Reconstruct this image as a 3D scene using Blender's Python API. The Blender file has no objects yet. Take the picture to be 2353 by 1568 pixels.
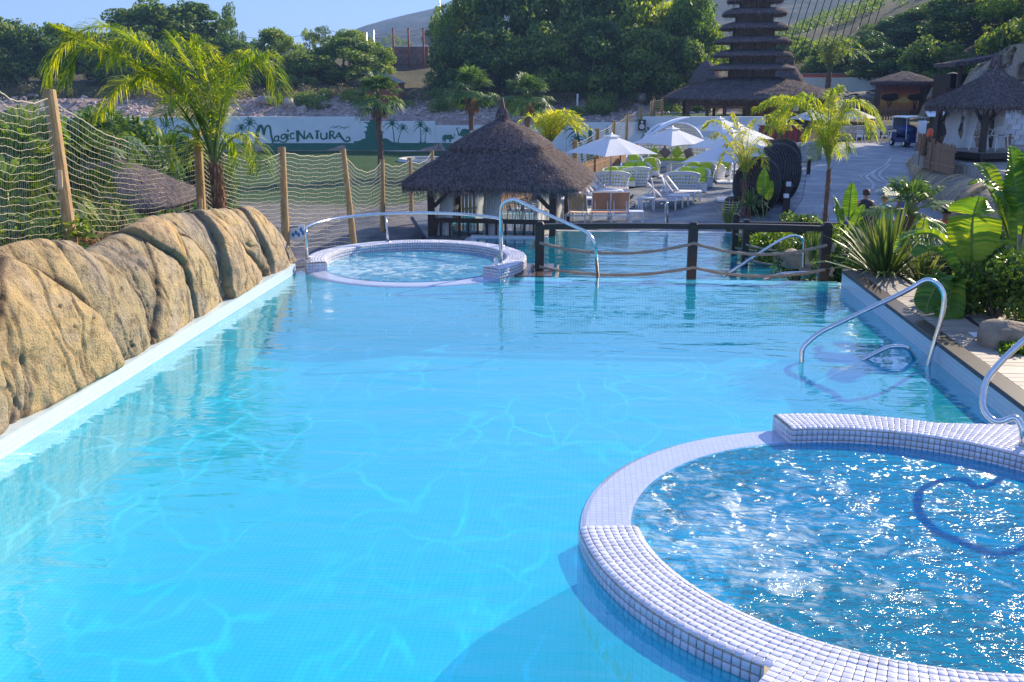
import bpy, math, random
import numpy as np
from mathutils import Vector, Matrix, Euler
S = bpy.context.scene
COL = S.collection
R_ = math.radians
# ---------------------------------------------------------------- camera, light, exposure
FPX = 35 / 36 * 1024
TH = math.atan(257 / FPX)
PSI = math.atan(83 * math.cos(TH) / FPX)
EYE = 3.0
FW = Vector((-math.sin(PSI) * math.cos(TH), math.cos(PSI) * math.cos(TH), -math.sin(TH)))
RT = Vector((math.cos(PSI), math.sin(PSI), 0))
UP = RT.cross(FW)
cam_d = bpy.data.cameras.new('camera')
cam = bpy.data.objects.new('camera', cam_d)
COL.objects.link(cam)
cam.location = (0, 0, EYE)
cam.rotation_euler = Matrix((RT, UP, -FW)).transposed().to_euler()
cam_d.lens = 35
cam_d.sensor_width = 36
cam_d.clip_end = 9000
cam_d.clip_start = 0.05
S.camera = cam
SUN_EL = 27.0
SUN_AZ = 39.0          # degrees from +Y towards +X
w = bpy.data.worlds.new('World')
S.world = w
w.use_nodes = True
wn = w.node_tree.nodes
sky = wn.new('ShaderNodeTexSky')
sky.sky_type = 'NISHITA'
sky.sun_disc = False
sky.sun_elevation = R_(SUN_EL)
sky.sun_rotation = R_(SUN_AZ)
sky.air_density = 1.0
sky.dust_density = 0.3
sky.ozone_density = 5.0
bg = wn['Background']
bg.inputs['Strength'].default_value = 0.15
gm = wn.new('ShaderNodeGamma'); gm.inputs[1].default_value = 0.58
tn = wn.new('ShaderNodeMix'); tn.data_type = 'RGBA'; tn.blend_type = 'MULTIPLY'; tn.inputs[0].default_value = 1.0
tn.inputs[7].default_value = (0.66, 0.80, 1.22, 1)
w.node_tree.links.new(sky.outputs[0], gm.inputs[0]); w.node_tree.links.new(gm.outputs[0], tn.inputs[6])
w.node_tree.links.new(tn.outputs[2], bg.inputs[0])
sd = bpy.data.lights.new('sun', 'SUN')
sd.energy = 4.1
sd.angle = R_(0.6)
sd.color = (1.0, 0.87, 0.66)
sun = bpy.data.objects.new('sun', sd)
COL.objects.link(sun)
sv = Vector((math.sin(R_(SUN_AZ)) * math.cos(R_(SUN_EL)), math.cos(R_(SUN_AZ)) * math.cos(R_(SUN_EL)), math.sin(R_(SUN_EL))))
sun.rotation_euler = sv.to_track_quat('Z', 'Y').to_euler()
S.view_settings.view_transform = 'Standard'
S.view_settings.look = 'None'
S.view_settings.gamma = 1.0
S.view_settings.exposure = 1.5
S.view_settings.use_curve_mapping = False
S.render.engine = 'CYCLES'
S.cycles.max_bounces = 8
S.cycles.transparent_max_bounces = 16
S.cycles.caustics_reflective = False
S.cycles.caustics_refractive = False

# ---------------------------------------------------------------- measuring helpers (photo sheet of 2353 x 1568)
SC = 1024 / 2353
def ray(x, y):
    return FW + RT * ((x * SC - 512) / FPX) - UP * ((y * SC - 341) / FPX)
def G(x, y, z=0.0):
    d = ray(x, y); d = d * ((z - EYE) / d.z)
    return Vector((d.x, d.y, z))
def V(x, y, Y):
    d = ray(x, y); d = d * (Y / d.y)
    return Vector((d.x, d.y, d.z + EYE))
def VF(x, y, D):
    d = ray(x, y) * D
    return Vector((d.x, d.y, d.z + EYE))

# ---------------------------------------------------------------- object helpers
def tag(o, label=None, cat=None, group=None, kind=None):
    if label: o['label'] = label
    if cat: o['category'] = cat
    if group: o['group'] = group
    if kind: o['kind'] = kind
    return o
def thing(name, label, cat, loc=(0, 0, 0), rz=0.0, group=None, sc=None):
    o = bpy.data.objects.new(name, None)
    o.empty_display_size = 0.1
    COL.objects.link(o)
    o.location = loc
    o.rotation_euler = (0, 0, rz)
    if sc: o.scale = sc if hasattr(sc, '__len__') else (sc, sc, sc)
    return tag(o, label, cat, group)
def kids(o):
    return KID.get(o.name, [])
KID = {}
def link(name, me, parent=None, m=None):
    o = bpy.data.objects.new(name, me)
    COL.objects.link(o)
    if m is not None and not me.materials:
        me.materials.append(m)
    if parent is not None:
        o.parent = parent
        KID.setdefault(parent.name, []).append(o)
    return o
def dup(root, loc, rz=0.0, label=None, group=None, sc=None, parent=None):
    r = root.copy()
    COL.objects.link(r)
    if parent is None:
        r.location = loc
        r.rotation_euler = (0, 0, rz)
        if sc: r.scale = sc if hasattr(sc, '__len__') else (sc, sc, sc)
        if label: r['label'] = label
        if group: r['group'] = group
    else:
        r.parent = parent
        KID.setdefault(parent.name, []).append(r)
    for ch in list(kids(root)):
        dup(ch, None, parent=r)
    return r
class MB:
    def __init__(s):
        s.v = []; s.f = []
    def add(s, vs, fs):
        b = len(s.v)
        s.v += [tuple(p) for p in vs]
        s.f += [tuple(b + i for i in f) for f in fs]
        return s
    def box(s, c, d, rz=0.0, tilt=None, M=None):
        hx, hy, hz = d[0] / 2, d[1] / 2, d[2] / 2
        if M is None:
            M = Euler(((tilt or 0.0) if not hasattr(tilt, '__len__') else tilt[0], 0.0 if not hasattr(tilt, '__len__') else tilt[1], rz)).to_matrix()
        c = Vector(c)
        vs = [c + M @ Vector((x, y, z)) for z in (-hz, hz) for x, y in ((-hx, -hy), (hx, -hy), (hx, hy), (-hx, hy))]
        return s.add(vs, [(3, 2, 1, 0), (4, 5, 6, 7), (0, 1, 5, 4), (1, 2, 6, 5), (2, 3, 7, 6), (3, 0, 4, 7)])
    def beam(s, a, b, wd, ht):
        a = Vector(a); b = Vector(b); d = (b - a)
        L = d.length; d.normalize()
        sd = d.cross(Vector((0, 0, 1)))
        if sd.length < 1e-4: sd = Vector((1, 0, 0))
        sd.normalize(); u = sd.cross(d)
        M = Matrix((d, -sd, u)).transposed()
        M = Matrix((d, u.cross(d), u)).transposed()
        return s.box((a + b) / 2, (L, wd, ht), M=M)
    def tube(s, pts, r, n=8, closed=False, caps=True):
        pts = [Vector(p) for p in pts]
        N = len(pts)
        rs = r if hasattr(r, '__len__') else [r] * N
        T = []
        for i in range(N):
            a = pts[(i - 1) % N] if (closed or i > 0) else pts[0]
            b = pts[(i + 1) % N] if (closed or i < N - 1) else pts[-1]
            t = b - a
            T.append(t.normalized() if t.length > 1e-9 else Vector((0, 0, 1)))
        ref = Vector((0, 0, 1)) if abs(T[0].z) < 0.9 else Vector((1, 0, 0))
        u = T[0].cross(ref).normalized()
        vs = []
        for i in range(N):
            u = (u - T[i] * u.dot(T[i]))
            u = u.normalized() if u.length > 1e-6 else T[i].orthogonal().normalized()
            v = T[i].cross(u)
            for k in range(n):
                a = 2 * math.pi * k / n
                vs.append(pts[i] + (u * math.cos(a) + v * math.sin(a)) * rs[i])
        fs = []
        for i in range(N if closed else N - 1):
            j = (i + 1) % N
            for k in range(n):
                fs.append((i * n + k, i * n + (k + 1) % n, j * n + (k + 1) % n, j * n + k))
        if caps and not closed:
            fs.append(tuple(range(n - 1, -1, -1)))
            fs.append(tuple((N - 1) * n + k for k in range(n)))
        return s.add(vs, fs)
    def lathe(s, prof, n=24, c=(0, 0, 0), a0=0.0, a1=2 * math.pi):
        full = abs(a1 - a0 - 2 * math.pi) < 1e-6
        m = n if full else n + 1
        vs = []
        for r, z in prof:
            for k in range(m):
                a = a0 + (a1 - a0) * k / n
                vs.append((c[0] + r * math.cos(a), c[1] + r * math.sin(a), c[2] + z))
        fs = []
        for i in range(len(prof) - 1):
            for k in range(n):
                k2 = (k + 1) % m
                fs.append((i * m + k, i * m + k2, (i + 1) * m + k2, (i + 1) * m + k))
        return s.add(vs, fs)
    def ell(s, c, r, n=12, m=8, M=None):
        vs = []; fs = []
        c = Vector(c)
        for i in range(m + 1):
            t = math.pi * i / m
            for k in range(n):
                a = 2 * math.pi * k / n
                p = Vector((r[0] * math.sin(t) * math.cos(a), r[1] * math.sin(t) * math.sin(a), r[2] * math.cos(t)))
                if M is not None: p = M @ p
                vs.append(c + p)
        for i in range(m):
            for k in range(n):
                fs.append((i * n + k, (i + 1) * n + k, (i + 1) * n + (k + 1) % n, i * n + (k + 1) % n))
        return s.add(vs, fs)
    def poly(s, pts, z0, z1):
        n = len(pts)
        vs = [(x, y, z0) for x, y in pts] + [(x, y, z1) for x, y in pts]
        return s.add(vs, [tuple(range(n))[::-1], tuple(range(n, 2 * n))] + [(i, (i + 1) % n, n + (i + 1) % n, n + i) for i in range(n)])
    def sheet(s, fn, nu, nv):
        vs = [fn(i / nu, j / nv) for j in range(nv + 1) for i in range(nu + 1)]
        fs = [(j * (nu + 1) + i, j * (nu + 1) + i + 1, (j + 1) * (nu + 1) + i + 1, (j + 1) * (nu + 1) + i) for j in range(nv) for i in range(nu)]
        return s.add(vs, fs)
    def mesh(s, name, smooth=False):
        me = bpy.data.meshes.new(name)
        me.from_pydata(s.v, [], s.f)
        if smooth:
            me.polygons.foreach_set('use_smooth', [True] * len(me.polygons))
        me.update()
        return me
    def build(s, name, m, parent=None, smooth=False, bevel=0, solid=0, sub=0):
        me = s.mesh(name, smooth)
        o = link(name, me, parent, m)
        if bevel:
            b = o.modifiers.new('bevel', 'BEVEL'); b.width = bevel; b.segments = 2; b.limit_method = 'ANGLE'
        if solid:
            b = o.modifiers.new('solid', 'SOLIDIFY'); b.thickness = solid; b.offset = 0
        if sub:
            b = o.modifiers.new('sub', 'SUBSURF'); b.levels = sub; b.render_levels = sub
        return o
def np_mesh(name, v, f, smooth=False):
    v = np.asarray(v, np.float32).reshape(-1, 3); f = np.asarray(f, np.int32)
    k = f.shape[1]
    me = bpy.data.meshes.new(name)
    me.vertices.add(len(v)); me.vertices.foreach_set('co', v.ravel())
    me.loops.add(f.size); me.loops.foreach_set('vertex_index', f.ravel())
    me.polygons.add(len(f)); me.polygons.foreach_set('loop_start', np.arange(0, f.size, k, dtype=np.int32))
    if smooth: me.polygons.foreach_set('use_smooth', np.ones(len(f), bool))
    me.update(calc_edges=True)
    me.validate()
    return me
def vnoise(p, seed=0):
    """value noise, p (...,3) -> 0..1"""
    p = np.asarray(p, float)
    i = np.floor(p).astype(np.int64); fr = p - i
    u = fr * fr * (3 - 2 * fr)
    def h(ix, iy, iz):
        n = (ix * 374761393 + iy * 668265263 + iz * 2147483647 + seed * 1274126177) & 0xffffffff
        n = ((n ^ (n >> 13)) * 1274126177) & 0xffffffff
        n = (n ^ (n >> 16)) & 0xffff
        return n / 65535.0
    x, y, z = i[..., 0], i[..., 1], i[..., 2]
    r = 0
    for dx in (0, 1):
        wx = u[..., 0] if dx else 1 - u[..., 0]
        for dy in (0, 1):
            wy = u[..., 1] if dy else 1 - u[..., 1]
            for dz in (0, 1):
                wz = u[..., 2] if dz else 1 - u[..., 2]
                r = r + h(x + dx, y + dy, z + dz) * wx * wy * wz
    return r
def fbm(p, o=4, seed=0):
    p = np.asarray(p, float); r = 0; a = 0.5; t = 0
    for k in range(o):
        r = r + a * vnoise(p * 2 ** k, seed + k); t += a; a *= 0.5
    return r / t

# ---------------------------------------------------------------- materials
MATS = {}
def nm(name):
    m = bpy.data.materials.new(name); m.use_nodes = True
    MATS[name] = m
    nt = m.node_tree
    return m, nt, nt.nodes, nt.links, nt.nodes['Principled BSDF']
def ramp(N, L, src, stops):
    r = N.new('ShaderNodeValToRGB')
    e = r.color_ramp.elements
    while len(e) > 1: e.remove(e[0])
    e[0].position = stops[0][0]; e[0].color = (*stops[0][1], 1)
    for p, c in stops[1:]:
        x = e.new(p); x.color = (*c, 1)
    L.new(src, r.inputs[0])
    return r
def bumpn(N, L, h, st, dist, prev=None):
    b = N.new('ShaderNodeBump'); b.inputs['Strength'].default_value = st; b.inputs['Distance'].default_value = dist
    L.new(h, b.inputs['Height'])
    if prev is not None: L.new(prev, b.inputs['Normal'])
    return b
def simple(name, c1, c2=None, rough=0.6, scale=6.0, stretch=(1, 1, 1), bump=0.0, bscale=None, bdist=0.01, metal=0.0, trans=0.0, spec=0.5, detail=5, coord='Object', island=0.0):
    m, nt, N, L, P = nm(name)
    c2 = c2 or tuple(x * 0.75 for x in c1)
    tc = N.new('ShaderNodeTexCoord'); mp = N.new('ShaderNodeMapping')
    mp.inputs['Scale'].default_value = stretch
    L.new(tc.outputs[coord], mp.inputs[0])
    n = N.new('ShaderNodeTexNoise'); n.inputs['Scale'].default_value = scale; n.inputs['Detail'].default_value = detail
    L.new(mp.outputs[0], n.inputs[0])
    r = ramp(N, L, n.outputs[0], [(0.33, c2), (0.67, c1)])
    out = r.outputs[0]
    if island:
        g = N.new('ShaderNodeNewGeometry'); oi = N.new('ShaderNodeObjectInfo')
        ad = N.new('ShaderNodeMath'); ad.operation = 'ADD'
        L.new(g.outputs['Random Per Island'], ad.inputs[0]); L.new(oi.outputs['Random'], ad.inputs[1])
        fr = N.new('ShaderNodeMath'); fr.operation = 'FRACT'; L.new(ad.outputs[0], fr.inputs[0])
        mr = N.new('ShaderNodeMapRange'); mr.inputs[3].default_value = 1 - island; mr.inputs[4].default_value = 1 + island
        L.new(fr.outputs[0], mr.inputs[0])
        hs = N.new('ShaderNodeHueSaturation'); L.new(mr.outputs[0], hs.inputs['Value']); L.new(out, hs.inputs['Color'])
        out = hs.outputs[0]
    L.new(out, P.inputs['Base Color'])
    P.inputs['Roughness'].default_value = rough
    P.inputs['Metallic'].default_value = metal
    P.inputs['Specular IOR Level'].default_value = spec
    if bump:
        b2 = N.new('ShaderNodeTexNoise'); b2.inputs['Scale'].default_value = bscale or scale * 4; b2.inputs['Detail'].default_value = 6
        L.new(mp.outputs[0], b2.inputs[0])
        b = bumpn(N, L, b2.outputs[0], bump, bdist)
        L.new(b.outputs[0], P.inputs['Normal'])
    if trans:
        t = N.new('ShaderNodeBsdfTranslucent'); mx = N.new('ShaderNodeMixShader'); mx.inputs[0].default_value = trans
        L.new(out, t.inputs[0]); L.new(P.outputs[0], mx.inputs[1]); L.new(t.outputs[0], mx.inputs[2])
        L.new(mx.outputs[0], N['Material Output'].inputs[0])
    return m
def foliage(name, dark, mid, light, trans=0.4, scale=0.5, tcol=None, rough=0.55):
    m, nt, N, L, P = nm(name)
    tc = N.new('ShaderNodeTexCoord'); n = N.new('ShaderNodeTexNoise'); n.inputs['Scale'].default_value = scale; n.inputs['Detail'].default_value = 3
    L.new(tc.outputs['Object'], n.inputs[0])
    g = N.new('ShaderNodeNewGeometry'); oi = N.new('ShaderNodeObjectInfo')
    mr = N.new('ShaderNodeMath'); mr.operation = 'MULTIPLY_ADD'; mr.inputs[1].default_value = 0.45
    L.new(g.outputs['Random Per Island'], mr.inputs[0]); L.new(n.outputs[0], mr.inputs[2])
    m2 = N.new('ShaderNodeMath'); m2.operation = 'MULTIPLY_ADD'; m2.inputs[1].default_value = 0.22
    L.new(oi.outputs['Random'], m2.inputs[0]); L.new(mr.outputs[0], m2.inputs[2])
    r = ramp(N, L, m2.outputs[0], [(0.45, dark), (0.8, mid), (1.12 if False else 1.0, light)])
    L.new(r.outputs[0], P.inputs['Base Color'])
    P.inputs['Roughness'].default_value = rough
    P.inputs['Specular IOR Level'].default_value = 0.35
    t = N.new('ShaderNodeBsdfTranslucent'); mx = N.new('ShaderNodeMixShader'); mx.inputs[0].default_value = trans
    mc = N.new('ShaderNodeMix'); mc.data_type = 'RGBA'; mc.blend_type = 'MULTIPLY'; mc.inputs[0].default_value = 1.0
    L.new(r.outputs[0], mc.inputs[6]); mc.inputs[7].default_value = (*(tcol or (1.5, 1.5, 0.7)), 1)
    L.new(mc.outputs[2], t.inputs[0]); L.new(P.outputs[0], mx.inputs[1]); L.new(t.outputs[0], mx.inputs[2])
    L.new(mx.outputs[0], N['Material Output'].inputs[0])
    return m
def tilemat(name, c1, c2, mortar, size, msize, planes='xy', rough=0.25, dirt=0.15, offset=0.0, spec=0.5, bump=0.3):
    """square mosaic through a brick texture laid on the dominant plane of the object"""
    m, nt, N, L, P = nm(name)
    tc = N.new('ShaderNodeTexCoord')
    sp = N.new('ShaderNodeSeparateXYZ'); L.new(tc.outputs['Object'], sp.inputs[0])
    cb = N.new('ShaderNodeCombineXYZ')
    ix = {'x': 0, 'y': 1, 'z': 2}
    L.new(sp.outputs[ix[planes[0]]], cb.inputs[0]); L.new(sp.outputs[ix[planes[1]]], cb.inputs[1])
    b = N.new('ShaderNodeTexBrick'); b.offset = offset; b.squash = 1
    b.inputs['Scale'].default_value = 1.0; b.inputs['Brick Width'].default_value = size; b.inputs['Row Height'].default_value = size
    b.inputs['Mortar Size'].default_value = msize; b.inputs['Mortar Smooth'].default_value = 0.3
    b.inputs['Color1'].default_value = (*c1, 1); b.inputs['Color2'].default_value = (*c2, 1); b.inputs['Mortar'].default_value = (*mortar, 1)
    L.new(cb.outputs[0], b.inputs[0])
    n = N.new('ShaderNodeTexNoise'); n.inputs['Scale'].default_value = 1.7; n.inputs['Detail'].default_value = 4; L.new(tc.outputs['Object'], n.inputs[0])
    mx = N.new('ShaderNodeMix'); mx.data_type = 'RGBA'; mx.blend_type = 'MULTIPLY'; mx.inputs[0].default_value = dirt
    L.new(b.outputs[0], mx.inputs[6]); L.new(n.outputs[0], mx.inputs[7])
    L.new(mx.outputs[2], P.inputs['Base Color'])
    P.inputs['Roughness'].default_value = rough
    P.inputs['Specular IOR Level'].default_value = spec
    iv = N.new('ShaderNodeMath'); iv.operation = 'SUBTRACT'; iv.inputs[0].default_value = 1.0; L.new(b.outputs['Fac'], iv.inputs[1])
    bb = bumpn(N, L, iv.outputs[0], bump, 0.004); L.new(bb.outputs[0], P.inputs['Normal'])
    return m
def water(name, tint, wave, foam=None, milk=None, gr_=0.03, caus_tint=None, pw_=2.9):
    """surface sheet: fresnel mirror over clear tinted water"""
    m, nt, N, L, P = nm(name)
    N.remove(P)
    tc = N.new('ShaderNodeTexCoord')
    prev = None
    for kind, sc, stretch, rot, st, dist in wave:
        mp = N.new('ShaderNodeMapping'); mp.inputs['Scale'].default_value = stretch; mp.inputs['Rotation'].default_value = (0, 0, R_(rot))
        L.new(tc.outputs['Object'], mp.inputs[0])
        n = N.new('ShaderNodeTexNoise'); n.inputs['Scale'].default_value = sc; n.inputs['Detail'].default_value = 2.5 if kind == 'n' else 1.0
        n.inputs['Distortion'].default_value = 0.6
        L.new(mp.outputs[0], n.inputs[0])
        b = bumpn(N, L, n.outputs[0], st, dist, prev.outputs[0] if prev else None)
        prev = b
    gi = N.new('ShaderNodeNewGeometry')
    dt = N.new('ShaderNodeVectorMath'); dt.operation = 'DOT_PRODUCT'; L.new(gi.outputs['Incoming'], dt.inputs[0]); L.new(prev.outputs[0], dt.inputs[1])
    ab = N.new('ShaderNodeMath'); ab.operation = 'ABSOLUTE'; L.new(dt.outputs['Value'], ab.inputs[0])
    om = N.new('ShaderNodeMath'); om.operation = 'SUBTRACT'; om.inputs[0].default_value = 1.0; om.use_clamp = True; L.new(ab.outputs[0], om.inputs[1])
    pw = N.new('ShaderNodeMath'); pw.operation = 'POWER'; pw.inputs[1].default_value = pw_; L.new(om.outputs[0], pw.inputs[0])
    fr = N.new('ShaderNodeMath'); fr.operation = 'MULTIPLY_ADD'; fr.inputs[1].default_value = 0.98; fr.inputs[2].default_value = 0.02; L.new(pw.outputs[0], fr.inputs[0])
    tr = N.new('ShaderNodeBsdfTransparent'); tr.inputs[0].default_value = (*tint, 1)
    if caus_tint:  # caustic light lines drawn as a cell pattern in the transparent tint
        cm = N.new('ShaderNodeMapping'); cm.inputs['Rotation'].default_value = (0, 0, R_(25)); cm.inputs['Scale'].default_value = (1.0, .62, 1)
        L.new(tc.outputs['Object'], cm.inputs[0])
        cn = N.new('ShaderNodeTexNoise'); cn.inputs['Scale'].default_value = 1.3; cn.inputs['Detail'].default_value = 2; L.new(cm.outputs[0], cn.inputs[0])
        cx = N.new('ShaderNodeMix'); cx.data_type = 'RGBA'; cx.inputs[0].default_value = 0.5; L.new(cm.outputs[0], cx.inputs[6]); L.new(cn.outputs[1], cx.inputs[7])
        cv = N.new('ShaderNodeTexVoronoi'); cv.feature = 'DISTANCE_TO_EDGE'; cv.inputs['Scale'].default_value = caus_tint[0]; L.new(cx.outputs[2], cv.inputs[0])
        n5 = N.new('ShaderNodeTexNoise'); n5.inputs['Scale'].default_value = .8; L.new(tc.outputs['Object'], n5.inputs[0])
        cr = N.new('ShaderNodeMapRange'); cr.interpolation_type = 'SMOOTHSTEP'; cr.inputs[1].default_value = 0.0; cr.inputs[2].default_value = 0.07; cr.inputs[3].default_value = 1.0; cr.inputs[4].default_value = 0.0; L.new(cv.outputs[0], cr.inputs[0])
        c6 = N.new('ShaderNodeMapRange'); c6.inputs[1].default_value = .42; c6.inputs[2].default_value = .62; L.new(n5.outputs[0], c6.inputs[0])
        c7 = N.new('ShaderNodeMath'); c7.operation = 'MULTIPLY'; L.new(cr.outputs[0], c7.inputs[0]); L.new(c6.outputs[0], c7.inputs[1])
        c8 = N.new('ShaderNodeMix'); c8.data_type = 'RGBA'; L.new(c7.outputs[0], c8.inputs[0]); c8.inputs[6].default_value = (*tint, 1); c8.inputs[7].default_value = (*[t * caus_tint[1] for t in tint], 1)
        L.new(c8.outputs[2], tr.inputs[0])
    if milk:
        dm = N.new('ShaderNodeBsdfDiffuse'); dm.inputs[0].default_value = (*milk[1], 1)
        mk = N.new('ShaderNodeMixShader'); mk.inputs[0].default_value = milk[0]
        L.new(tr.outputs[0], mk.inputs[1]); L.new(dm.outputs[0], mk.inputs[2]); tr = mk
    gl = N.new('ShaderNodeBsdfGlossy'); gl.inputs['Roughness'].default_value = gr_; L.new(prev.outputs[0], gl.inputs['Normal'])
    mx = N.new('ShaderNodeMixShader'); L.new(fr.outputs[0], mx.inputs[0]); L.new(tr.outputs[0], mx.inputs[1]); L.new(gl.outputs[0], mx.inputs[2])
    out = mx.outputs[0]
    if foam:
        amt, fs, cen, rad = foam
        mp = N.new('ShaderNodeMapping'); mp.inputs['Location'].default_value = (-cen[0], -cen[1], 0); L.new(tc.outputs['Object'], mp.inputs[0])
        gr = N.new('ShaderNodeTexNoise'); gr.inputs['Scale'].default_value = fs; gr.inputs['Detail'].default_value = 7; gr.inputs['Roughness'].default_value = 0.65; gr.inputs['Distortion'].default_value = 1.2
        L.new(tc.outputs['Object'], gr.inputs[0])
        ln = N.new('ShaderNodeVectorMath'); ln.operation = 'LENGTH'; L.new(mp.outputs[0], ln.inputs[0])
        m1 = N.new('ShaderNodeMapRange'); m1.inputs[1].default_value = rad; m1.inputs[2].default_value = 0; m1.inputs[3].default_value = -0.12; m1.inputs[4].default_value = 0.10
        L.new(ln.outputs['Value'], m1.inputs[0])
        ad = N.new('ShaderNodeMath'); ad.operation = 'ADD'; L.new(gr.outputs[0], ad.inputs[0]); L.new(m1.outputs[0], ad.inputs[1])
        m2 = N.new('ShaderNodeMapRange'); m2.inputs[1].default_value = 0.47; m2.inputs[2].default_value = 0.72; m2.inputs[3].default_value = 0.0; m2.inputs[4].default_value = amt
        L.new(ad.outputs[0], m2.inputs[0])
        df = N.new('ShaderNodeBsdfDiffuse'); df.inputs[0].default_value = (0.75, 0.86, 0.9, 1); L.new(prev.outputs[0], df.inputs['Normal'])
        m3 = N.new('ShaderNodeMixShader'); L.new(m2.outputs[0], m3.inputs[0]); L.new(out, m3.inputs[1]); L.new(df.outputs[0], m3.inputs[2])
        out = m3.outputs[0]
    L.new(out, N['Material Output'].inputs[0])
    return m

M = {}
M['pool_floor'] = tilemat('pool_floor_mosaic', (0.13, 0.72, 0.90), (0.11, 0.68, 0.88), (0.07, 0.55, 0.76), 0.05, 0.004, 'xy', dirt=0.25)
M['pool_wall_x'] = tilemat('pool_wall_mosaic_side', (0.66, 0.76, 0.80), (0.60, 0.72, 0.78), (0.5, 0.6, 0.64), 0.05, 0.004, 'yz')
M['pool_wall_y'] = tilemat('pool_wall_mosaic_end', (0.30, 0.68, 0.82), (0.26, 0.64, 0.8), (0.1, 0.4, 0.55), 0.05, 0.004, 'xz')
M['wet_tile'] = tilemat('wet_white_mosaic', (0.50, 0.54, 0.68), (0.45, 0.49, 0.64), (0.38, 0.42, 0.54), 0.045, 0.004, 'xy', dirt=0.1, rough=0.06, bump=.1)
M['white_tile_xy'] = tilemat('white_mosaic_flat', (0.80, 0.80, 0.80), (0.72, 0.73, 0.76), (0.45, 0.42, 0.38), 0.045, 0.004, 'xy', dirt=0.2)
M['white_tile_yz'] = tilemat('white_mosaic_side', (0.82, 0.80, 0.76), (0.74, 0.73, 0.72), (0.5, 0.42, 0.33), 0.045, 0.004, 'yz', dirt=0.3)
M['white_tile_xz'] = tilemat('white_mosaic_end', (0.80, 0.80, 0.80), (0.72, 0.73, 0.76), (0.45, 0.42, 0.38), 0.045, 0.004, 'xz', dirt=0.2)
M['tile'] = simple('white_glazed_tile', (0.70, 0.69, 0.76), (0.58, 0.57, 0.65), rough=0.18, scale=3, island=0.10, bump=0.25, bscale=25, bdist=0.004)
M['grout'] = simple('stained_grout', (0.50, 0.40, 0.26), (0.34, 0.25, 0.15), rough=0.9, scale=9, bump=0.4)
M['dark_tile'] = simple('dark_blue_tile', (0.02, 0.06, 0.14), rough=0.3)
M['ledge'] = tilemat('ledge_mosaic', (0.10, 0.38, 0.62), (0.08, 0.34, 0.58), (0.04, 0.2, 0.36), 0.05, 0.004, 'xy')
M['steel'] = simple('brushed_steel', (0.72, 0.72, 0.72), (0.62, 0.62, 0.62), rough=0.16, metal=1.0, scale=20)
M['wood_dark'] = simple('dark_stained_wood', (0.030, 0.016, 0.012), (0.014, 0.008, 0.007), rough=0.45, scale=4, stretch=(1, 1, 8), bump=0.4, bscale=18)
M['wood_dark_x'] = simple('dark_stained_rail', (0.030, 0.016, 0.012), (0.014, 0.008, 0.007), rough=0.4, scale=4, stretch=(0.6, 8, 8), bump=0.4, bscale=18)
M['deck'] = simple('weathered_deck_board', (0.36, 0.30, 0.25), (0.22, 0.18, 0.15), rough=0.55, scale=5, stretch=(1, 14, 1), bump=0.4, bscale=12, island=0.22)
M['deck_wet'] = simple('wet_deck_board', (0.14, 0.09, 0.07), (0.08, 0.05, 0.04), rough=0.25, scale=4, stretch=(8, 1, 1), bump=0.2, island=0.3)
M['trim'] = simple('brown_wood_edging', (0.045, 0.026, 0.025), (0.03, 0.018, 0.018), rough=0.4, scale=8)
M['post'] = simple('pressure_treated_pine', (0.46, 0.28, 0.11), (0.30, 0.17, 0.06), rough=0.7, scale=3, stretch=(6, 6, 0.6), bump=0.5, bscale=10, bdist=0.01)
M['picket'] = simple('picket_wood', (0.34, 0.19, 0.10), (0.22, 0.12, 0.06), rough=0.7, scale=3, stretch=(6, 6, 0.6), island=0.2)
M['net'] = simple('cream_net_cord', (0.62, 0.56, 0.40), (0.5, 0.44, 0.30), rough=0.8)
M['rope'] = simple('grey_hemp_rope', (0.42, 0.35, 0.28), (0.26, 0.21, 0.17), rough=0.9, scale=60, bump=0.6, bscale=120)
M['thatch'] = simple('heather_thatch', (0.23, 0.18, 0.175), (0.06, 0.048, 0.055), rough=0.95, scale=9, stretch=(1, 1, 0.45), bump=1.0, bscale=26, bdist=0.05, spec=0.1, detail=8)
M['thatch_twig'] = simple('heather_twigs', (0.28, 0.215, 0.20), (0.06, 0.048, 0.052), rough=0.9, scale=14, island=0.45, spec=0.1)
M['curtain'] = simple('white_voile', (0.86, 0.85, 0.84), (0.8, 0.79, 0.78), rough=0.9, trans=0.35, scale=2)
M['umbrella'] = simple('white_umbrella_canvas', (0.84, 0.85, 0.88), (0.8, 0.81, 0.85), rough=0.8, trans=0.3, scale=2)
M['pole'] = simple('grey_aluminium', (0.5, 0.5, 0.52), (0.42, 0.42, 0.44), rough=0.35, metal=0.7)
M['white_metal'] = simple('white_lacquer', (0.82, 0.83, 0.85), (0.74, 0.75, 0.78), rough=0.35)
M['taupe'] = simple('taupe_sling', (0.30, 0.24, 0.24), (0.25, 0.20, 0.20), rough=0.8)
M['white_sling'] = simple('white_sling', (0.72, 0.72, 0.76), (0.62, 0.62, 0.66), rough=0.8)
M['orange_sling'] = simple('apricot_sling', (0.62, 0.30, 0.17), (0.55, 0.26, 0.15), rough=0.8)
M['beige_sling'] = simple('beige_sling', (0.74, 0.56, 0.36), (0.66, 0.48, 0.30), rough=0.8)
M['wicker_white'] = simple('white_wicker', (0.82, 0.82, 0.84), (0.62, 0.63, 0.67), rough=0.5, scale=40, bump=0.5, bscale=60)
M['wicker_black'] = simple('black_wicker', (0.035, 0.024, 0.018), (0.010, 0.008, 0.007), rough=0.45, scale=30, spec=0.5)
M['lime'] = simple('lime_cushion', (0.46, 0.60, 0.03), (0.38, 0.52, 0.02), rough=0.8, scale=3, bump=0.3, bscale=4, bdist=0.04)
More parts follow.
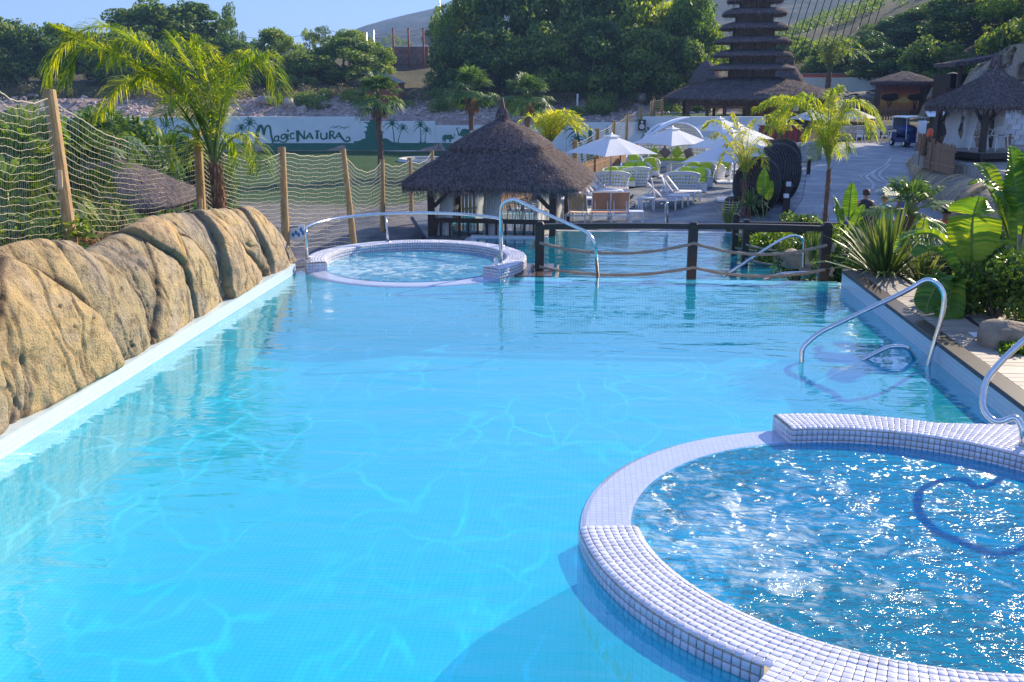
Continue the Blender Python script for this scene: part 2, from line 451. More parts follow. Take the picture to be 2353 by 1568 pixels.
M['mauve'] = simple('mauve_cushion', (0.26, 0.18, 0.18), (0.2, 0.14, 0.14), rough=0.85, scale=3)
M['glass_top'] = simple('smoked_glass_top', (0.25, 0.30, 0.34), rough=0.08)
M['paving'] = None
M['wall_white'] = simple('whitewashed_wall', (0.80, 0.82, 0.80), (0.70, 0.73, 0.72), rough=0.85, scale=0.6, detail=8)
M['mural_green'] = simple('mural_green_paint', (0.030, 0.17, 0.11), (0.022, 0.13, 0.085), rough=0.8, scale=1)
M['brown_wood'] = simple('brown_timber', (0.13, 0.065, 0.04), (0.07, 0.035, 0.025), rough=0.6, scale=3, stretch=(5, 5, 0.5), bump=0.3)
M['bamboo'] = simple('bamboo_cane', (0.34, 0.19, 0.10), (0.18, 0.10, 0.05), rough=0.5, scale=2, island=0.3)
M['red_paint'] = simple('brick_red_render', (0.36, 0.075, 0.05), (0.28, 0.055, 0.04), rough=0.8, scale=1)
M['red_sign'] = simple('red_sign_enamel', (0.62, 0.05, 0.04), (0.55, 0.04, 0.03), rough=0.4)
M['grey_roof'] = simple('slate_grey_roof', (0.18, 0.20, 0.24), (0.12, 0.13, 0.16), rough=0.7)
M['black'] = simple('black_plastic', (0.012, 0.012, 0.014), (0.008, 0.008, 0.01), rough=0.4)
M['plastic_white'] = simple('white_plastic', (0.82, 0.82, 0.82), (0.76, 0.76, 0.78), rough=0.3)
M['stone_white'] = simple('white_block', (0.62, 0.60, 0.57), (0.46, 0.44, 0.42), rough=0.85, scale=3, island=0.18, bump=0.5)
M['orange'] = simple('orange_float', (0.85, 0.12, 0.02), (0.75, 0.1, 0.02), rough=0.4)
M['turquoise'] = simple('turquoise_light_strip', (0.05, 0.65, 0.75), (0.04, 0.55, 0.7), rough=0.5)
M['skin'] = simple('fair_skin', (0.42, 0.22, 0.14), (0.36, 0.18, 0.11), rough=0.55)  # even skin tone of the fairer visitors
M['skin_dark'] = simple('tanned_skin', (0.24, 0.12, 0.08), (0.19, 0.09, 0.06), rough=0.55)
M['bark'] = simple('grey_bark', (0.16, 0.11, 0.08), (0.08, 0.055, 0.04), rough=0.9, scale=6, stretch=(3, 3, 0.6), bump=0.8)
M['palm_bark'] = simple('fibrous_palm_bark', (0.26, 0.14, 0.09), (0.10, 0.05, 0.035), rough=0.95, scale=7, stretch=(4, 4, 0.7), bump=1.0, bscale=20, bdist=0.03)
M['palm_fibre'] = simple('palm_fibre', (0.34, 0.19, 0.10), (0.18, 0.09, 0.05), rough=0.9, island=0.4)
M['stem_green'] = simple('green_stalk', (0.20, 0.26, 0.06), (0.12, 0.17, 0.04), rough=0.5, scale=5)
M['dry_leaf'] = simple('dry_leaf', (0.42, 0.24, 0.13), (0.26, 0.13, 0.07), rough=0.85, island=0.3, trans=0.3)
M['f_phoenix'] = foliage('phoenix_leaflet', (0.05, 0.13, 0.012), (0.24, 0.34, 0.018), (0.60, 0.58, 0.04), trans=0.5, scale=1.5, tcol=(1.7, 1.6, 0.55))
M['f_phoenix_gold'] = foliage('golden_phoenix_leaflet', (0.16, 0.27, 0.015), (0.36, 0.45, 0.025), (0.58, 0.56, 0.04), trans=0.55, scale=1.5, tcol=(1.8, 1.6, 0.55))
M['f_fan'] = foliage('fan_palm_leaf', (0.035, 0.085, 0.03), (0.085, 0.165, 0.05), (0.17, 0.25, 0.06), trans=0.3, scale=0.9)
M['f_fan_near'] = foliage('near_fan_palm_leaf', (0.05, 0.12, 0.015), (0.13, 0.21, 0.02), (0.25, 0.30, 0.03), trans=0.5, scale=1.2)
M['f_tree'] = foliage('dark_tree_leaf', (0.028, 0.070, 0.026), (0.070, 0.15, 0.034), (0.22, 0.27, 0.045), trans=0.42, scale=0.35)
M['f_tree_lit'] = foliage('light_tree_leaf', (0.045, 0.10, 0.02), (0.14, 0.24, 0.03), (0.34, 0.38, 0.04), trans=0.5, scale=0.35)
M['f_scrub'] = foliage('dry_scrub_leaf', (0.04, 0.05, 0.02), (0.10, 0.095, 0.045), (0.20, 0.15, 0.08), trans=0.25, scale=0.5)
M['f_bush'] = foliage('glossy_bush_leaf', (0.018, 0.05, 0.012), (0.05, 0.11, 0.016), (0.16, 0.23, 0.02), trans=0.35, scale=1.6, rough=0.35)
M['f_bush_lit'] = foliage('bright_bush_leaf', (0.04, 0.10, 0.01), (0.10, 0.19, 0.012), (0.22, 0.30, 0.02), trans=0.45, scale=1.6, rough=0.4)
M['f_banana'] = foliage('banana_leaf', (0.06, 0.15, 0.02), (0.14, 0.25, 0.03), (0.30, 0.36, 0.04), trans=0.42, scale=1.0, tcol=(1.5, 1.5, 0.35), rough=0.35)
M['f_phormium'] = foliage('flax_blade', (0.05, 0.10, 0.025), (0.12, 0.18, 0.045), (0.26, 0.28, 0.08), trans=0.35, scale=2.5, tcol=(1.4, 1.3, 0.6), rough=0.4)
# ================================================================ GROUND
def paving_mat(name, c1, c2, mort, bw, bh, rot=0, off=0.5, rough=0.55, ncol=(0.75, 0.75, 0.75), wet=None):
    m, nt, N, L, P = nm(name)
    tc = N.new('ShaderNodeTexCoord'); mp = N.new('ShaderNodeMapping'); mp.inputs['Rotation'].default_value = (0, 0, R_(rot))
    L.new(tc.outputs['Object'], mp.inputs[0])
    n0 = N.new('ShaderNodeTexNoise'); n0.inputs['Scale'].default_value = 0.8
    b = N.new('ShaderNodeTexBrick'); b.offset = off
    b.inputs['Scale'].default_value = 1.0; b.inputs['Brick Width'].default_value = bw; b.inputs['Row Height'].default_value = bh
    b.inputs['Mortar Size'].default_value = 0.012; b.inputs['Mortar Smooth'].default_value = 0.4
    b.inputs['Color1'].default_value = (*c1, 1); b.inputs['Color2'].default_value = (*c2, 1); b.inputs['Mortar'].default_value = (*mort, 1)
    L.new(mp.outputs[0], b.inputs[0])
    n = N.new('ShaderNodeTexNoise'); n.inputs['Scale'].default_value = 0.7; n.inputs['Detail'].default_value = 8; L.new(tc.outputs['Object'], n.inputs[0])
    r = ramp(N, L, n.outputs[0], [(0.3, ncol), (0.7, (1.1, 1.1, 1.1))])
    mx = N.new('ShaderNodeMix'); mx.data_type = 'RGBA'; mx.blend_type = 'MULTIPLY'; mx.inputs[0].default_value = 1
    L.new(b.outputs[0], mx.inputs[6]); L.new(r.outputs[0], mx.inputs[7])
    L.new(mx.outputs[2], P.inputs['Base Color'])
    rr = N.new('ShaderNodeMapRange'); rr.inputs[1].default_value = 0.35; rr.inputs[2].default_value = 0.65; rr.inputs[3].default_value = rough - 0.2; rr.inputs[4].default_value = rough + 0.2
    L.new(n.outputs[0], rr.inputs[0]); L.new(rr.outputs[0], P.inputs['Roughness'])
    iv = N.new('ShaderNodeMath'); iv.operation = 'SUBTRACT'; iv.inputs[0].default_value = 1.0; L.new(b.outputs['Fac'], iv.inputs[1])
    bb = bumpn(N, L, iv.outputs[0], 0.6, 0.012)
    n2 = N.new('ShaderNodeTexNoise'); n2.inputs['Scale'].default_value = 14; n2.inputs['Detail'].default_value = 5; L.new(tc.outputs['Object'], n2.inputs[0])
    b3 = bumpn(N, L, n2.outputs[0], 0.5, 0.02, bb.outputs[0])
    L.new(b3.outputs[0], P.inputs['Normal'])
    return m
M['terrace'] = paving_mat('terrace_paving', (0.145, 0.155, 0.175), (0.10, 0.11, 0.13), (0.045, 0.05, 0.06), 0.42, 0.21, rot=45)
M['path'] = paving_mat('stamped_path', (0.27, 0.27, 0.29), (0.21, 0.21, 0.235), (0.11, 0.11, 0.13), 0.5, 0.25, rot=8)
M['slab'] = paving_mat('pale_flagstone', (0.42, 0.38, 0.33), (0.34, 0.31, 0.27), (0.12, 0.11, 0.10), 0.55, 0.3, rot=30)

m, nt, N, L, P = nm('terrain_mix')
M['terrain'] = m
geo = N.new('ShaderNodeNewGeometry'); sp = N.new('ShaderNodeSeparateXYZ'); L.new(geo.outputs['Position'], sp.inputs[0])
n1 = N.new('ShaderNodeTexNoise'); n1.inputs['Scale'].default_value = 0.12; n1.inputs['Detail'].default_value = 9; n1.inputs['Roughness'].default_value = 0.65
n2 = N.new('ShaderNodeTexNoise'); n2.inputs['Scale'].default_value = 1.6; n2.inputs['Detail'].default_value = 8; n2.inputs['Roughness'].default_value = 0.7
tc = N.new('ShaderNodeTexCoord'); L.new(tc.outputs['Object'], n1.inputs[0]); L.new(tc.outputs['Object'], n2.inputs[0])
grass = ramp(N, L, n2.outputs[0], [(0.3, (0.016, 0.05, 0.014)), (0.7, (0.035, 0.085, 0.02))])
rocky = ramp(N, L, n2.outputs[0], [(0.3, (0.16, 0.105, 0.085)), (0.5, (0.34, 0.24, 0.20)), (0.7, (0.5, 0.40, 0.36))])
scrub = ramp(N, L, n2.outputs[0], [(0.3, (0.045, 0.045, 0.02)), (0.7, (0.13, 0.11, 0.06))])
at1 = N.new('ShaderNodeAttribute'); at1.attribute_name = 'kind'
mxa = N.new('ShaderNodeMix'); mxa.data_type = 'RGBA'; L.new(at1.outputs['Vector'], mxa.inputs[0])
sk = N.new('ShaderNodeSeparateXYZ'); L.new(at1.outputs['Vector'], sk.inputs[0])
L.new(sk.outputs[0], mxa.inputs[0]); L.new(grass.outputs[0], mxa.inputs[6]); L.new(rocky.outputs[0], mxa.inputs[7])
mxb = N.new('ShaderNodeMix'); mxb.data_type = 'RGBA'; L.new(sk.outputs[1], mxb.inputs[0]); L.new(mxa.outputs[2], mxb.inputs[6]); L.new(scrub.outputs[0], mxb.inputs[7])
grav = ramp(N, L, n2.outputs[0], [(0.3, (0.075, 0.08, 0.095)), (0.55, (0.15, 0.15, 0.17)), (0.72, (0.24, 0.24, 0.25))])
mxc = N.new('ShaderNodeMix'); mxc.data_type = 'RGBA'; L.new(sk.outputs[2], mxc.inputs[0]); L.new(mxb.outputs[2], mxc.inputs[6]); L.new(grav.outputs[0], mxc.inputs[7])
L.new(mxc.outputs[2], P.inputs['Base Color']); P.inputs['Roughness'].default_value = 0.9; P.inputs['Specular IOR Level'].default_value = 0.15
bb = bumpn(N, L, n2.outputs[0], 0.8, 0.15); L.new(bb.outputs[0], P.inputs['Normal'])

def ss(a, b, x): 
    t = np.clip((x - a) / (b - a), 0, 1); return t * t * (3 - 2 * t)
def lerp(a, b, t): return a + (b - a) * t
def fence_x(y):
    return np.interp(y, [0, 36, 42, 48, 58, 73, 83, 95, 130], [-7, -7, -4.5, 0.0, 1.2, 2.6, 4.1, 6.0, 8.0])
def ground_z(x, y):
    x = np.asarray(x, float); y = np.asarray(y, float)
    d = -x * math.sin(PSI) + y * math.cos(PSI)
    z = np.full(np.broadcast(x, y).shape, -4.0)
    p = np.stack([x * .15, y * .15, x * 0], -1)
    z = z + 0.25 * (fbm(p, 3, 5) - .5)
    side = ss(fence_x(y) - 6.5, fence_x(y) - 0.8, x)
    bank = np.interp(y, [0, 12, 16, 24, 82, 86, 200], [-0.2, -0.3, -0.9, -1.46, -1.46, -0.05, 0.0])
    z = lerp(z, bank, side)
    # slope behind the mural wall
    up = np.interp(d, [0, 110.4, 110.6, 114, 122, 150, 200, 300, 420], [-9, -9, -0.95, -0.5, 1.4, 4.6, 8, 12, 14])
    rk = (fbm(np.stack([x * .4, y * .4, x * 0], -1), 4, 9) - .5) * 2.0 * ss(112, 120, d)
    z = np.where((d > 110.5) & (x < 26), np.maximum(up + rk, -1.0), z)
    # right hand hill
    hz = np.clip((x - np.interp(y, [0, 112, 124], [40, 40, 20])) * 0.25, 0, 60) * ss(58, 95, y) + np.clip((x - 40) * 0.1, 0, 20)
    hz = hz + 9 * ss(112, 190, y) * ss(5, 30, x)
    z = np.where(x > 14, np.maximum(z, np.minimum(hz, 40) - 1.4), z)
    pl = ss(0, 1.5, x - np.interp(y, [0, 20, 31, 40, 58, 68, 84, 200], [13, 12.8, 12.8, 14, 18.6, 22.5, 29, 60])) * (y > 17)
    z = np.where(x > 11, np.maximum(z, lerp(-1.46, -0.05, pl)), z)
    # planting bed right of the pool
    bed = np.interp(y, [-10, 13.5, 16.5, 19, 23, 30], [0.1, 0.1, -0.25, -1.0, -1.25, -1.46])
    z = np.where((x > 4.7) & (x < 34) & (y < 30), np.maximum(z, bed), z)
    # sunk under the basins
    z = np.where((x > -5.6) & (x < 4.75) & (y < 16.6), -4.2, z)
    z = np.where((x > -4.6) & (x < 4.72) & (y >= 16.3) & (y < 30.2), -4.2, z)
    return z
xs = np.unique(np.concatenate([np.arange(-300, -60, 12.), np.arange(-60, -12, 1.5), np.arange(-12, 34, 0.5), [4.7, 4.71, 4.74, 4.76], np.arange(34, 90, 2.), np.arange(90, 330, 12.)]))
ys = np.unique(np.concatenate([np.arange(-60, -4, 8.), np.arange(-4, 48, 0.5), np.arange(48, 104, 1.5), np.arange(104, 130, 0.8), np.arange(130, 200, 3.), np.arange(200, 460, 12.)]))
X, Y = np.meshgrid(xs, ys)
Zg = ground_z(X, Y)
nx, ny = len(xs), len(ys)
idx = np.arange(nx * ny).reshape(ny, nx)
F_ = np.stack([idx[:-1, :-1], idx[:-1, 1:], idx[1:, 1:], idx[1:, :-1]], -1).reshape(-1, 4)
me = np_mesh('ground', np.stack([X, Y, Zg], -1).reshape(-1, 3), F_, True)
d_ = -X * math.sin(PSI) + Y * math.cos(PSI)
gravel = ss(-4.3, -2.9, Zg) * (Y < 60) + ss(0.30, 0.5, fbm(np.stack([X * .2, Y * .2, X * 0], -1), 4, 2)) * ((Y > 34) & (Y < 62) & (X > -30) & (X < 0)) * ss(62, 50, Y) * .8
rockk = np.where(d_ > 109, 1.0, np.clip(gravel, 0, 1))
rockk = np.where((X > 4.7) & (Y < 32), 0.6, rockk)
scr = np.where(d_ > 119, ss(119, 126, d_), 0.0)
scr = np.where((X > 16) & (Y > 60), 1.0, scr)
at = me.attributes.new('kind', 'FLOAT_VECTOR', 'POINT')
at.data.foreach_set('vector', np.stack([rockk, scr, np.clip(gravel, 0, 1) * .9 * (X < 4.6)], -1).astype(np.float32).ravel())
go = link('ground', me, None, M['terrain']); tag(go, kind='structure')
def gz(x, y): return float(ground_z(np.array([x]), np.array([y]))[0])

# terrace and path sheets
def flat(name, pts, z, m, label=None, thick=0.3):
    b = MB().poly(pts, z - thick, z)
    o = b.build(name, m); tag(o, label, kind='structure'); return o
flat('terrace', [(-4.8, 28.68), (-1.60, 28.68), (-1.60, 30.17), (4.9, 30.3), (5.4, 30), (7.1, 36), (8.3, 40.5), (12.5, 60), (17.5, 79), (18, 84.5), (4.3, 84), (2.3, 70), (-0.1, 50), (-1.0, 47.5), (-4.8, 42), (-6.2, 34)], -1.395, M['terrace'])
flat('path', [(6.6, 19.5), (11.4, 19.5), (11.6, 31), (12.7, 40), (17.6, 58), (21.5, 68), (27, 84.5), (18.05, 84.5), (17.52, 79), (12.52, 60), (8.32, 40.5), (7.12, 36), (5.6, 30.6)], -1.39, M['path'])

# ================================================================ MAIN POOL
XL, XR, YN, YF = -4.82, 3.84, -3.0, 15.42
flo = MB().add([(XL, YN, -0.85), (XR, YN, -0.85), (XR, YF, -0.85), (XL, YF, -0.85)], [(0, 1, 2, 3)]).build('pool_floor', M['pool_floor']); tag(flo, kind='structure')
b = MB(); b.box((XL - .12, (YN + YF + 0.3) / 2, -0.52), (.24, YF - YN + .3, 1.36))
o = b.build('pool_wall', M['pool_wall_x']); tag(o, 'white mosaic pool wall under the sculpted rock', kind='structure')
b = MB(); b.box((XR + .12, (YN + YF) / 2, -0.47), (.24, YF - YN, 1.38))
o = b.build('pool_wall', M['pool_wall_x']); tag(o, 'mosaic pool wall below the timber deck', kind='structure')
b = MB(); b.box((0, YN - .12, -0.5), (9.4, .24, 1.3))
o = b.build('pool_wall', M['pool_wall_y']); tag(o, kind='structure')
# infinity edge, its top just under the water
b = MB(); b.box((1.42, YF + .15, -1.21), (5.1, .30, 2.39))
o = b.build('infinity_edge', M['white_tile_xy']); tag(o, 'white mosaic overflow edge between the two pools', kind='structure')

SPA = [dict(c=(2.14, 6.44), ri=1.80, ro=2.20), dict(c=(-2.96, 16.55), ri=1.52, ro=1.86)]
def circ(c, r, n=96, a0=0, a1=360):
    return [(c[0] + r * math.cos(R_(a0 + (a1 - a0) * k / n)), c[1] + r * math.sin(R_(a0 + (a1 - a0) * k / n))) for k in range(n + (0 if abs(a1 - a0) == 360 else 1))]
from mathutils.geometry import tessellate_polygon
def poly_sheet(name, outer, holes, z, m, kind='structure', label=None):
    loops = [[Vector((x, y, 0)) for x, y in outer]] + [[Vector((x, y, 0)) for x, y in h] for h in holes]
    tris = tessellate_polygon(loops)
    vs = [(v.x, v.y, z) for l in loops for v in l]
    fs = []
    for t in tris:
        a, b_, c_ = [Vector(vs[i]) for i in t]
        fs.append(tuple(t) if (b_ - a).cross(c_ - a).z > 0 else tuple(reversed(t)))
    o = MB().add(vs, fs).build(name, m)
    return tag(o, label, kind=kind)
M['water'] = water('pool_water', (0.50, 0.90, 0.985), [('n', 1.1, (0.55, 1.5, 1), 6, 0.20, 0.12), ('n', 3.6, (0.5, 1.6, 1), -8, 0.20, 0.035), ('n', 9.0, (0.8, 1.3, 1), 20, 0.10, 0.012)], milk=(0.34, (0.02, 0.70, 0.86)), caus_tint=(3.8, 1.5))
M['water_low'] = water('lower_pool_water', (0.24, 0.70, 0.86), [('n', 1.2, (0.5, 1.6, 1), 4, 0.25, 0.12), ('n', 4.5, (0.5, 1.7, 1), -6, 0.25, 0.04)], milk=(0.4, (0.01, 0.50, 0.72)), pw_=2.3)
M['spa_water'] = water('bubbling_spa_water', (0.52, 0.84, 0.97), [('n', 2.0, (1, 1, 1), 30, 0.9, 0.24), ('n', 5.0, (.7, 2.2, 1), -38, 0.9, 0.12), ('n', 17.0, (.8, 1.7, 1), -30, 0.8, 0.028)], gr_=0.10, pw_=3.8, foam=(0.42, 3.6, (-1.1, -.1), 1.9), milk=(0.40, (0.02, 0.45, 0.76)))
M['spa_water_far'] = water('far_spa_water', (0.55, 0.86, 0.97), [('n', 2.5, (1, 1, 1), 30, 0.4, 0.12), ('n', 9.0, (1, 1.8, 1), -35, 0.5, 0.04)], foam=(0.5, 3.4, (-.4, -.3), 2.0), milk=(0.4, (0.10, 0.66, 0.86)), pw_=3.6)
# outline of the pool surface; notch where the left spa stands in it
c1 = SPA[1]['c']
arc = [p for p in circ(c1, 1.86, 60, 320, 216)]
arc = [p for p in arc if p[1] < YF + .30]
arc = sorted(arc, key=lambda p: -p[0])
outer = [(XL, YN), (XR, YN), (XR, YF + .30), (-1.10, YF + .30)] + [p for p in arc if -4.7 < p[0] < -0.85] + [(XL, 16.0)]
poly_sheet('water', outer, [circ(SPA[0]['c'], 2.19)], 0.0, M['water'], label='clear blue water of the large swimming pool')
# underwater steps at the right hand wall
b = MB()
for k, (x0, zt) in enumerate(((3.42, -0.18), (3.02, -0.38), (2.60, -0.58))):
    b.box(((x0 + XR) / 2, 9.35, (zt - .85) / 2), (XR - x0, 3.4 - k * .02, zt + .85))
o = b.build('pool_step', M['ledge']); tag(o, 'blue mosaic underwater steps by the right handrail', kind='structure')
b = MB()
for k, (x0, zt) in enumerate(((3.42, -0.18), (3.02, -0.38), (2.60, -0.58))):
    b.box((x0 + .035, 9.35, zt + .004), (.06, 3.36 - k * .02, .006))
o = b.build('step_edging', M['dark_tile']); tag(o, kind='structure')

# ---- mosaic tiles as real geometry
TV = np.array([(-.46, -.46, -.5), (.46, -.46, -.5), (.46, .46, -.5), (-.46, .46, -.5), (-.46, -.46, .6), (.46, -.46, .6), (.46, .46, .6), (-.46, .46, .6), (-.39, -.39, 1), (.39, -.39, 1), (.39, .39, 1), (-.39, .39, 1)])
TF = np.array([(0, 1, 5, 4), (1, 2, 6, 5), (2, 3, 7, 6), (3, 0, 4, 7), (4, 5, 9, 8), (5, 6, 10, 9), (6, 7, 11, 10), (7, 4, 8, 11), (8, 9, 10, 11)])
tile_me = np_mesh('tile', TV, TF); tile_me.materials.append(M['tile'])
def tiles_for(c, rin, rout, t0, t1, zt, zb_in, zb_out, pitch, rng, ends=(1, 1)):
    """list of (pos, tangent, normal-side dir, up, sx, sy)"""
    out = []
    rm = (rin(math.radians(t0)) + rout(math.radians(t0))) / 2
    n = int(abs(t1 - t0) * math.pi / 180 * rm / pitch)
    for i in range(n):
        a = R_(t0 + (t1 - t0) * (i + .5) / n); da = abs(R_(t1 - t0)) / n
        e = Vector((math.cos(a), math.sin(a), 0)); t = Vector((-e.y, e.x, 0)); C = Vector((c[0], c[1], 0))
        ri, ro = rin(a), rout(a)
        nr = max(1, round((ro - ri) / pitch)); w = (ro - ri) / nr
        for k in range(nr):
            r = ri + (k + .5) * w
            if r > 3.2: 
                pass
            sh = (0.5 * da if k % 2 else 0) * 0.0
            if r * da > 1.6 * pitch:
                q = max(1, round(r * da / pitch))
            else: q = 1
            for s_ in range(q):
                aa = a + (s_ + .5 - q / 2) * da / q
                ee = Vector((math.cos(aa), math.sin(aa), 0)); tt = Vector((-ee.y, ee.x, 0))
                z = zt
                up = Vector((0, 0, 1))
                if k == 0: up = (up - ee * .35).normalized(); z -= .007
                if k == nr - 1: up = (up + ee * .35).normalized(); z -= .007
                out.append((C + ee * r + Vector((0, 0, z)), tt, up, r * da / q, w))
        for (r, sgn, zb) in ((ri, -1, zb_in), (ro, 1, zb_out)):
            if zb is None: continue
            nz = max(1, round((zt - .02 - zb) / pitch)); h = (zt - .02 - zb) / nz
            for k in range(nz):
                out.append((C + e * r + Vector((0, 0, zt - .02 - (k + .5) * h)), t, e * sgn, r * da * .94, h * .90))
    for a_, on, sg in ((t0, ends[0], -1), (t1, ends[1], 1)):
        if not on: continue
        a = R_(a_); e = Vector((math.cos(a), math.sin(a), 0)); t = Vector((-e.y, e.x, 0)) * sg * (1 if t1 > t0 else -1)
        ri, ro = rin(a), rout(a); nr = max(1, round((ro - ri) / pitch)); w = (ro - ri) / nr
        nz = max(1, round((zt - .02) / pitch)); h = (zt - .02) / nz
        for k in range(nr):
            for j in range(nz):
                out.append((Vector((c[0], c[1], 0)) + e * (ri + (k + .5) * w) + Vector((0, 0, zt - .02 - (j + .5) * h)), e, t, w, h))
    return out
def tile_objects(tl, parent, th, rng, near=None, nmax=300):
    def frame(rec):
        p, t, u, sx, sy = rec
        u = (u + Vector([rng.uniform(-.06, .06) for _ in range(3)])).normalized()
        t = (t - u * t.dot(u)).normalized(); s_ = u.cross(t)
        return p, t, s_, u, sx, sy
    loc = parent.location
    tl = list(tl)
    if near is not None:
        tl.sort(key=lambda r: (r[0] - near).length)
        vis = [r for r in tl if r[0].y > 4.05]
        rest = [r for r in tl if r[0].y <= 4.05]
        big = vis[:nmax]; small = vis[nmax:] + rest
        for r in big:
            p, t, s_, u, sx, sy = frame(r)
            o = link('tile', tile_me, parent)
            Mx = Matrix((t * sx, s_ * sy, u * th)).transposed().to_4x4()
            Mx.translation = p - loc
            o.matrix_local = Mx
    else: small = tl
    A = np.zeros((len(small), 12, 3))
    for i, r in enumerate(small):
        p, t, s_, u, sx, sy = frame(r)
        B = np.array([list(t * sx), list(s_ * sy), list(u * th)])
        A[i] = TV @ B + np.array(p - loc)
    Fz = (TF[None] + 12 * np.arange(len(small))[:, None, None]).reshape(-1, 4)
    me = np_mesh('tiles', A.reshape(-1, 3), Fz)
    o = link('small_tiles', me, parent, M['tile']); tag(o, kind='stuff')
def body(c, rin, rout, t0, t1, zt, zb, n=60, loc=(0, 0, 0)):
    def f(u, v):
        a = R_(t0 + (t1 - t0) * u)
        ri, ro = rin(a) + .004, rout(a) - .004
        k = int(round(v * 4)) % 4
        r, z = ((ri, zb), (ri, zt - .008), (ro, zt - .008), (ro, zb))[k]
        return (c[0] + r * math.cos(a) - loc[0], c[1] + r * math.sin(a) - loc[1], z - loc[2])
    b = MB().sheet(f, n, 4)
    # end caps
    for a_ in (t0, t1):
        a = R_(a_); ri, ro = rin(a) + .004, rout(a) - .004
        b.add([(c[0] + r * math.cos(a) - loc[0], c[1] + r * math.sin(a) - loc[1], z - loc[2]) for r, z in ((ri, zb), (ri, zt - .008), (ro, zt - .008), (ro, zb))], [(0, 1, 2, 3)])
    return b
M['spa_floor'] = tilemat('spa_floor_mosaic', (0.10, 0.52, 0.80), (0.08, 0.46, 0.76), (0.04, 0.3, 0.5), 0.05, 0.004, 'xy')
M['spa_wall'] = tilemat('spa_wall_mosaic', (0.30, 0.62, 0.74), (0.26, 0.58, 0.70), (0.1, 0.35, 0.48), 0.05, 0.004, 'xz')
rngT = random.Random(4)
def build_spa(k, label, coping, spill, wmat, cat='spa pool'):
    s = SPA[k]; c = s['c']; ri, ro = s['ri'], s['ro']
    T = thing('spa_pool', label, cat, (c[0], c[1], 0))
    b = MB(); b.lathe([(0.01, -.85), (1.05, -.85), (1.15, -.42), (ri - .02, -.40), (ri, -.36)], 72)
    b.build('basin', M['spa_floor'], T, smooth=False)
    b = MB(); b.lathe([(ri, -.42), (ri, 0.004)], 72); b.lathe([(ro - .02, 0.003), (ro, -0.03), (ro - .01, -1.2)], 96)
    b.build('wall', M['spa_wall'], T)
    a0, a1 = spill
    b = MB(); b.lathe([(ri - .001, 0.016), (ri + .05, .022), (ro - .06, 0.018), (ro - .02, 0.004), (ro, -.03)], 60, a0=R_(a0 - 6), a1=R_(a1 + 6))
    b.build('spill_rim', M['wet_tile'], T)
    # water film of the spa with the overflow across the rim
    pts = []
    for q in range(120):
        a = 360 * q / 120
        on = any((a - o_) % 360 < (a1 - a0) for o_ in (a0,))
        r = ri + (.02 if on else .004)
        pts.append((r * math.cos(R_(a)), r * math.sin(R_(a))))
    vs = [(0, 0, .026)]; fs = []
    rings = 30
    for j in range(1, rings + 1):
        for q in range(120):
            f_ = j / rings
            z = .026
            rr = math.hypot(*pts[q]) * f_
            vs.append((pts[q][0] * f_, pts[q][1] * f_, z))
    for q in range(120): fs.append((0, 1 + q, 1 + (q + 1) % 120))
    for j in range(rings - 1):
        for q in range(120):
            a_ = 1 + j * 120 + q; b_ = 1 + j * 120 + (q + 1) % 120
            fs.append((a_, a_ + 120, b_ + 120, b_))
    w_ = MB().add(vs, fs)
    # water object keeps world coordinates in its texture by sitting at the spa centre
    w_.build('water', wmat, T, smooth=True)
    for (rin, rout, t0, t1, zt, zi, zo, ends, near) in coping:
        bd = body(c, rin, rout, t0, t1, zt, -0.5, 70, T.location)
        bd.build('coping', M['grout'], T)
        tl = tiles_for(c, rin, rout, t0, t1, zt, zi, zo, 0.05, rngT, ends)
        tile_objects(tl, T, 0.007, rngT, near)
    return T
cN = SPA[0]['c']
def roN(a):
    d = math.degrees(a) % 360
    if d < 66 or d > 270:                       # broad shelf that joins the pool wall on the right
        e = (math.cos(a), math.sin(a))
        lim = [2.2]
        if e[0] > 1e-3: tx = (XR - cN[0]) / e[0]
        else: tx = 9
        if e[1] > 0: ty = (2.02) / e[1]
        else: ty = (cN[1] - 3.2) / -e[1] if e[1] < -1e-3 else 9
        return max(1.81, min(tx, ty, 3.2))
    if d > 238: 
        e = (math.cos(a), math.sin(a))
        tx = (cN[0] - .88) / -e[0] if e[0] < -1e-3 else 9
        ty = (cN[1] - 3.2) / -e[1] if e[1] < -1e-3 else 9
        return max(2.2, min(tx, ty, 3.3))
    return 2.20
cam0 = Vector((0, 0, EYE))
build_spa(0, 'large bubbling spa pool with white mosaic rim in the foreground', [
    (lambda a: 1.80, roN, -173, -16, 0.125, -0.05, -0.06, (1, 0), cam0 + Vector((.8, 1.5, 0))),
    (lambda a: 1.80, roN, 103, -16, 0.16, -0.05, -0.06, (1, 0), None)], (104, 186), M['spa_water'])
build_spa(1, 'round spa pool behind the rock at the far end of the water', [
    (lambda a: 1.52, lambda a: 1.86, -36, 205, 0.17, -0.05, -0.4, (1, 1), None)], (206, 323), M['spa_water_far'])

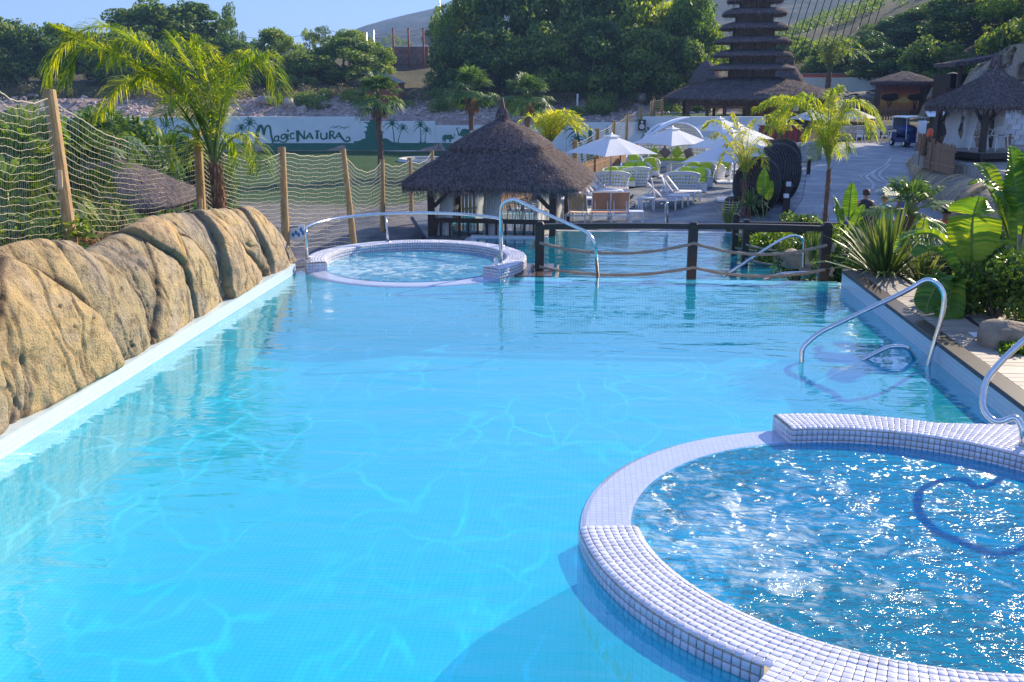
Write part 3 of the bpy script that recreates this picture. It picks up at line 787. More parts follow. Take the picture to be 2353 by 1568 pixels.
# ================================================================ LOWER POOL
ZL = -1.30
low_out = [(-3.35, 16.2), (4.40, 16.2), (4.40, 29.9), (-1.30, 29.9), (-1.30, 28.4), (-3.35, 28.4)]
b = MB().poly(low_out, -2.75, -2.7); o = b.build('lower_pool_floor', M['pool_floor']); tag(o, kind='structure')
b = MB()
b.box((4.54, 23.15, -2.05), (.27, 13.9, 1.47)); o = b.build('lower_pool_edge', M['white_tile_xy']); tag(o, 'white mosaic rim along the right of the lower pool', kind='structure')
b = MB(); b.box((1.63, 30.03, -2.04), (5.9, .26, 1.50)); o = b.build('lower_pool_edge', M['white_tile_xy']); tag(o, 'white rim of the lower pool beside the sun terrace', kind='structure')
b = MB(); b.box((-2.37, 28.53, -2.02), (2.22, .26, 1.54)); b.box((-1.42, 29.28, -2.03), (.27, 1.22, 1.52)); o = b.build('lower_pool_edge', M['white_tile_xy']); tag(o, 'white rim of the lower pool in front of the gazebo', kind='structure')
b = MB(); b.box((-3.48, 22.3, -2.05), (.26, 12.7, 1.50)); o = b.build('lower_pool_edge', M['white_tile_xy']); tag(o, kind='structure')
poly_sheet('water', low_out[:1] + [(4.66, 16.2), (4.66, 30.0), (-1.30, 30.0)] + low_out[4:], [], ZL, M['water_low'], label='turquoise water of the lower pool beyond the rope bridge')
# small splash pool behind the gazebo
b = MB(); b.poly([(-4.4, 30.3), (-1.7, 30.3), (-1.7, 34.5), (-4.4, 34.5)], -1.399, -1.37)
o = b.build('splash_pool_water', M['water_low']); tag(o, kind='structure')
b = MB(); b.poly([(-4.7, 30.1), (-1.6, 30.1), (-1.6, 34.8), (-4.7, 34.8)], -1.6, -1.385); o = b.build('splash_pool_rim', M['pool_floor']); tag(o, kind='structure')

# ================================================================ SCULPTED ROCK WALL
m, nt, N, L, P = nm('sculpted_rock')
M['rock'] = m
tc = N.new('ShaderNodeTexCoord')
na = N.new('ShaderNodeTexNoise'); na.inputs['Scale'].default_value = 1.1; na.inputs['Detail'].default_value = 6; na.inputs['Distortion'].default_value = .5
nb = N.new('ShaderNodeTexNoise'); nb.inputs['Scale'].default_value = 7; nb.inputs['Detail'].default_value = 10; nb.inputs['Roughness'].default_value = .72
nc = N.new('ShaderNodeTexNoise'); nc.inputs['Scale'].default_value = 45; nc.inputs['Detail'].default_value = 4
for n_ in (na, nb, nc): L.new(tc.outputs['Object'], n_.inputs[0])
ra = ramp(N, L, na.outputs[0], [(0.30, (0.30, 0.25, 0.20)), (0.46, (0.47, 0.37, 0.26)), (0.58, (0.56, 0.41, 0.21)), (0.75, (0.40, 0.34, 0.27))])
rb = ramp(N, L, nb.outputs[0], [(0.32, (0.34, 0.32, 0.32)), (0.47, (0.85, 0.85, 0.85)), (0.7, (1.15, 1.12, 1.08))])
mx = N.new('ShaderNodeMix'); mx.data_type = 'RGBA'; mx.blend_type = 'MULTIPLY'; mx.inputs[0].default_value = 1
L.new(ra.outputs[0], mx.inputs[6]); L.new(rb.outputs[0], mx.inputs[7])
at = N.new('ShaderNodeAttribute'); at.attribute_name = 'crack'
m3 = N.new('ShaderNodeMix'); m3.data_type = 'RGBA'; L.new(at.outputs['Fac'], m3.inputs[0]); 
ac = N.new('ShaderNodeAttribute'); ac.attribute_name = 'cell'; rc_ = ramp(N, L, ac.outputs['Fac'], [(0.0, (.72, .76, .84)), (.45, (1.0, 1.0, 1.0)), (1.0, (1.12, .98, .78))])
m4 = N.new('ShaderNodeMix'); m4.data_type = 'RGBA'; m4.blend_type = 'MULTIPLY'; m4.inputs[0].default_value = 1; L.new(mx.outputs[2], m4.inputs[6]); L.new(rc_.outputs[0], m4.inputs[7])
L.new(m4.outputs[2], m3.inputs[6]); m3.inputs[7].default_value = (0.13, 0.085, 0.055, 1)
L.new(m3.outputs[2], P.inputs['Base Color']); P.inputs['Roughness'].default_value = .85; P.inputs['Specular IOR Level'].default_value = .2
b1 = bumpn(N, L, nb.outputs[0], .9, .07); b2_ = bumpn(N, L, nc.outputs[0], .8, .018, b1.outputs[0]); L.new(b2_.outputs[0], P.inputs['Normal'])

def rock_sheet(name, s_pts, base, crest, back, lean, seeds, label, cat, NU=640, NV=190, amp=.19, flip=False, mat=None, aniso=(1.0, .20)):
    """s runs along the wall, t from the foot (0) over the crest (~.7) to the back foot (1)"""
    s = np.linspace(0, 1, NU); t = np.linspace(0, 1, NV)
    Sg, Tg = np.meshgrid(s, t)
    sx = np.interp(Sg, s_pts[0], s_pts[1]); sy = np.interp(Sg, s_pts[0], s_pts[2])
    hb = np.interp(Sg, base[0], base[1]); hc = np.interp(Sg, crest[0], crest[1]) 
    # direction across
    dx = np.gradient(sx, axis=1); dy = np.gradient(sy, axis=1); ln = np.hypot(dx, dy) + 1e-9
    nxn, nyn = -dy / ln, dx / ln
    if flip: nxn, nyn = -nxn, -nyn
    H = hc - hb
    # profile : rises with slight lean, rounds over
    tt = np.clip(Tg / .66, 0, 1); tb = np.clip((Tg - .66) / .34, 0, 1)
    off = lean * tt ** 2.6 + (back - lean) * tb
    zz = hb + H * (1 - (1 - tt) ** 1.35) - (H + .5) * tb ** 2.2
    rng = np.random.default_rng(7)
    arc = Sg * np.hypot(sx[0, -1] - sx[0, 0], sy[0, -1] - sy[0, 0])
    q = np.stack([arc * aniso[0] + .35 * (fbm(np.stack([arc, Tg * 3, arc * 0], -1), 3, 3) - .5) + Tg * .7, Tg * 2.4 * aniso[1] / .55], -1)
    sd = np.array(seeds)
    # two layers of cell cracks
    def cells(q, sd):
        d = np.sqrt(((q[..., None, :] - sd) ** 2).sum(-1)); d.sort(axis=-1)
        return d[..., 0], d[..., 1]
    f1, f2 = cells(q, sd)
    e = f2 - f1
    dd_ = np.sqrt(((q[..., None, :] - sd) ** 2).sum(-1)); ci = dd_.argmin(-1)
    cr_ = rng.uniform(-1, 1, (len(sd), 3)); lq = q - sd[ci]
    disp = amp * (.40 * (1 - np.exp(-e * 50)) + .18 * ss(0, .3, e)) + amp * (.30 * cr_[ci, 0] + .5 * cr_[ci, 1] * lq[..., 0] + .2 * cr_[ci, 2] * lq[..., 1]) * ss(0, .06, e)
    sd2 = np.stack([rng.uniform(-.5, q[..., 0].max() + .5, 80), rng.uniform(-.2, 1.4, 80)], -1)
    q2 = q + .12 * np.stack([fbm(np.stack([q[..., 0] * 2, q[..., 1] * 2, q[..., 0] * 0], -1), 2, 11) - .5] * 2, -1)
    g1, g2 = cells(q2 * np.array([1.0, .8]), sd2 * np.array([1.0, .8]))
    e2 = g2 - g1
    msk = ss(.42, .58, fbm(np.stack([q[..., 0] * .9, q[..., 1] * .9, q[..., 0] * 0 + 5], -1), 2, 21))
    disp = disp + amp * .16 * (1 - np.exp(-e2 * 60)) * msk
    P3 = np.stack([sx, sy, zz], -1)
    rd_ = 1 - np.abs(fbm(P3 * np.array([1.6, 2.4, 1.0]), 4, 33) - .5) * 2
    disp = disp + .10 * (fbm(P3 * 1.3, 3, 31) - .5) + .045 * (fbm(P3 * 8, 4, 41) - .5) - .018 * ss(.93, .995, rd_)
    pit = fbm(P3 * 9, 2, 51); disp = disp - .025 * ss(.80, .86, pit)
    disp = disp * ss(0, .05, Tg + .02)
    off = off - disp * (1 - .4 * tb); zz = zz + disp * .6 * ss(.3, .66, Tg) * (1 - tb)
    px = sx + nxn * off; py = sy + nyn * off
    idx = np.arange(NU * NV).reshape(NV, NU)
    F_ = np.stack([idx[:-1, :-1], idx[:-1, 1:], idx[1:, 1:], idx[1:, :-1]], -1).reshape(-1, 4)
    if flip: F_ = F_[:, ::-1]
    me = np_mesh(name, np.stack([px, py, zz], -1).reshape(-1, 3), F_, True)
    ck = np.clip(np.exp(-e * 34) * .9 + .45 * ss(.92, .995, rd_) + np.exp(-e2 * 45) * .35 * msk + .4 * ss(.80, .86, pit), 0, 1)
    at = me.attributes.new('crack', 'FLOAT', 'POINT'); at.data.foreach_set('value', ck.astype(np.float32).ravel())
    ac = me.attributes.new('cell', 'FLOAT', 'POINT'); ac.data.foreach_set('value', (.5 + .5 * cr_[ci, 0]).astype(np.float32).ravel())
    o = link(name, me, None, mat or M['rock']); tag(o, label, cat)
    return o
yy = [5.0, 7.4, 8.2, 9.0, 9.66, 9.94, 10.33, 11.0, 11.6, 12.3, 13.3, 14.3, 15.3, 15.75, 16.15]
hh = [1.72, 1.62, 1.55, 1.5, 1.4, 1.22, 1.26, 1.33, 1.39, 1.38, 1.25, 1.17, 1.06, .75, .25]
rs = [(y - 5.0) / (16.15 - 5.0) for y in yy]
seeds = []
rg = random.Random(12)
for k, a in enumerate([.1, .9, 1.9, 2.5, 3.4, 4.2, 5.2, 5.8, 6.7, 7.5, 8.1, 9.0, 9.7, 10.6, 11.3, 12.1]):
    seeds.append((a + rg.uniform(-.22, .22), .95 + rg.uniform(-.2, .2)))
    if k in (5, 8, 9, 11): seeds.append((a - .35 + rg.uniform(-.1, .1), -.05))
rock_sheet('rock_wall', ([0, 1], [-4.98, -4.98], [5.0, 16.15]), ([0, 1], [.13, .11]), (rs, hh), 1.35, .42, seeds,
    'ochre sculpted rock wall rising along the left side of the pool', 'rock wall')
# ================================================================ TIMBER DECK beside the pool
rng = random.Random(3)
T = thing('timber_deck', 'narrow weathered timber deck running along the right of the pool', 'deck', (3.86, 12, .245))
pm = MB().box((0, 0, 0), (.50, .132, .028)).mesh('deck_board'); pm.materials.append(M['deck'])
y = 4.0
while y < 15.35:
    o = link('deck_board', pm, T); o.location = (.42 + rng.uniform(-.003, .003), y - 12, -.012 + rng.uniform(-.002, .002)); o.rotation_euler = (0, 0, rng.uniform(-.006, .006))
    y += .142
b = MB(); b.box((.06, -2.3, -.02), (.20, 11.4, .05)); b.build('edging', M['trim'], T, bevel=.006)
b = MB(); b.box((.70, -2.3, -.02), (.05, 11.4, .05)); b.box((.40, 3.42, -.02), (.62, .05, .05)); b.build('edging', M['trim'], T, bevel=.006)
b = MB(); b.box((.42, -2.3, -.24), (.5, 11.3, .38)); b.build('frame', M['trim'], T)
o = MB().box((4.40, 11.3, .255), (.2, .2, .012)).build('drain_cover', M['plastic_white'], bevel=.003)
tag(o, 'small white square cover plate lying on the timber deck', 'cover plate')
# grey boarded floor and flagstones right of the deck
T = thing('boarded_walk', 'broad grey boarded walk in leaf shade right of the narrow deck', 'deck', (5.9, 9.5, .2))
pm2 = MB().box((0, 0, 0), (2.2, .19, .03)).mesh('walk_board'); pm2.materials.append(M['deck'])
for k in range(36):
    o = link('board', pm2, T); o.location = (-.15 + rng.uniform(-.02, .02), -4.2 + k * .205, rng.uniform(-.004, .004)); o.rotation_euler = (0, 0, -.10 + rng.uniform(-.01, .01))
flat('flagstones', [(4.62, 4), (9.5, 4), (9.5, 13.2), (4.62, 13.2)], .165, M['slab'], thick=.3)

# ================================================================ HANDRAILS
def arc_pts(pts, rad, n=6):
    """polyline with rounded corners"""
    pts = [Vector(p) for p in pts]; out = [pts[0]]
    for i in range(1, len(pts) - 1):
        a, b_, c_ = pts[i - 1], pts[i], pts[i + 1]
        d1 = (a - b_).normalized(); d2 = (c_ - b_).normalized()
        r = min(rad, (a - b_).length * .48, (c_ - b_).length * .48)
        p1 = b_ + d1 * r; p2 = b_ + d2 * r
        for k in range(n + 1):
            t = k / n
            out.append((1 - t) ** 2 * p1 + 2 * t * (1 - t) * b_ + t * t * p2)
    out.append(pts[-1]); return out
def rail(label, pts, rad, r=.0275, flanges=(), extra=None):
    base = Vector(pts[0]); T = thing('handrail', label, 'handrail', base)
    MB().tube([p - base for p in arc_pts(pts, rad)], r, 14).build('tube', M['steel'], T, smooth=True)
    for f_ in flanges:
        f_ = Vector(f_) - base
        MB().lathe([(r, .022), (r * 1.9, .016), (r * 2.1, 0), (r * 2.1, -.004)], 16, f_).build('flange', M['steel'], T, smooth=True)
    if extra: extra(T, base)
    return T
# curved rail round the back of the far spa
cz = .66
pA, pM, pB = Vector((-4.70, 16.0, .17)), Vector((-3.95, 18.0, .17)), Vector((-1.62, 17.75, .17))
c1 = Vector((-2.96, 16.55, 0))
pts = [pA, Vector((pA.x, pA.y, cz))]
a0 = math.atan2(pA.y - c1.y, pA.x - c1.x); a1 = math.atan2(pB.y - c1.y, pB.x - c1.x)
if a0 < 0: a0 += 2 * math.pi
for k in range(1, 16):
    a = a0 + (a1 - a0) * k / 16
    rr = lerp((pA - c1).xy.length, (pB - c1).xy.length, k / 16)
    pts.append(Vector((c1.x + rr * math.cos(a), c1.y + rr * math.sin(a), cz + .02 * math.sin(math.pi * k / 16))))
pts += [Vector((pB.x, pB.y, cz)), pB]
am = math.radians(118); pm_ = Vector((c1.x + 1.70 * math.cos(am), c1.y + 1.70 * math.sin(am), .17))
rr_ = lerp((pA - c1).xy.length, (pB - c1).xy.length, (am - a0) / (a1 - a0)); pt_ = Vector((c1.x + rr_ * math.cos(am), c1.y + rr_ * math.sin(am), cz + .0))
rail('long curved steel rail around the back of the far spa pool', pts, .10, flanges=(pA, pB, pm_), extra=lambda T, b0: MB().tube([pm_ - b0, pt_ - b0], .02, 12).build('upright', M['steel'], T, smooth=True))
q0 = Vector((-1.47, 15.98, .17)); q4 = G(1374, 640, -.05)
rail('steel grab rail stepping down from the far spa into the big pool', [q0, V(1150, 470, 15.98), V(1178, 455, 15.95), V(1235, 483, 15.85), V(1352, 535, 15.6), V(1368, 560, 15.5), q4], .16, flanges=(q0,))
# near rail on the underwater steps
n0 = G(1842, 832, 0); n4 = Vector((3.72, 10.9, -.18))
f = lambda x, y, Y: V(x, y, Y)
rail('tall steel handrail rising from the water to the underwater steps on the right', [n0 - Vector((0, 0, .35)), n0, V(1842, 800, 10.94), V(1880, 765, 10.95), V(2085, 668, 11.0), V(2135, 636, 10.95), V(2172, 668, 10.92), V(2167, 720, 10.9), Vector((n4.x, n4.y, 0)), n4], .22, flanges=(n4,))
m0 = G(1983, 826, 0)
rail('low steel handrail half under water beside the taller one', [m0 - Vector((.5, 0, .30)), m0, V(2045, 795, 11.1), V(2085, 796, 11.08), G(2104, 828, -.02), G(2108, 835, -.2)], .14, flanges=(G(2108, 835, -.18),))
r0 = G(2348, 1030, .16)
rail('steel handrail with a curled foot standing on the white rim at the right edge', [r0, V(2350, 985, r0.y), V(2335, 955, r0.y + .05), V(2290, 975, r0.y + .1), V(2255, 940, r0.y + .2), V(2262, 875, r0.y + .3), V(2310, 820, r0.y + .32), V(2360, 775, r0.y + .35), V(2440, 720, r0.y + .4), V(2620, 640, r0.y + .5), V(2680, 700, r0.y + .5), G(2700, 1000, .2)], .09, r=.026, flanges=(r0,))
# rails of the lower pool
a_ = G(1665, 632, -1.35); b_ = Vector((4.55, a_.y + 1.4, -1.28))
rail('sloping steel rail on the right side of the lower pool', [V(1662, 636, 17.6), V(1790, 553, 18.4), V(1822, 540, 18.6), V(1848, 548, 18.6), V(1847, 600, 18.6), V(1846, 640, 18.6)], .16)
rail('low bent steel rail at the near right corner of the lower pool', [V(1755, 642, 16.9), V(1800, 628, 17.0), V(1880, 626, 17.0), V(1882, 645, 17.0)], .10)
rail('short upright steel rail at the far edge of the lower pool', [V(1529, 518, 30.15), V(1529, 470, 30.15), V(1534, 466, 30.25), V(1534, 518, 30.4)], .05, r=.03)

# ================================================================ ROPE BRIDGE
def rope_pts(a, b, sag, n=26):
    a = Vector(a); b = Vector(b)
    return [a.lerp(b, k / n) + Vector((0, 0, -4 * sag * (k / n) * (1 - k / n))) for k in range(n + 1)]
def rope_mesh(b, pts, r):
    # three strands laid round each other
    fine = []
    for i in range(len(pts) - 1):
        for k in range(4): fine.append(pts[i].lerp(pts[i + 1], k / 4))
    fine.append(pts[-1])
    for s_ in range(3):
        q = []
        for i, p in enumerate(fine):
            t = (fine[min(i + 1, len(fine) - 1)] - fine[max(i - 1, 0)]).normalized()
            u = t.cross(Vector((0, 0, 1))).normalized(); v = t.cross(u)
            a = i * .9 + s_ * 2.094
            q.append(p + (u * math.cos(a) + v * math.sin(a)) * r * .52)
        b.tube(q, r * .6, 5)
def tassel(c, T, b0):
    b = MB(); b.ell(c - b0, (.035, .035, .045), 8, 6)
    for k in range(9):
        a = k * .7; d = Vector((math.cos(a) * .035 - .02, math.sin(a) * .03, -.09 - .01 * (k % 3)))
        b.tube([c - b0, c - b0 + d * .5 + Vector((0, 0, .005)), c - b0 + d], .009, 4)
    b.build('rope_knot', M['rope'], T)
YB = 16.4
P1, P2, P3 = V(1240, 615, YB), V(1588, 640, YB), V(1891, 641, YB)
T = thing('rope_footbridge', 'dark timber rope rail with three stout posts across the overflow edge', 'footbridge', (1.6, YB, 0))
b0 = T.location
tops = []
for p, ztop in ((P1, .80), (P2, .82), (P3, .84)):
    b = MB(); q = Vector((p.x, YB, 0)) - b0
    w_ = .075
    b.box(q + Vector((0, 0, (ztop - .05 - .75) / 2)), (w_ * 2, w_ * 2, ztop - .05 + .75))
    z_ = ztop - .05
    b.add([q + Vector((-w_, -w_, z_)), q + Vector((w_, -w_, z_)), q + Vector((w_, w_, z_)), q + Vector((-w_, w_, z_))] + [q + Vector((sx * w_ * .6, sy * w_ * .6, ztop)) for sx, sy in ((-1, -1), (1, -1), (1, 1), (-1, 1))], [(0, 1, 5, 4), (1, 2, 6, 5), (2, 3, 7, 6), (3, 0, 4, 7), (4, 5, 6, 7)])
    b.build('post', M['wood_dark'], T, bevel=.006)
    tops.append(q)
for i in (0, 1):
    A, B = tops[i], tops[i + 1]
    zs = (.72, .75, .735)
    n = 8
    pts = [Vector((lerp(A.x, B.x, k / n), 0, lerp(zs[i], zs[i + 1], k / n) + .012 * math.sin(math.pi * k / n))) for k in range(n + 1)]
    pts[0].x += .075; pts[-1].x -= .075
    b = MB()
    for k in range(n): b.beam(pts[k], pts[k + 1] + Vector((.004, 0, 0)), .10, .085)
    b.build('top_rail', M['wood_dark_x'], T)
    for zt, sg in ((.46, .17), (.06, .13)):
        b = MB(); rope_mesh(b, rope_pts(A + Vector((.0, -.085, zt + (.03 if i else 0))), B + Vector((0, -.085, zt + .02)), sg), .026)
        b.build('rope', M['rope'], T)
for z_ in (.42, .02):
    tassel(Vector((P1.x - .11, YB - .05, z_ + .03)), T, b0)
    tassel(Vector((P3.x + .12, YB - .05, z_ + .05)), T, b0)
pl = MB().box((0, 0, 0), (.115, 1.15, .035)).mesh('plank'); pl.materials.append(M['deck_wet'])
for k in range(40):
    x = P1.x - .35 + k * .128
    z_ = -.0 if k < 5 else -.38
    if x > 4.5: break
    o = link('plank', pl, T); o.location = (x - b0.x, .0, z_ - .02); o.rotation_euler = (rng.uniform(-.005, .005), 0, rng.uniform(-.01, .01))
b = MB()
b.box((P1.x + .29 - b0.x, 0, -.1), (.03, 1.15, .16)); b.box((P1.x - .05 - b0.x, -.56, -.09), (.66, .03, .12)); b.build('fascia', M['deck'], T)
b = MB(); b.box((.6, .45, -.5), (5.0, .12, .2)); b.box((.6, -.3, -.5), (5.0, .12, .2)); b.build('bearer', M['wood_dark_x'], T)
# two further rails beyond, on the bank right of the lower pool
for k, (xa, ya, xb, yb, Y0, lab) in enumerate(((1692, 494, 2010, 497, 26.0, 'dark timber rope railing among the plants, the farther of two'), (1716, 507, 1935, 509, 24.3, 'dark timber rope railing among the plants, the nearer of two'))):
    A = V(xa, ya, Y0); B = V(xb, yb, Y0)
    T = thing('rope_railing', lab, 'railing', (A.x, A.y, -1.3))
    hgt = A.z + 1.3
    for p in (0, (B.x - A.x)):
        b = MB(); b.box((p, 0, hgt / 2), (.16, .16, hgt)); b.box((p, 0, hgt + .015), (.11, .11, .03)); b.build('post', M['wood_dark'], T, bevel=.01)
    b = MB(); b.beam((.08, 0, hgt - .22), (B.x - A.x - .08, 0, hgt - .22), .10, .09); b.build('top_rail', M['wood_dark_x'], T)
    for z_ in (.55, .2):
        b = MB(); rope_mesh(b, rope_pts((0, -.09, z_), (B.x - A.x, -.09, z_), .16), .026); b.build('rope', M['rope'], T)
# cup and little pot on the spa rim, information plate
T = thing('drinking_cup', 'clear plastic cup with a green straw standing on the far spa rim', 'cup', V(1140, 600, 15.75) * 1.0)
T.location.z = .17
m, nt, N, L, P = nm('clear_plastic'); P.inputs['Alpha'].default_value = .35; P.inputs['Base Color'].default_value = (.85, .9, .95, 1); P.inputs['Roughness'].default_value = .1
M['clear'] = m
MB().lathe([(.0, 0), (.028, 0), (.04, .12), (.037, .12), (.026, .004)], 16).build('cup_wall', m, T, smooth=True)
MB().tube([(-.01, 0, .01), (.02, 0, .2)], .005, 6).build('straw', M['lime'], T)
T = thing('ashtray_pot', 'small white pot on the left end of the far spa rim', 'pot', (-4.62, 15.87, .172))
MB().lathe([(0, .07), (.035, .07), (.035, .055), (.022, .05), (.028, 0), (0, 0)], 16).build('pot_wall', M['plastic_white'], T, smooth=True)
MB().lathe([(0, .078), (.045, .078), (.045, .068), (0, .068)], 16).build('pot_lid', M['plastic_white'], T, smooth=True)

# ================================================================ NET FENCE on the left
posts = []
for (xt, yt, xb, yb, D) in ((-140, 60, -60, 600, 8.6), (113, 208, 166, 572, 12.0), (452, 300, 466, 520, 16.5), (647, 339, 657, 560, 21.0), (787, 343, 813, 560, 26.0), (877, 366, 880, 545, 31.0), (941, 363, 947, 545, 36.0), (992, 346, 1000, 540, 41.0)):
    posts.append((VF(xt, yt, D), VF(xb, yb, D)))
T = thing('net_fence', 'tall net fence on round pine posts beyond the rock and palm', 'fence', (posts[1][1].x, posts[1][1].y, -1))
b0 = T.location.copy()
def net_post(a, b_, r, T, b0, cap=True):
    d = (b_ - a)
    b = MB(); b.tube([a + Vector((0, 0, 0)) - b0, a + d * .5 - b0, b_ + d * .1 - b0], r, 12); b.build('post', M['post'], T, smooth=False)
for i, (a, b_) in enumerate(posts):
    net_post(a, b_, .075 if i < 3 else .085, T, b0)
def net_panel(A, B, T, b0, rows, cols, sag, seed, r=.0045, bulge=.35):
    """A=(top,bottom) B=(top,bottom). cords as thin square tubes"""
    rg = np.random.default_rng(seed)
    def pt(u, v):
        t = A[0].lerp(B[0], u); bt = A[1].lerp(B[1], u)
        s_ = 4 * u * (1 - u)
        p = t.lerp(bt, v) + Vector((0, 0, -sag * s_ * (1 - v * .75)))
        p += Vector((-bulge * s_ * v, 0, .0))
        return p
    b = MB()
    jit = rg.normal(0, 1, (rows + 1, cols + 1, 2))
    gp = [[pt(min(1, max(0, (c + .18 * jit[rr, c, 0]) / cols)), (rr + .05 * jit[rr, c, 1] + .12 * math.sin(c * .5 + rr * .6)) / rows) - b0 for c in range(cols + 1)] for rr in range(rows + 1)]
    vs, fs = [], []
    def seg(p, q, rad):
        d = (q - p); L_ = d.length
        if L_ < 1e-5: return
        d /= L_; s1 = d.orthogonal().normalized() * rad; s2 = d.cross(s1).normalized() * rad
        k = len(vs)
        for c_ in (p, q):
            vs.append(c_ + s1); vs.append(c_ - s1 * .5 + s2 * .87); vs.append(c_ - s1 * .5 - s2 * .87)
        fs.extend([(k, k + 1, k + 4, k + 3), (k + 1, k + 2, k + 5, k + 4), (k + 2, k, k + 3, k + 5)])
    for rr in range(rows + 1):
        for c in range(cols):
            seg(gp[rr][c], gp[rr][c + 1], r * (.55 if rr else 1.1))
    for c in range(cols + 1):
        for rr in range(rows):
            seg(gp[rr][c], gp[rr + 1][c], r * .32)
    b.add(vs, fs)
    o = b.build('net', M['net'], T)
    return o
spec = [(20, 52, .25), (20, 56, .35), (22, 56, .30), (22, 56, .10), (20, 50, .40), (20, 46, .18), (18, 40, .25)]
for i in range(7):
    rw, cl, sg = spec[i]
    A = (posts[i][0] - Vector((0, 0, .08)), posts[i][1] - Vector((0, 0, .05))); B = (posts[i + 1][0] - Vector((0, 0, .08)), posts[i + 1][1] - Vector((0, 0, .05)))
    net_panel(A, B, T, b0, rw, cl, sg, 100 + i, r=.0050 + .0011 * i)
for (x, y, D) in ((236, 470, 11.9), (785, 360 + 0, 21)):
    pass
for p_, q_ in ((posts[1], .58), (posts[2], .80)):
    c_ = p_[0].lerp(p_[1], q_) + Vector((.02, -.085, 0)) - b0
    MB().box(c_, (.05, .012, .30), tilt=(.0, .06)).build('thermometer', M['beige_sling'], T)
# fence carrying on along the terrace toward the pagoda
fx = [(1320, 415, 44.5), (1373, 295, 48), (1411, 277, 57), (1441, 261, 67), (1472, 245, 77), (1497, 231, 86), (1503, 226, 92), (1522, 224, 97)]
p2 = []
for (x, yt, D) in fx:
    t = VF(x, yt, D)
    if t.z < .4: t.z = .6
    p2.append((t, Vector((t.x + .0, t.y, -1.5))))
T = thing('net_fence', 'net fence on wooden posts climbing past the white parasols to the pagoda', 'fence', p2[1][1])
b0 = T.location.copy()
for a, b_ in p2: net_post(a, b_, .11, T, b0)
for i in range(len(p2) - 1):
    net_panel((p2[i][0] - Vector((0, 0, .1)), p2[i][1] + Vector((0, 0, .9))), (p2[i + 1][0] - Vector((0, 0, .1)), p2[i + 1][1] + Vector((0, 0, .9))), T, b0, 10, 18, .15, 200 + i, r=.012, bulge=.1)
# information plate on the third post
c_ = V(669, 535, 20.6)
T = thing('notice_board', 'small white notice with blue figures on the fence near the curved rail', 'sign', c_)
T.location.z -= .0; T.rotation_euler = (0, -.07, .12); T.scale = (1.05, 1, 1)
b = MB(); b.box((0, 0, 0), (.56, .03, .30)); b.build('panel', M['plastic_white'], T)
b = MB(); b.box((-.26, -.02, 0), (.03, .012, .30)); b.build('wooden_edge', M['post'], T)
b = MB()
for k in range(6): b.box((-.12, -.018, .075 - k * .032), (.20 - .02 * (k % 3), .005, .010))
b.build('text_line', M['pole'], T)
b = MB(); b.box((-.02, -.018, .122), (.34, .005, .022)); b.build('heading', M['mural_green'], T)
b = MB()
for k, (x, z) in enumerate(((.04, -.04), (.10, .0), (.15, -.05), (.21, .05), (.24, -.02))): b.ell((x, -.018, z), (.03, .006, .05), 8, 5)
M['blue_print'] = simple('blue_print', (.04, .25, .55), rough=.5)
b.build('figure', M['blue_print'], T)

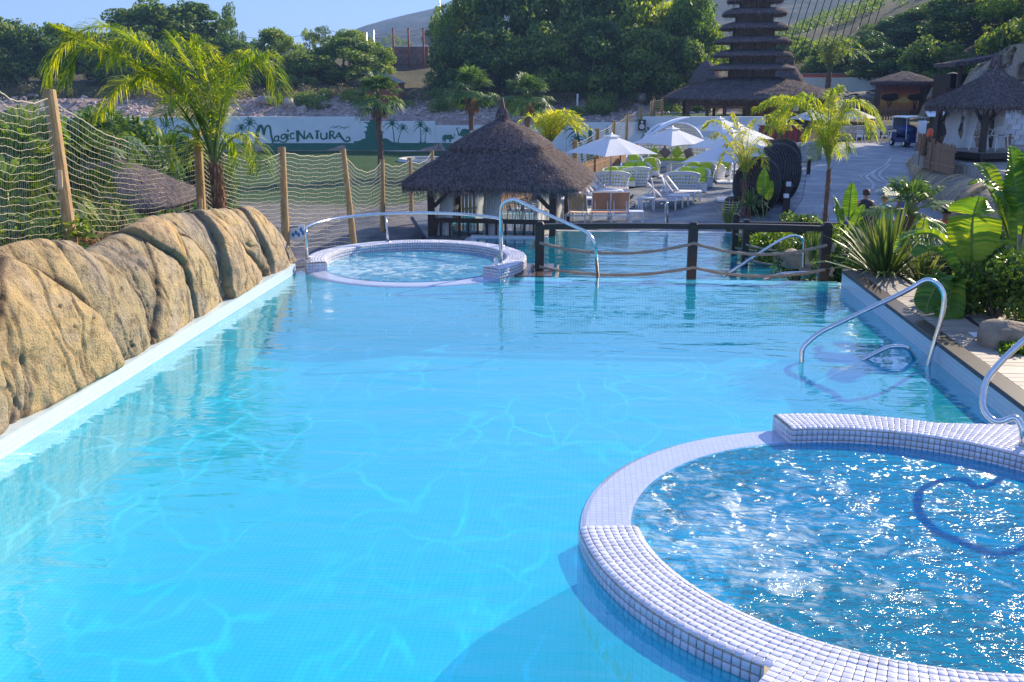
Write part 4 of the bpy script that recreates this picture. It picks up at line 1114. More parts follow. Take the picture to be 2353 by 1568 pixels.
# ================================================================ THATCHED ROOFS
def thatch(T, prof, p, m=None, n=64, seed=0, twigs=2500, tl=.28, tw=.012, name='roof', cx=0, cy=0, rz=0, asp=1.0, rough=.05, under=True):
    """prof: (half width, z) from the top down to the eave edge"""
    pr = [Vector((r, z)) for r, z in prof]
    # resample
    rs_ = [pr[0]]
    for a, b_ in zip(pr[:-1], pr[1:]):
        k = max(1, int((b_ - a).length / .16))
        for i in range(1, k + 1): rs_.append(a.lerp(b_, i / k))
    A = np.linspace(0, 2 * math.pi, n, endpoint=False)
    fac = (np.abs(np.cos(A)) ** p + np.abs(np.sin(A)) ** p) ** (-1 / p)
    R = np.array([q.x for q in rs_]); Zz = np.array([q.y for q in rs_])
    # rounder near the top
    blend = np.clip(R / R.max() * 2.6, 0, 1)[:, None]
    Fk = 1 + (fac[None] - 1) * blend
    XX = R[:, None] * Fk * np.cos(A)[None] * asp; YY = R[:, None] * Fk * np.sin(A)[None]
    ZZ = np.repeat(Zz[:, None], n, 1)
    nz = (fbm(np.stack([XX * 2.2 + seed, YY * 2.2, ZZ * 2.2], -1), 4, seed) - .5) * 2 * rough
    XX = XX * (1 + nz / (np.abs(R[:, None]) + .5)); YY = YY * (1 + nz / (np.abs(R[:, None]) + .5)); ZZ = ZZ + nz * .8
    v = np.stack([XX, YY, ZZ], -1)
    m_ = len(rs_)
    idx = np.arange(m_ * n).reshape(m_, n); nx_ = np.roll(idx, -1, 1)
    f = np.stack([idx[:-1], idx[1:], nx_[1:], nx_[:-1]], -1).reshape(-1, 4)
    V_ = v.reshape(-1, 3)
    if under:
        # closes the underside a little above the lip
        last = v[-1]; inn = last * np.array([.55, .55, 1]) + np.array([0, 0, .0]); inn[:, 2] = last[:, 2].mean() + (Zz.max() - Zz.min()) * .35
        k0 = len(V_); V_ = np.concatenate([V_, inn]); ii = np.arange(n)
        f = np.concatenate([f, np.stack([idx[-1], k0 + ii, k0 + np.roll(ii, -1), nx_[-1]], -1)])
        V_ = np.concatenate([V_, [[0, 0, inn[0, 2] + .2]]])
        f = np.concatenate([f, np.stack([k0 + ii, np.full(n, len(V_) - 1), np.full(n, len(V_) - 1), k0 + np.roll(ii, -1)], -1)]) if False else f
    c, s_ = math.cos(rz), math.sin(rz)
    def rot(a): return np.stack([a[:, 0] * c - a[:, 1] * s_ + cx, a[:, 0] * s_ + a[:, 1] * c + cy, a[:, 2]], -1)
    me = np_mesh(name, rot(V_), f, True)
    o = link(name, me, T, m or M['thatch'])
    if twigs:
        rg = np.random.default_rng(seed + 1)
        W = np.maximum(R[:-1], .05); W = W / W.sum()
        i = rg.choice(m_ - 1, twigs, p=W); j = rg.integers(0, n, twigs); u = rg.random(twigs)[:, None]; w2 = rg.random(twigs)[:, None]
        a = v[i, j]; b_ = v[i + 1, j]; c2 = v[i, (j + 1) % n]
        base = a + (b_ - a) * u + (c2 - a) * w2
        dn = (b_ - a); dn /= np.linalg.norm(dn, axis=1)[:, None] + 1e-9
        tg = (c2 - a); tg /= np.linalg.norm(tg, axis=1)[:, None] + 1e-9
        nn = np.cross(dn, tg); 
        sgn = np.sign((nn * base).sum(1) - nn[:, 2] * 0 + 1e-9)[:, None]; nn = nn * np.where(nn[:, 2:3] + (nn * base).sum(1, keepdims=True) > 0, 1, -1)
        L_ = tl * rg.uniform(.5, 1.3, twigs)[:, None]
        tip = base + dn * L_ + tg * rg.normal(0, .22, twigs)[:, None] * L_ + nn * (.015 + rg.uniform(.0, .18, twigs)[:, None] * L_)
        base = base + nn * .005
        sd = tg * tw / 2
        q = np.stack([base - sd, base + sd, tip + sd * .4, tip - sd * .4], 1).reshape(-1, 3)
        me = np_mesh('twigs', rot(q), np.arange(len(q)).reshape(-1, 4))
        o2 = link('twigs', me, T, M['thatch_twig']); tag(o2, kind='stuff')
    return o
# ---- gazebo by the lower pool
T = thing('thatched_gazebo', 'square gazebo with a two tiered heather thatch roof by the lower pool', 'gazebo', (-2.80, 31.0, -2.0), -.09)
thatch(T, [(.9, 3.42), (1.28, 3.20), (1.9, 2.76), (2.45, 2.38), (2.68, 2.20), (2.66, 2.02), (2.5, 2.0)], 9, n=120, seed=3, twigs=26000, tl=.22, tw=.013, rough=.05)
thatch(T, [(.13, 4.02), (.25, 3.90), (.60, 3.74), (1.05, 3.48), (1.42, 3.24), (1.46, 3.12), (1.34, 3.08)], 7, n=90, seed=4, twigs=9000, tl=.18, tw=.012, name='roof_cap', rough=.03)
thatch(T, [(.14, 4.28), (.17, 4.10), (.16, 3.96)], 2, n=24, seed=6, twigs=500, tl=.25, tw=.012, name='finial_sheaf', rough=.02, under=False)
MB().lathe([(.0, 4.62), (.03, 4.58), (.07, 4.40), (.10, 4.26)], 14).build('finial', M['brown_wood'], T, smooth=True)
b = MB(); b.lathe([(.06, 0), (.085, .03), (.085, -.03), (.06, 0)], 12); 
b = MB(); b.tube([(.36 + .05 * math.cos(a), -1.30 - .0 * a, 3.06 + .07 * math.sin(a)) for a in [x * .5 for x in range(10)]], .018, 6); b.build('rope_loop', M['plastic_white'], T)
hx = 1.82
gp = {}
for nme, (x, y) in dict(a=(-hx, -hx), b=(hx, -hx), c=(hx, hx), d=(-hx, hx)).items():
    b = MB(); b.box((x, y, 1.15), (.19, .19, 2.3)); b.build('post', M['wood_dark'], T, bevel=.01); gp[nme] = (x, y)
for (a, b2) in (('a', 'b'), ('b', 'c'), ('c', 'd'), ('d', 'a')):
    A = Vector((*gp[a], 2.2)); B = Vector((*gp[b2], 2.2)); d = (B - A).normalized()
    MB().beam(A + d * .1, B - d * .1, .12, .16).build('beam', M['wood_dark'], T)
    for P_, s_ in ((A, 1), (B, -1)):
        MB().beam(P_ + d * s_ * .09 + Vector((0, 0, -.72)), P_ + d * s_ * .74 + Vector((0, 0, -.06)), .11, .11).build('brace', M['wood_dark'], T)
    if a in 'ad':
        b = MB(); b.beam(A + d * .1 + Vector((0, 0, -1.12)), B - d * .1 + Vector((0, 0, -1.12)), .09, .13); b.build('hand_rail', M['wood_dark_x'], T)
        L_ = (B - A).length; nb_ = 13
        bm_ = MB().box((0, 0, 0), (.06, .06, .9)).mesh('baluster'); bm_.materials.append(M['wood_dark'])
        for k in range(1, nb_):
            o = link('baluster', bm_, T); pp = A.lerp(B, k / nb_); o.location = (pp.x, pp.y, .58)
def curtain(T, x, y, z0, z1, w_, d_, pinch, seed, nfold=7):
    rg = random.Random(seed); ph = rg.random() * 6
    def f(u, v):
        ww = w_ * (1 - pinch * math.exp(-((v - .62) / .16) ** 2)) * (.75 + .35 * v)
        xx = x + (u - .5) * ww + .04 * math.sin(v * 5 + ph)
        yy = y + d_ * math.sin(u * nfold * 2 * math.pi + ph + v * .8) * (.6 + .4 * math.sin(v * 3 + u * 4))
        return (xx, yy, z1 + (z0 - z1) * v)
    MB().sheet(f, 60, 14).build('curtain', M['curtain'], T, smooth=True)
curtain(T, -1.42, -1.70, .0, 2.15, .50, .05, .1, 1)
curtain(T, -1.10, 1.70, .3, 2.15, .30, .05, .35, 2)
curtain(T, .02, -1.72, .0, 2.15, .55, .05, .18, 3)
curtain(T, 1.25, 1.65, .4, 2.15, .85, .07, .1, 4)
curtain(T, 1.62, 1.2, .1, 2.15, .25, .05, .0, 5)
b = MB()
for k in range(26): b.box((-1.85 + k * .148, 0, .02), (.135, 3.8, .04))
o = b.build('floor_boards', M['deck'], T)
b = MB(); b.box((0, 0, -.1), (3.9, 3.9, .2)); b.build('floor_frame', M['wood_dark'], T)
T = thing('warning_sign', 'small red shield shaped sign on a stake left of the gazebo curtain', 'sign', V(1115, 432, 36))
T.location.z = -2.0
zt = V(1115, 432, 36).z + 2.0
MB().box((0, 0, zt / 2 - .1), (.07, .05, zt + .1)).build('stake', M['post'], T)
b = MB().add([(-.14, -.06, zt + .05), (.14, -.06, zt + .05), (.14, -.06, zt - .15), (.09, -.06, zt - .3), (0, -.06, zt - .38), (-.09, -.06, zt - .3), (-.14, -.06, zt - .15)], [(0, 6, 5, 4, 3, 2, 1)])
b.build('shield', M['red_sign'], T, solid=.02)
b = MB()
for k in range(4): b.box((0, -.085, zt - .02 - k * .05), (.18 - .03 * k, .004, .018))
b.build('text_line', M['plastic_white'], T)
# ================================================================ SUN TERRACE FURNITURE
ZT = -1.39
UG = 'white square parasols over the sun terrace'
def make_umbrella(label, loc, rz, tilt=0.0, sc=1.0):
    T = thing('parasol', label, 'parasol', loc, rz, UG, sc=(sc, sc, 1))
    h, dg, dr = 2.35, 1.76, .74
    nseg = 8
    def canopy(u, v):
        # u round, v from crown to edge, edges drawn in between the eight ribs
        a = u * 2 * math.pi
        sq = 1 / max(abs(math.cos(a)) + abs(math.sin(a)), 1e-3)      # diamond plan, corners on the axes
        rr = dg * sq
        scal = 1 - .045 * abs(math.sin(a * 4)) * v
        r = rr * v * scal
        z = h - dr * v * (1 - .18 * (1 - v)) * (.80 + .20 * (sq)) - .05 * v * abs(math.sin(a * 4)) * 0
        x, y = r * math.cos(a), r * math.sin(a)
        if tilt: z += x * tilt
        return (x, y, z)
    MB().sheet(canopy, 64, 8).build('canopy', M['umbrella'], T, smooth=False)
    def vent(u, v):
        a = u * 2 * math.pi; sq = 1 / (abs(math.cos(a)) + abs(math.sin(a)))
        r = .34 * sq * v
        return (r * math.cos(a), r * math.sin(a), h + .07 - .11 * v)
    MB().sheet(vent, 32, 2).build('vent_cap', M['umbrella'], T)
    MB().tube([(0, 0, 0.05), (0, 0, h + .1)], .028, 10).build('pole', M['pole'], T, smooth=True)
    b = MB()
    for k in range(8):
        a = k * math.pi / 4; c0 = canopy(k / 8, .97); c1_ = canopy(k / 8, .05)
        b.beam(Vector(c1_) - Vector((0, 0, .04)), Vector(c0) - Vector((0, 0, .03)), .02, .02)
        b.beam((0, 0, 1.55), Vector(canopy(k / 8, .5)) - Vector((0, 0, .03)), .016, .016)
    b.build('ribs', M['pole'], T)
    b = MB()
    for sx, sy in ((-1, -1), (1, -1), (1, 1), (-1, 1)): b.box((sx * .26, sy * .26, .05), (.48, .48, .08))
    b.lathe([(.06, .05), (.06, .3), (.04, .32)], 10)
    b.build('base', M['plastic_white'], T, bevel=.01)
    return T
ups = [(1402, 443, 45, 'white parasol nearest the thatched gazebo, over the left row of loungers', 0),
       (1541, 408, 40, 'white parasol standing in front of the white wicker daybed', 0),
       (1683, 462, 38, 'tilted white parasol nearest the rope bridge, partly behind a palm', .10),
       (1675, 420, 45, 'white parasol just behind the tilted one beside the palm', .03),
       (1690, 392, 50, 'white parasol between the daybed and the black wicker pods', 0),
       (1650, 361, 45, 'white parasol close in front of the pagoda counter', 0),
       (1960, 318, 45, 'distant white parasol in front of the white wall', 0),
       (1860, 322, 30, 'small distant white parasol seen just right of the pagoda roof', 0)]
for i, (x, y, rz, lab, tl) in enumerate(ups):
    g = G(x, y, ZT)
    make_umbrella(lab, (g.x, g.y, ZT + .0), R_(rz - 45 + (-8 if i == 0 else 0)), tl, 1.16 if i in (2, 3) else 1.10)

# --- loungers: head at -x, foot at +x
def make_lounger(name, label, sling, loc, rz, back=52, group=None, wheels=False, L=1.75):
    T = thing(name, label, 'sun lounger', loc, rz, group)
    w_ = .64; hz = .34
    b = MB()
    for sy in (-1, 1):
        b.beam((-L / 2, sy * w_ / 2, hz), (L / 2, sy * w_ / 2, hz), .035, .05)
    for x in (-L / 2 + .02, L / 2 - .02): b.beam((x, -w_ / 2, hz - .002), (x, w_ / 2, hz - .002), .035, .046)
    b.beam((L / 2 - .06, -w_ / 2, .14), (L / 2 - .06, w_ / 2, .14), .03, .03)
    b.build('frame', M['white_metal'], T)
    for x in (-L / 2 + .12, L / 2 - .06):
        for sy in (-1, 1):
            MB().box((x, sy * (w_ / 2 - .001), hz / 2 - .012), (.05, .05, hz - .025)).build('leg', M['white_metal'], T)
    hx_ = -L / 2 + .70
    MB().box(((hx_ + L / 2) / 2 + .01, 0, hz + .012), (L / 2 - hx_ - .04, w_ - .05, .014)).build('seat_sling', sling, T)
    a = R_(back); bl = .72
    d = Vector((-math.cos(a), 0, math.sin(a)))
    o_ = Vector((hx_, 0, hz + .02))
    b = MB()
    for sy in (-1, 1): b.beam(o_ + Vector((0, sy * .295, 0)), o_ + d * bl + Vector((0, sy * .295, 0)), .03, .035)
    b.beam(o_ + d * bl + Vector((0, -.31, 0)), o_ + d * bl + Vector((0, .31, 0)), .03, .03)
    b.beam(o_ + d * bl * .12 + Vector((0, -.31, .0)), o_ + d * bl * .12 + Vector((0, .31, 0)), .03, .03)
    b.beam(o_ + d * bl * .55 + Vector((0, -.2, 0)), Vector((hx_ - .45, -.2, hz)), .02, .02); b.beam(o_ + d * bl * .55 + Vector((0, .2, 0)), Vector((hx_ - .45, .2, hz)), .02, .02)
    b.build('back_frame', M['white_metal'], T)
    q = MB(); n_ = Vector((d.z, 0, -d.x)) * .012
    q.add([o_ + d * .04 + Vector((0, -.28, 0)) + n_, o_ + d * .04 + Vector((0, .28, 0)) + n_, o_ + d * (bl - .03) + Vector((0, .28, 0)) + n_, o_ + d * (bl - .03) + Vector((0, -.28, 0)) + n_], [(0, 1, 2, 3)])
    q.build('back_sling', sling, T, solid=.012)
    if wheels:
        for sy in (-1, 1):
            MB().tube([(-L / 2 - .12 + .10 * math.cos(t), sy * .34, .11 + .10 * math.sin(t)) for t in [k * math.pi / 8 for k in range(16)]], .014, 6, closed=True).build('wheel', M['black'], T)
    return T
LG = 'white framed sun loungers in the left row'; RG = 'white framed sun loungers in the right row'
def lg(foot, xh, lab, sling, back, grp, rz=-4, wheels=False):
    g = G(foot[0], foot[1], ZT); Lp = (foot[0] - xh) * SC / FPX * g.y * 1.02
    Lp = max(1.5, min(1.95, Lp * 1.15))
    make_lounger('sun_lounger', lab, sling, (g.x - Lp / 2 * math.cos(R_(rz)), g.y + .3 - Lp / 2 * math.sin(R_(rz)) , ZT), R_(rz), back, grp, wheels, Lp)
lg((1388, 479), 1307, 'white sun lounger closest to the gazebo post in the left row', M['white_sling'], 66, LG)
lg((1404, 469), 1326, 'sun lounger with taupe sling, second in the left row from the pool', M['taupe'], 54, LG)
lg((1417, 464), 1337, 'sun lounger with taupe sling in the middle of the left row', M['taupe'], 50, LG)
lg((1430, 459), 1348, 'white sun lounger with steep back in the left row under the first parasol', M['white_sling'], 52, LG)
lg((1444, 454), 1364, 'taupe sun lounger at the far end of the left row, against the perforated sofa', M['taupe'], 52, LG)
lg((1557, 482), 1478, 'wheeled sun lounger with upright taupe back nearest the pool in the right row', M['taupe'], 78, RG, wheels=True)
lg((1573, 478), 1495, 'taupe sun lounger lying lower behind the wheeled one', M['taupe'], 42, RG)
lg((1586, 472), 1508, 'white sun lounger with steep back in the middle of the right row', M['white_sling'], 68, RG)
lg((1599, 467), 1521, 'taupe sun lounger behind the steep white one in the right row', M['taupe'], 52, RG)
lg((1613, 462), 1534, 'white sun lounger at the far end of the right row by the perforated sofa', M['white_sling'], 50, RG)
CG = 'sun loungers seen from behind at the pool edge'
for x, y, m_, lab, bk in ((1329, 521, 'beige_sling', 'lounger with a beige back seen from behind beside the gazebo post', 62), (1380, 521, 'orange_sling', 'lounger with an apricot back seen from behind at the pool edge', 72), (1424, 521, 'orange_sling', 'apricot backed lounger standing next to the small white table', 72)):
    g = G(x, y, ZT)
    T = make_lounger('sun_lounger', lab, M[m_], (g.x, g.y + .95, ZT), R_(90 + (-8 if x < 1340 else 2)), bk, CG, L=1.75)
# side tables
def side_table(x, y, lab, h=.46, w_=.46):
    g = G(x, y, ZT); T = thing('side_table', lab, 'side table', (g.x, g.y + .2, ZT), R_(4), 'small white side tables')
    MB().box((0, 0, h - .02), (w_, w_, .035)).build('table_top', M['white_metal'], T)
    for sx in (-1, 1):
        for sy in (-1, 1): MB().box((sx * (w_ / 2 - .02), sy * (w_ / 2 - .02), (h - .038) / 2), (.035, .035, h - .038)).build('leg', M['white_metal'], T)
side_table(1488, 484, 'small white side table beside the wheeled lounger')
side_table(1461, 519, 'small white side table right of the apricot loungers')
side_table(1300, 487, 'small white side table behind the gazebo post')
side_table(1241, 520, 'small white side table between the gazebo curtains')

# --- perforated wicker tub chairs
def tub(name, label, cat, loc, rz, w_, cush, group):
    T = thing(name, label, cat, loc, rz, group)
    d_ = .74; h1, h2 = .84, .58
    NU = 46 if w_ > 1 else 34; NV = 12
    def f(u, v):
        a = math.pi * (-.14 + 1.28 * u)            # opening towards -y
        ca, sa = math.cos(a), math.sin(a)
        p = 3.2
        k = (abs(ca) ** p + abs(sa) ** p) ** (-1 / p)
        hh = h2 + (h1 - h2) * max(0, sa) ** .8
        out = 1 + .10 * v ** 2 - .06 * (1 - v)
        return (w_ / 2 * k * ca * out, d_ / 2 * k * sa * out, .03 + hh * v)
    vs = [f(i / NU, j / NV) for j in range(NV + 1) for i in range(NU + 1)]
    fs = []
    for j in range(NV):
        for i in range(NU):
            if i % 2 == 1 and j % 2 == 1 and j < NV - 1: continue
            fs.append((j * (NU + 1) + i, j * (NU + 1) + i + 1, (j + 1) * (NU + 1) + i + 1, (j + 1) * (NU + 1) + i))
    MB().add(vs, fs).build('shell', M['wicker_white'], T, smooth=True, solid=.03)
    MB().tube([f(i / 24, 1.0) for i in range(25)], .032, 6).build('rim', M['wicker_white'], T, smooth=True)
    b = MB(); b.box((0, -.03, .19), (w_ - .12, d_ - .14, .26)); b.build('seat_base', M['wicker_white'], T, bevel=.03)
    n = 1 if w_ < 1 else 2
    b = MB(); b.box((0, -.05, .385), (w_ - .17, d_ - .16, .12)); b.build('seat_cushion', M['lime'], T, bevel=.045)
    for k in range(n):
        x = (k - (n - 1) / 2) * (w_ - .2) / n
        def g(u, v, x=x):
            a, b_ = u * 2 * math.pi, (v - .5) * math.pi
            sgn = lambda t, e: math.copysign(abs(t) ** e, t)
            px = .27 * sgn(math.cos(b_), .5) * sgn(math.cos(a), .55); pz = .24 * sgn(math.cos(b_), .5) * sgn(math.sin(a), .55); py = .10 * sgn(math.sin(b_), .8)
            return (x + px, .17 + py + pz * .25, .66 + pz)
        MB().sheet(g, 24, 10).build('back_cushion', M['lime'], T, smooth=True)
    return T
SG = 'white perforated wicker sofas'; AG = 'white perforated wicker armchairs'
def seat(x, y, rz, kind, lab):
    g = G(x, y, ZT)
    if kind == 's': tub('wicker_sofa', lab, 'sofa', (g.x, g.y + .35, ZT), R_(rz), 1.36, 2, SG)
    else: tub('wicker_armchair', lab, 'armchair', (g.x, g.y + .35, ZT), R_(rz), .76, 1, AG)
seat(1405, 442, 182, 's', 'white wicker sofa turned its back behind the left loungers')
seat(1424, 433, 14, 's', 'white wicker sofa with two lime cushions facing the left loungers')
seat(1455, 430, 205, 's', 'white wicker sofa seen from behind next to the wooden picket fence')
seat(1463, 417, 22, 's', 'white wicker sofa with lime cushions in the middle of the left group')
seat(1497, 407, 8, 'a', 'white wicker armchair with lime cushions just left of the daybed table')
seat(1459, 397, 20, 'a', 'white wicker armchair farthest back by the fence, left of the daybed')
seat(1567, 443, 178, 's', 'white wicker sofa turned its back behind the right loungers')
seat(1592, 434, -8, 's', 'white wicker sofa with two lime cushions facing the right loungers')
seat(1607, 420, -14, 's', 'white wicker sofa half hidden under the tilted parasol')
seat(1646, 417, 150, 'a', 'white wicker armchair seen from behind under the tilted parasol')
seat(1664, 406, -20, 'a', 'white wicker armchair at the right end beneath the parasols')
def low_table(x, y, lab, w_=.5):
    g = G(x, y, ZT); T = thing('wicker_table', lab, 'table', (g.x, g.y + .25, ZT), 0, 'low white wicker tables')
    MB().box((0, 0, .2), (w_, w_, .38)).build('table_body', M['wicker_white'], T)
    MB().box((0, 0, .40), (w_ + .02, w_ + .02, .015)).build('glass_top', M['glass_top'], T)
low_table(1610, 442, 'low white wicker table at the end of the right sofas')
low_table(1626, 431, 'low white wicker table between the right hand sofas', .45)

# --- round white daybed
g = G(1549, 391, ZT)
T = thing('wicker_daybed', 'big domed white wicker daybed with lime and mauve cushions', 'daybed', (g.x, g.y + 1.6, ZT), 0)
RD = 1.78; HD = 2.35
def dome(u, v):
    a = math.pi * (-.10 + 1.20 * u); t = v * math.pi / 2 * .98
    r = RD * (math.cos(t) ** .62) * (1 + .06 * math.sin(v * math.pi))
    return (r * math.cos(a), r * math.sin(a) * .9, HD * math.sin(t) ** .95)
NU, NV = 72, 34
vs = [dome(i / NU, j / NV) for j in range(NV + 1) for i in range(NU + 1)]
fs = [(j * (NU + 1) + i, j * (NU + 1) + i + 1, (j + 1) * (NU + 1) + i + 1, (j + 1) * (NU + 1) + i) for j in range(NV) for i in range(NU) if not (j % 2 == 1 and i % 3 != 0 and j < NV - 3)]
MB().add(vs, fs).build('shell', M['wicker_white'], T, solid=.03)
for s_ in (0, 1):
    MB().tube([dome(s_, k / 20) for k in range(21)], .07, 8).build('rim', M['wicker_white'], T, smooth=True)
def hood(u, v):
    w2 = math.sin(math.pi * min(1, u * .9 + .08)) * .5
    return (-1.75 + 2.5 * u, -.55 + (v - .5) * w2 * 1.5 - .3 * u, 1.45 + 1.25 * math.sin(u * 1.45) + (v - .5) * w2 * .35)
MB().sheet(hood, 40, 4).build('hood_band', M['wicker_white'], T, smooth=True, solid=.03)
b = MB(); b.lathe([(1.62, 0), (1.62, .30), (.85, .30), (.85, 0)], 40, a0=R_(-8), a1=R_(188)); b.build('seat_base', M['wicker_white'], T)
b = MB(); b.lathe([(1.58, .31), (1.60, .38), (1.55, .45), (.92, .45), (.86, .38), (.88, .31)], 40, a0=R_(-6), a1=R_(89)); b.build('seat_cushion', M['lime'], T, smooth=True)
b = MB(); b.lathe([(1.58, .31), (1.60, .38), (1.55, .45), (.92, .45), (.86, .38), (.88, .31)], 40, a0=R_(91), a1=R_(186)); b.build('seat_cushion', M['lime'], T, smooth=True)
def pillow(T, c, w_, th, Mx, m_, name='pillow'):
    def g(u, v):
        x, y = (u - .5) * 2, (v - .5) * 2
        e = 1 - .12 * (1 - x * x) * abs(y) - .12 * (1 - y * y) * abs(x) if False else 1
        pin = .14
        px = x * (1 - pin * (1 - y * y)) if abs(x) > .98 else x * (1 - pin * (1 - y * y) * abs(x))
        py = y * (1 - pin * (1 - x * x) * abs(y))
        hh = th * max(0, (1 - x ** 4) * (1 - y ** 4)) ** .6
        return px * w_, py * w_, hh
    b = MB()
    for s_ in (1, -1):
        b.sheet(lambda u, v: tuple(Vector(c) + Mx @ Vector((g(u, v)[0], g(u, v)[1], s_ * g(u, v)[2]))), 10, 10)
    b.build(name, m_, T, smooth=True)
for k, (a, mm, rot) in enumerate(((165, 'lime', 10), (130, 'lime', 40), (103, 'mauve', 45), (76, 'lime', 45), (47, 'mauve', 30), (172, 'white_sling', 45))):
    aa = R_(a); rr = 1.38
    Mx = Euler((R_(78), 0, aa - math.pi / 2)).to_matrix() @ Euler((0, 0, R_(rot))).to_matrix()
    pillow(T, (rr * math.cos(aa), rr * math.sin(aa) * .9 - .06, .74), .29, .10, Mx, M[mm])
g = G(1549, 396, ZT); T = thing('wicker_table', 'low square wicker coffee table with glass top in front of the daybed', 'table', (g.x + .15, g.y + .4, ZT), 0)
b = MB()
for k in range(7): b.box((0, -.42, .05 + k * .055), (1.0, .03, .03)); b.box((-.49, 0, .05 + k * .055), (.03, .84, .03)); b.box((.49, 0, .05 + k * .055), (.03, .84, .03)); b.box((0, .42, .05 + k * .055), (1.0, .03, .03))
for sx in (-1, 1):
    for sy in (-1, 1): b.box((sx * .485, sy * .415, .2), (.05, .05, .4))
b.build('table_body', M['wicker_white'], T); MB().box((0, 0, .41), (1.04, .9, .02)).build('glass_top', M['glass_top'], T)

# --- black cocoon chairs
def cocoon(loc, lab, s_=1.0, rz=0.0):
    T = thing('wicker_pod', lab, 'hanging pod chair', loc, rz, 'black wicker pod chairs beside the path', sc=s_)
    Mx = Euler((R_(-12), R_(14), R_(0))).to_matrix()
    c = Vector((0, 0, .95))
    def f(u, v):
        # axis of the dome along -x ; v=0 closed pole, v=1 rim
        t = v * R_(100); a = u * 2 * math.pi
        p = Vector((-math.cos(t) * .85, math.sin(t) * .80 * math.cos(a), math.sin(t) * .98 * math.sin(a)))
        p.z += .10 * (1 - abs(math.sin(a)))* 0
        return c + Mx @ p
    NU, NV = 64, 30
    vs = [f(i / NU, j / NV) for j in range(NV + 1) for i in range(NU + 1)]
    fs = [(j * (NU + 1) + i, j * (NU + 1) + i + 1, (j + 1) * (NU + 1) + i + 1, (j + 1) * (NU + 1) + i) for j in range(NV) for i in range(NU) if not (j % 2 and i % 4 == 1 and 2 < j)]
    MB().add(vs, fs).build('shell', M['wicker_black'], T, solid=.035)
    b = MB()
    for j in range(4, 30, 2): b.tube([c + (Vector(f(i / 40, j / 30)) - c) * 1.03 for i in range(40)], .026, 5, closed=True)
    b.build('coil', M['wicker_black'], T)
    rim = MB()
    pts = [f(i / 90, 1.0) for i in range(90)]
    rim.tube(pts, .05, 8, closed=True)
    for i in range(0, 90, 1):
        p = pts[i]; t = (pts[(i + 1) % 90] - pts[i - 1]).normalized(); u = t.orthogonal().normalized(); v_ = t.cross(u)
        rim.tube([p + (u * math.cos(q) + v_ * math.sin(q)) * .056 for q in (0, 1.57, 3.14, 4.71)], .012, 4, closed=True)
    rim.build('rim', M['wicker_black'], T)
    pillow(T, (-.1, 0, .42), .42, .10, Euler((0, R_(10), 0)).to_matrix(), M['mauve'], 'seat_cushion')
    b = MB(); b.lathe([(.45, 0), (.45, .05), (.12, .10), (.10, .2)], 20, (-.1, 0, 0)); b.build('stand', M['black'], T)
    return T
g = G(1742, 494, ZT); cocoon((g.x, g.y + .4, ZT), 'black wicker pod chair nearest the rope bridge behind the banana leaf', 1.0, R_(42))
g = G(1786, 474, ZT); cocoon((g.x + .15, g.y + 1.2, ZT), 'tall black wicker pod chair in the middle of the three', 1.14, R_(40))
g = G(1800, 440, ZT); cocoon((g.x + .2, g.y + 1.8, ZT), 'black wicker pod chair farthest back beside the white steps', 1.08, R_(38))
# round black glossy urn
g = G(1682, 495, ZT); T = thing('wicker_urn', 'glossy round dark urn on the terrace left of the pods', 'planter', (g.x, g.y + .2, ZT))
MB().lathe([(.0, 0), (.16, 0), (.26, .15), (.30, .35), (.24, .55), (.14, .62), (.12, .6), (.0, .5)], 24).build('urn_wall', M['wicker_black'], T, smooth=True)
b = MB(); 
for k in range(5): b.tube([((.24 + .06 * math.sin(k * .7)) * math.cos(a), (.24 + .06 * math.sin(k * .7)) * math.sin(a), .1 + k * .09) for a in [i * math.pi / 8 for i in range(16)]], .012, 5, closed=True)
b.build('coil', M['white_metal'], T)
# bollards
for x, y, h, lab in ((1857, 400, .9, 'dark bollard lamp with white top beside the block steps'), (1808, 482, 1.0, 'bollard lamp with pale top between two wicker pods'), (1803, 500, .8, 'bollard lamp nearest the rope railing')):
    g = G(x, y, ZT); T = thing('bollard_lamp', lab, 'bollard', (g.x, g.y, ZT), 0, 'dark bollard lamps along the path')
    MB().box((0, 0, h * .42), (.17, .17, h * .84)).build('bollard_post', M['wood_dark'], T, bevel=.01)
    MB().box((0, 0, h * .92), (.16, .16, h * .155)).build('lamp_head', M['plastic_white'], T)
# speaker on a fence post, pigeon
c_ = V(1391, 500 * .571, 70)
c_ = VF(1475, 298 * .97, 62)
T = thing('loudspeaker', 'black loudspeaker fixed high on a fence post by the daybed', 'loudspeaker', VF(1475, 287, 76))
MB().box((0, 0, 0), (.55, .4, .8)).build('cabinet', M['black'], T, bevel=.04)
MB().lathe([(.0, 0), (.2, 0), (.22, .02)], 16).v
b = MB(); b.add([(.2 * math.cos(a), -.21, -.12 + .2 * math.sin(a)) for a in [k * math.pi / 8 for k in range(16)]], [tuple(range(16))[::-1]]); b.add([(.1 * math.cos(a), -.21, .22 + .1 * math.sin(a)) for a in [k * math.pi / 8 for k in range(16)]], [tuple(range(16))[::-1]]); b.build('cone', M['pole'], T)
g = G(1448, 461, ZT)
T = thing('pigeon', 'small dark pigeon walking on the terrace between the lounger rows', 'pigeon', g, .5)
b = MB(); b.ell((0, 0, .13), (.13, .065, .07), 12, 8, Euler((0, R_(-12), 0)).to_matrix()); b.ell((.12, 0, .21), (.04, .035, .04), 10, 6); b.tube([(.08, 0, .15), (.12, 0, .2)], .032, 8); b.tube([(.15, 0, .21), (.185, 0, .20)], [.012, .003], 6)
b.add([(-.08, -.03, .13), (-.08, .03, .13), (-.24, .025, .10), (-.24, -.025, .10)], [(0, 1, 2, 3)]); b.build('body', M['bark'], T, smooth=True)
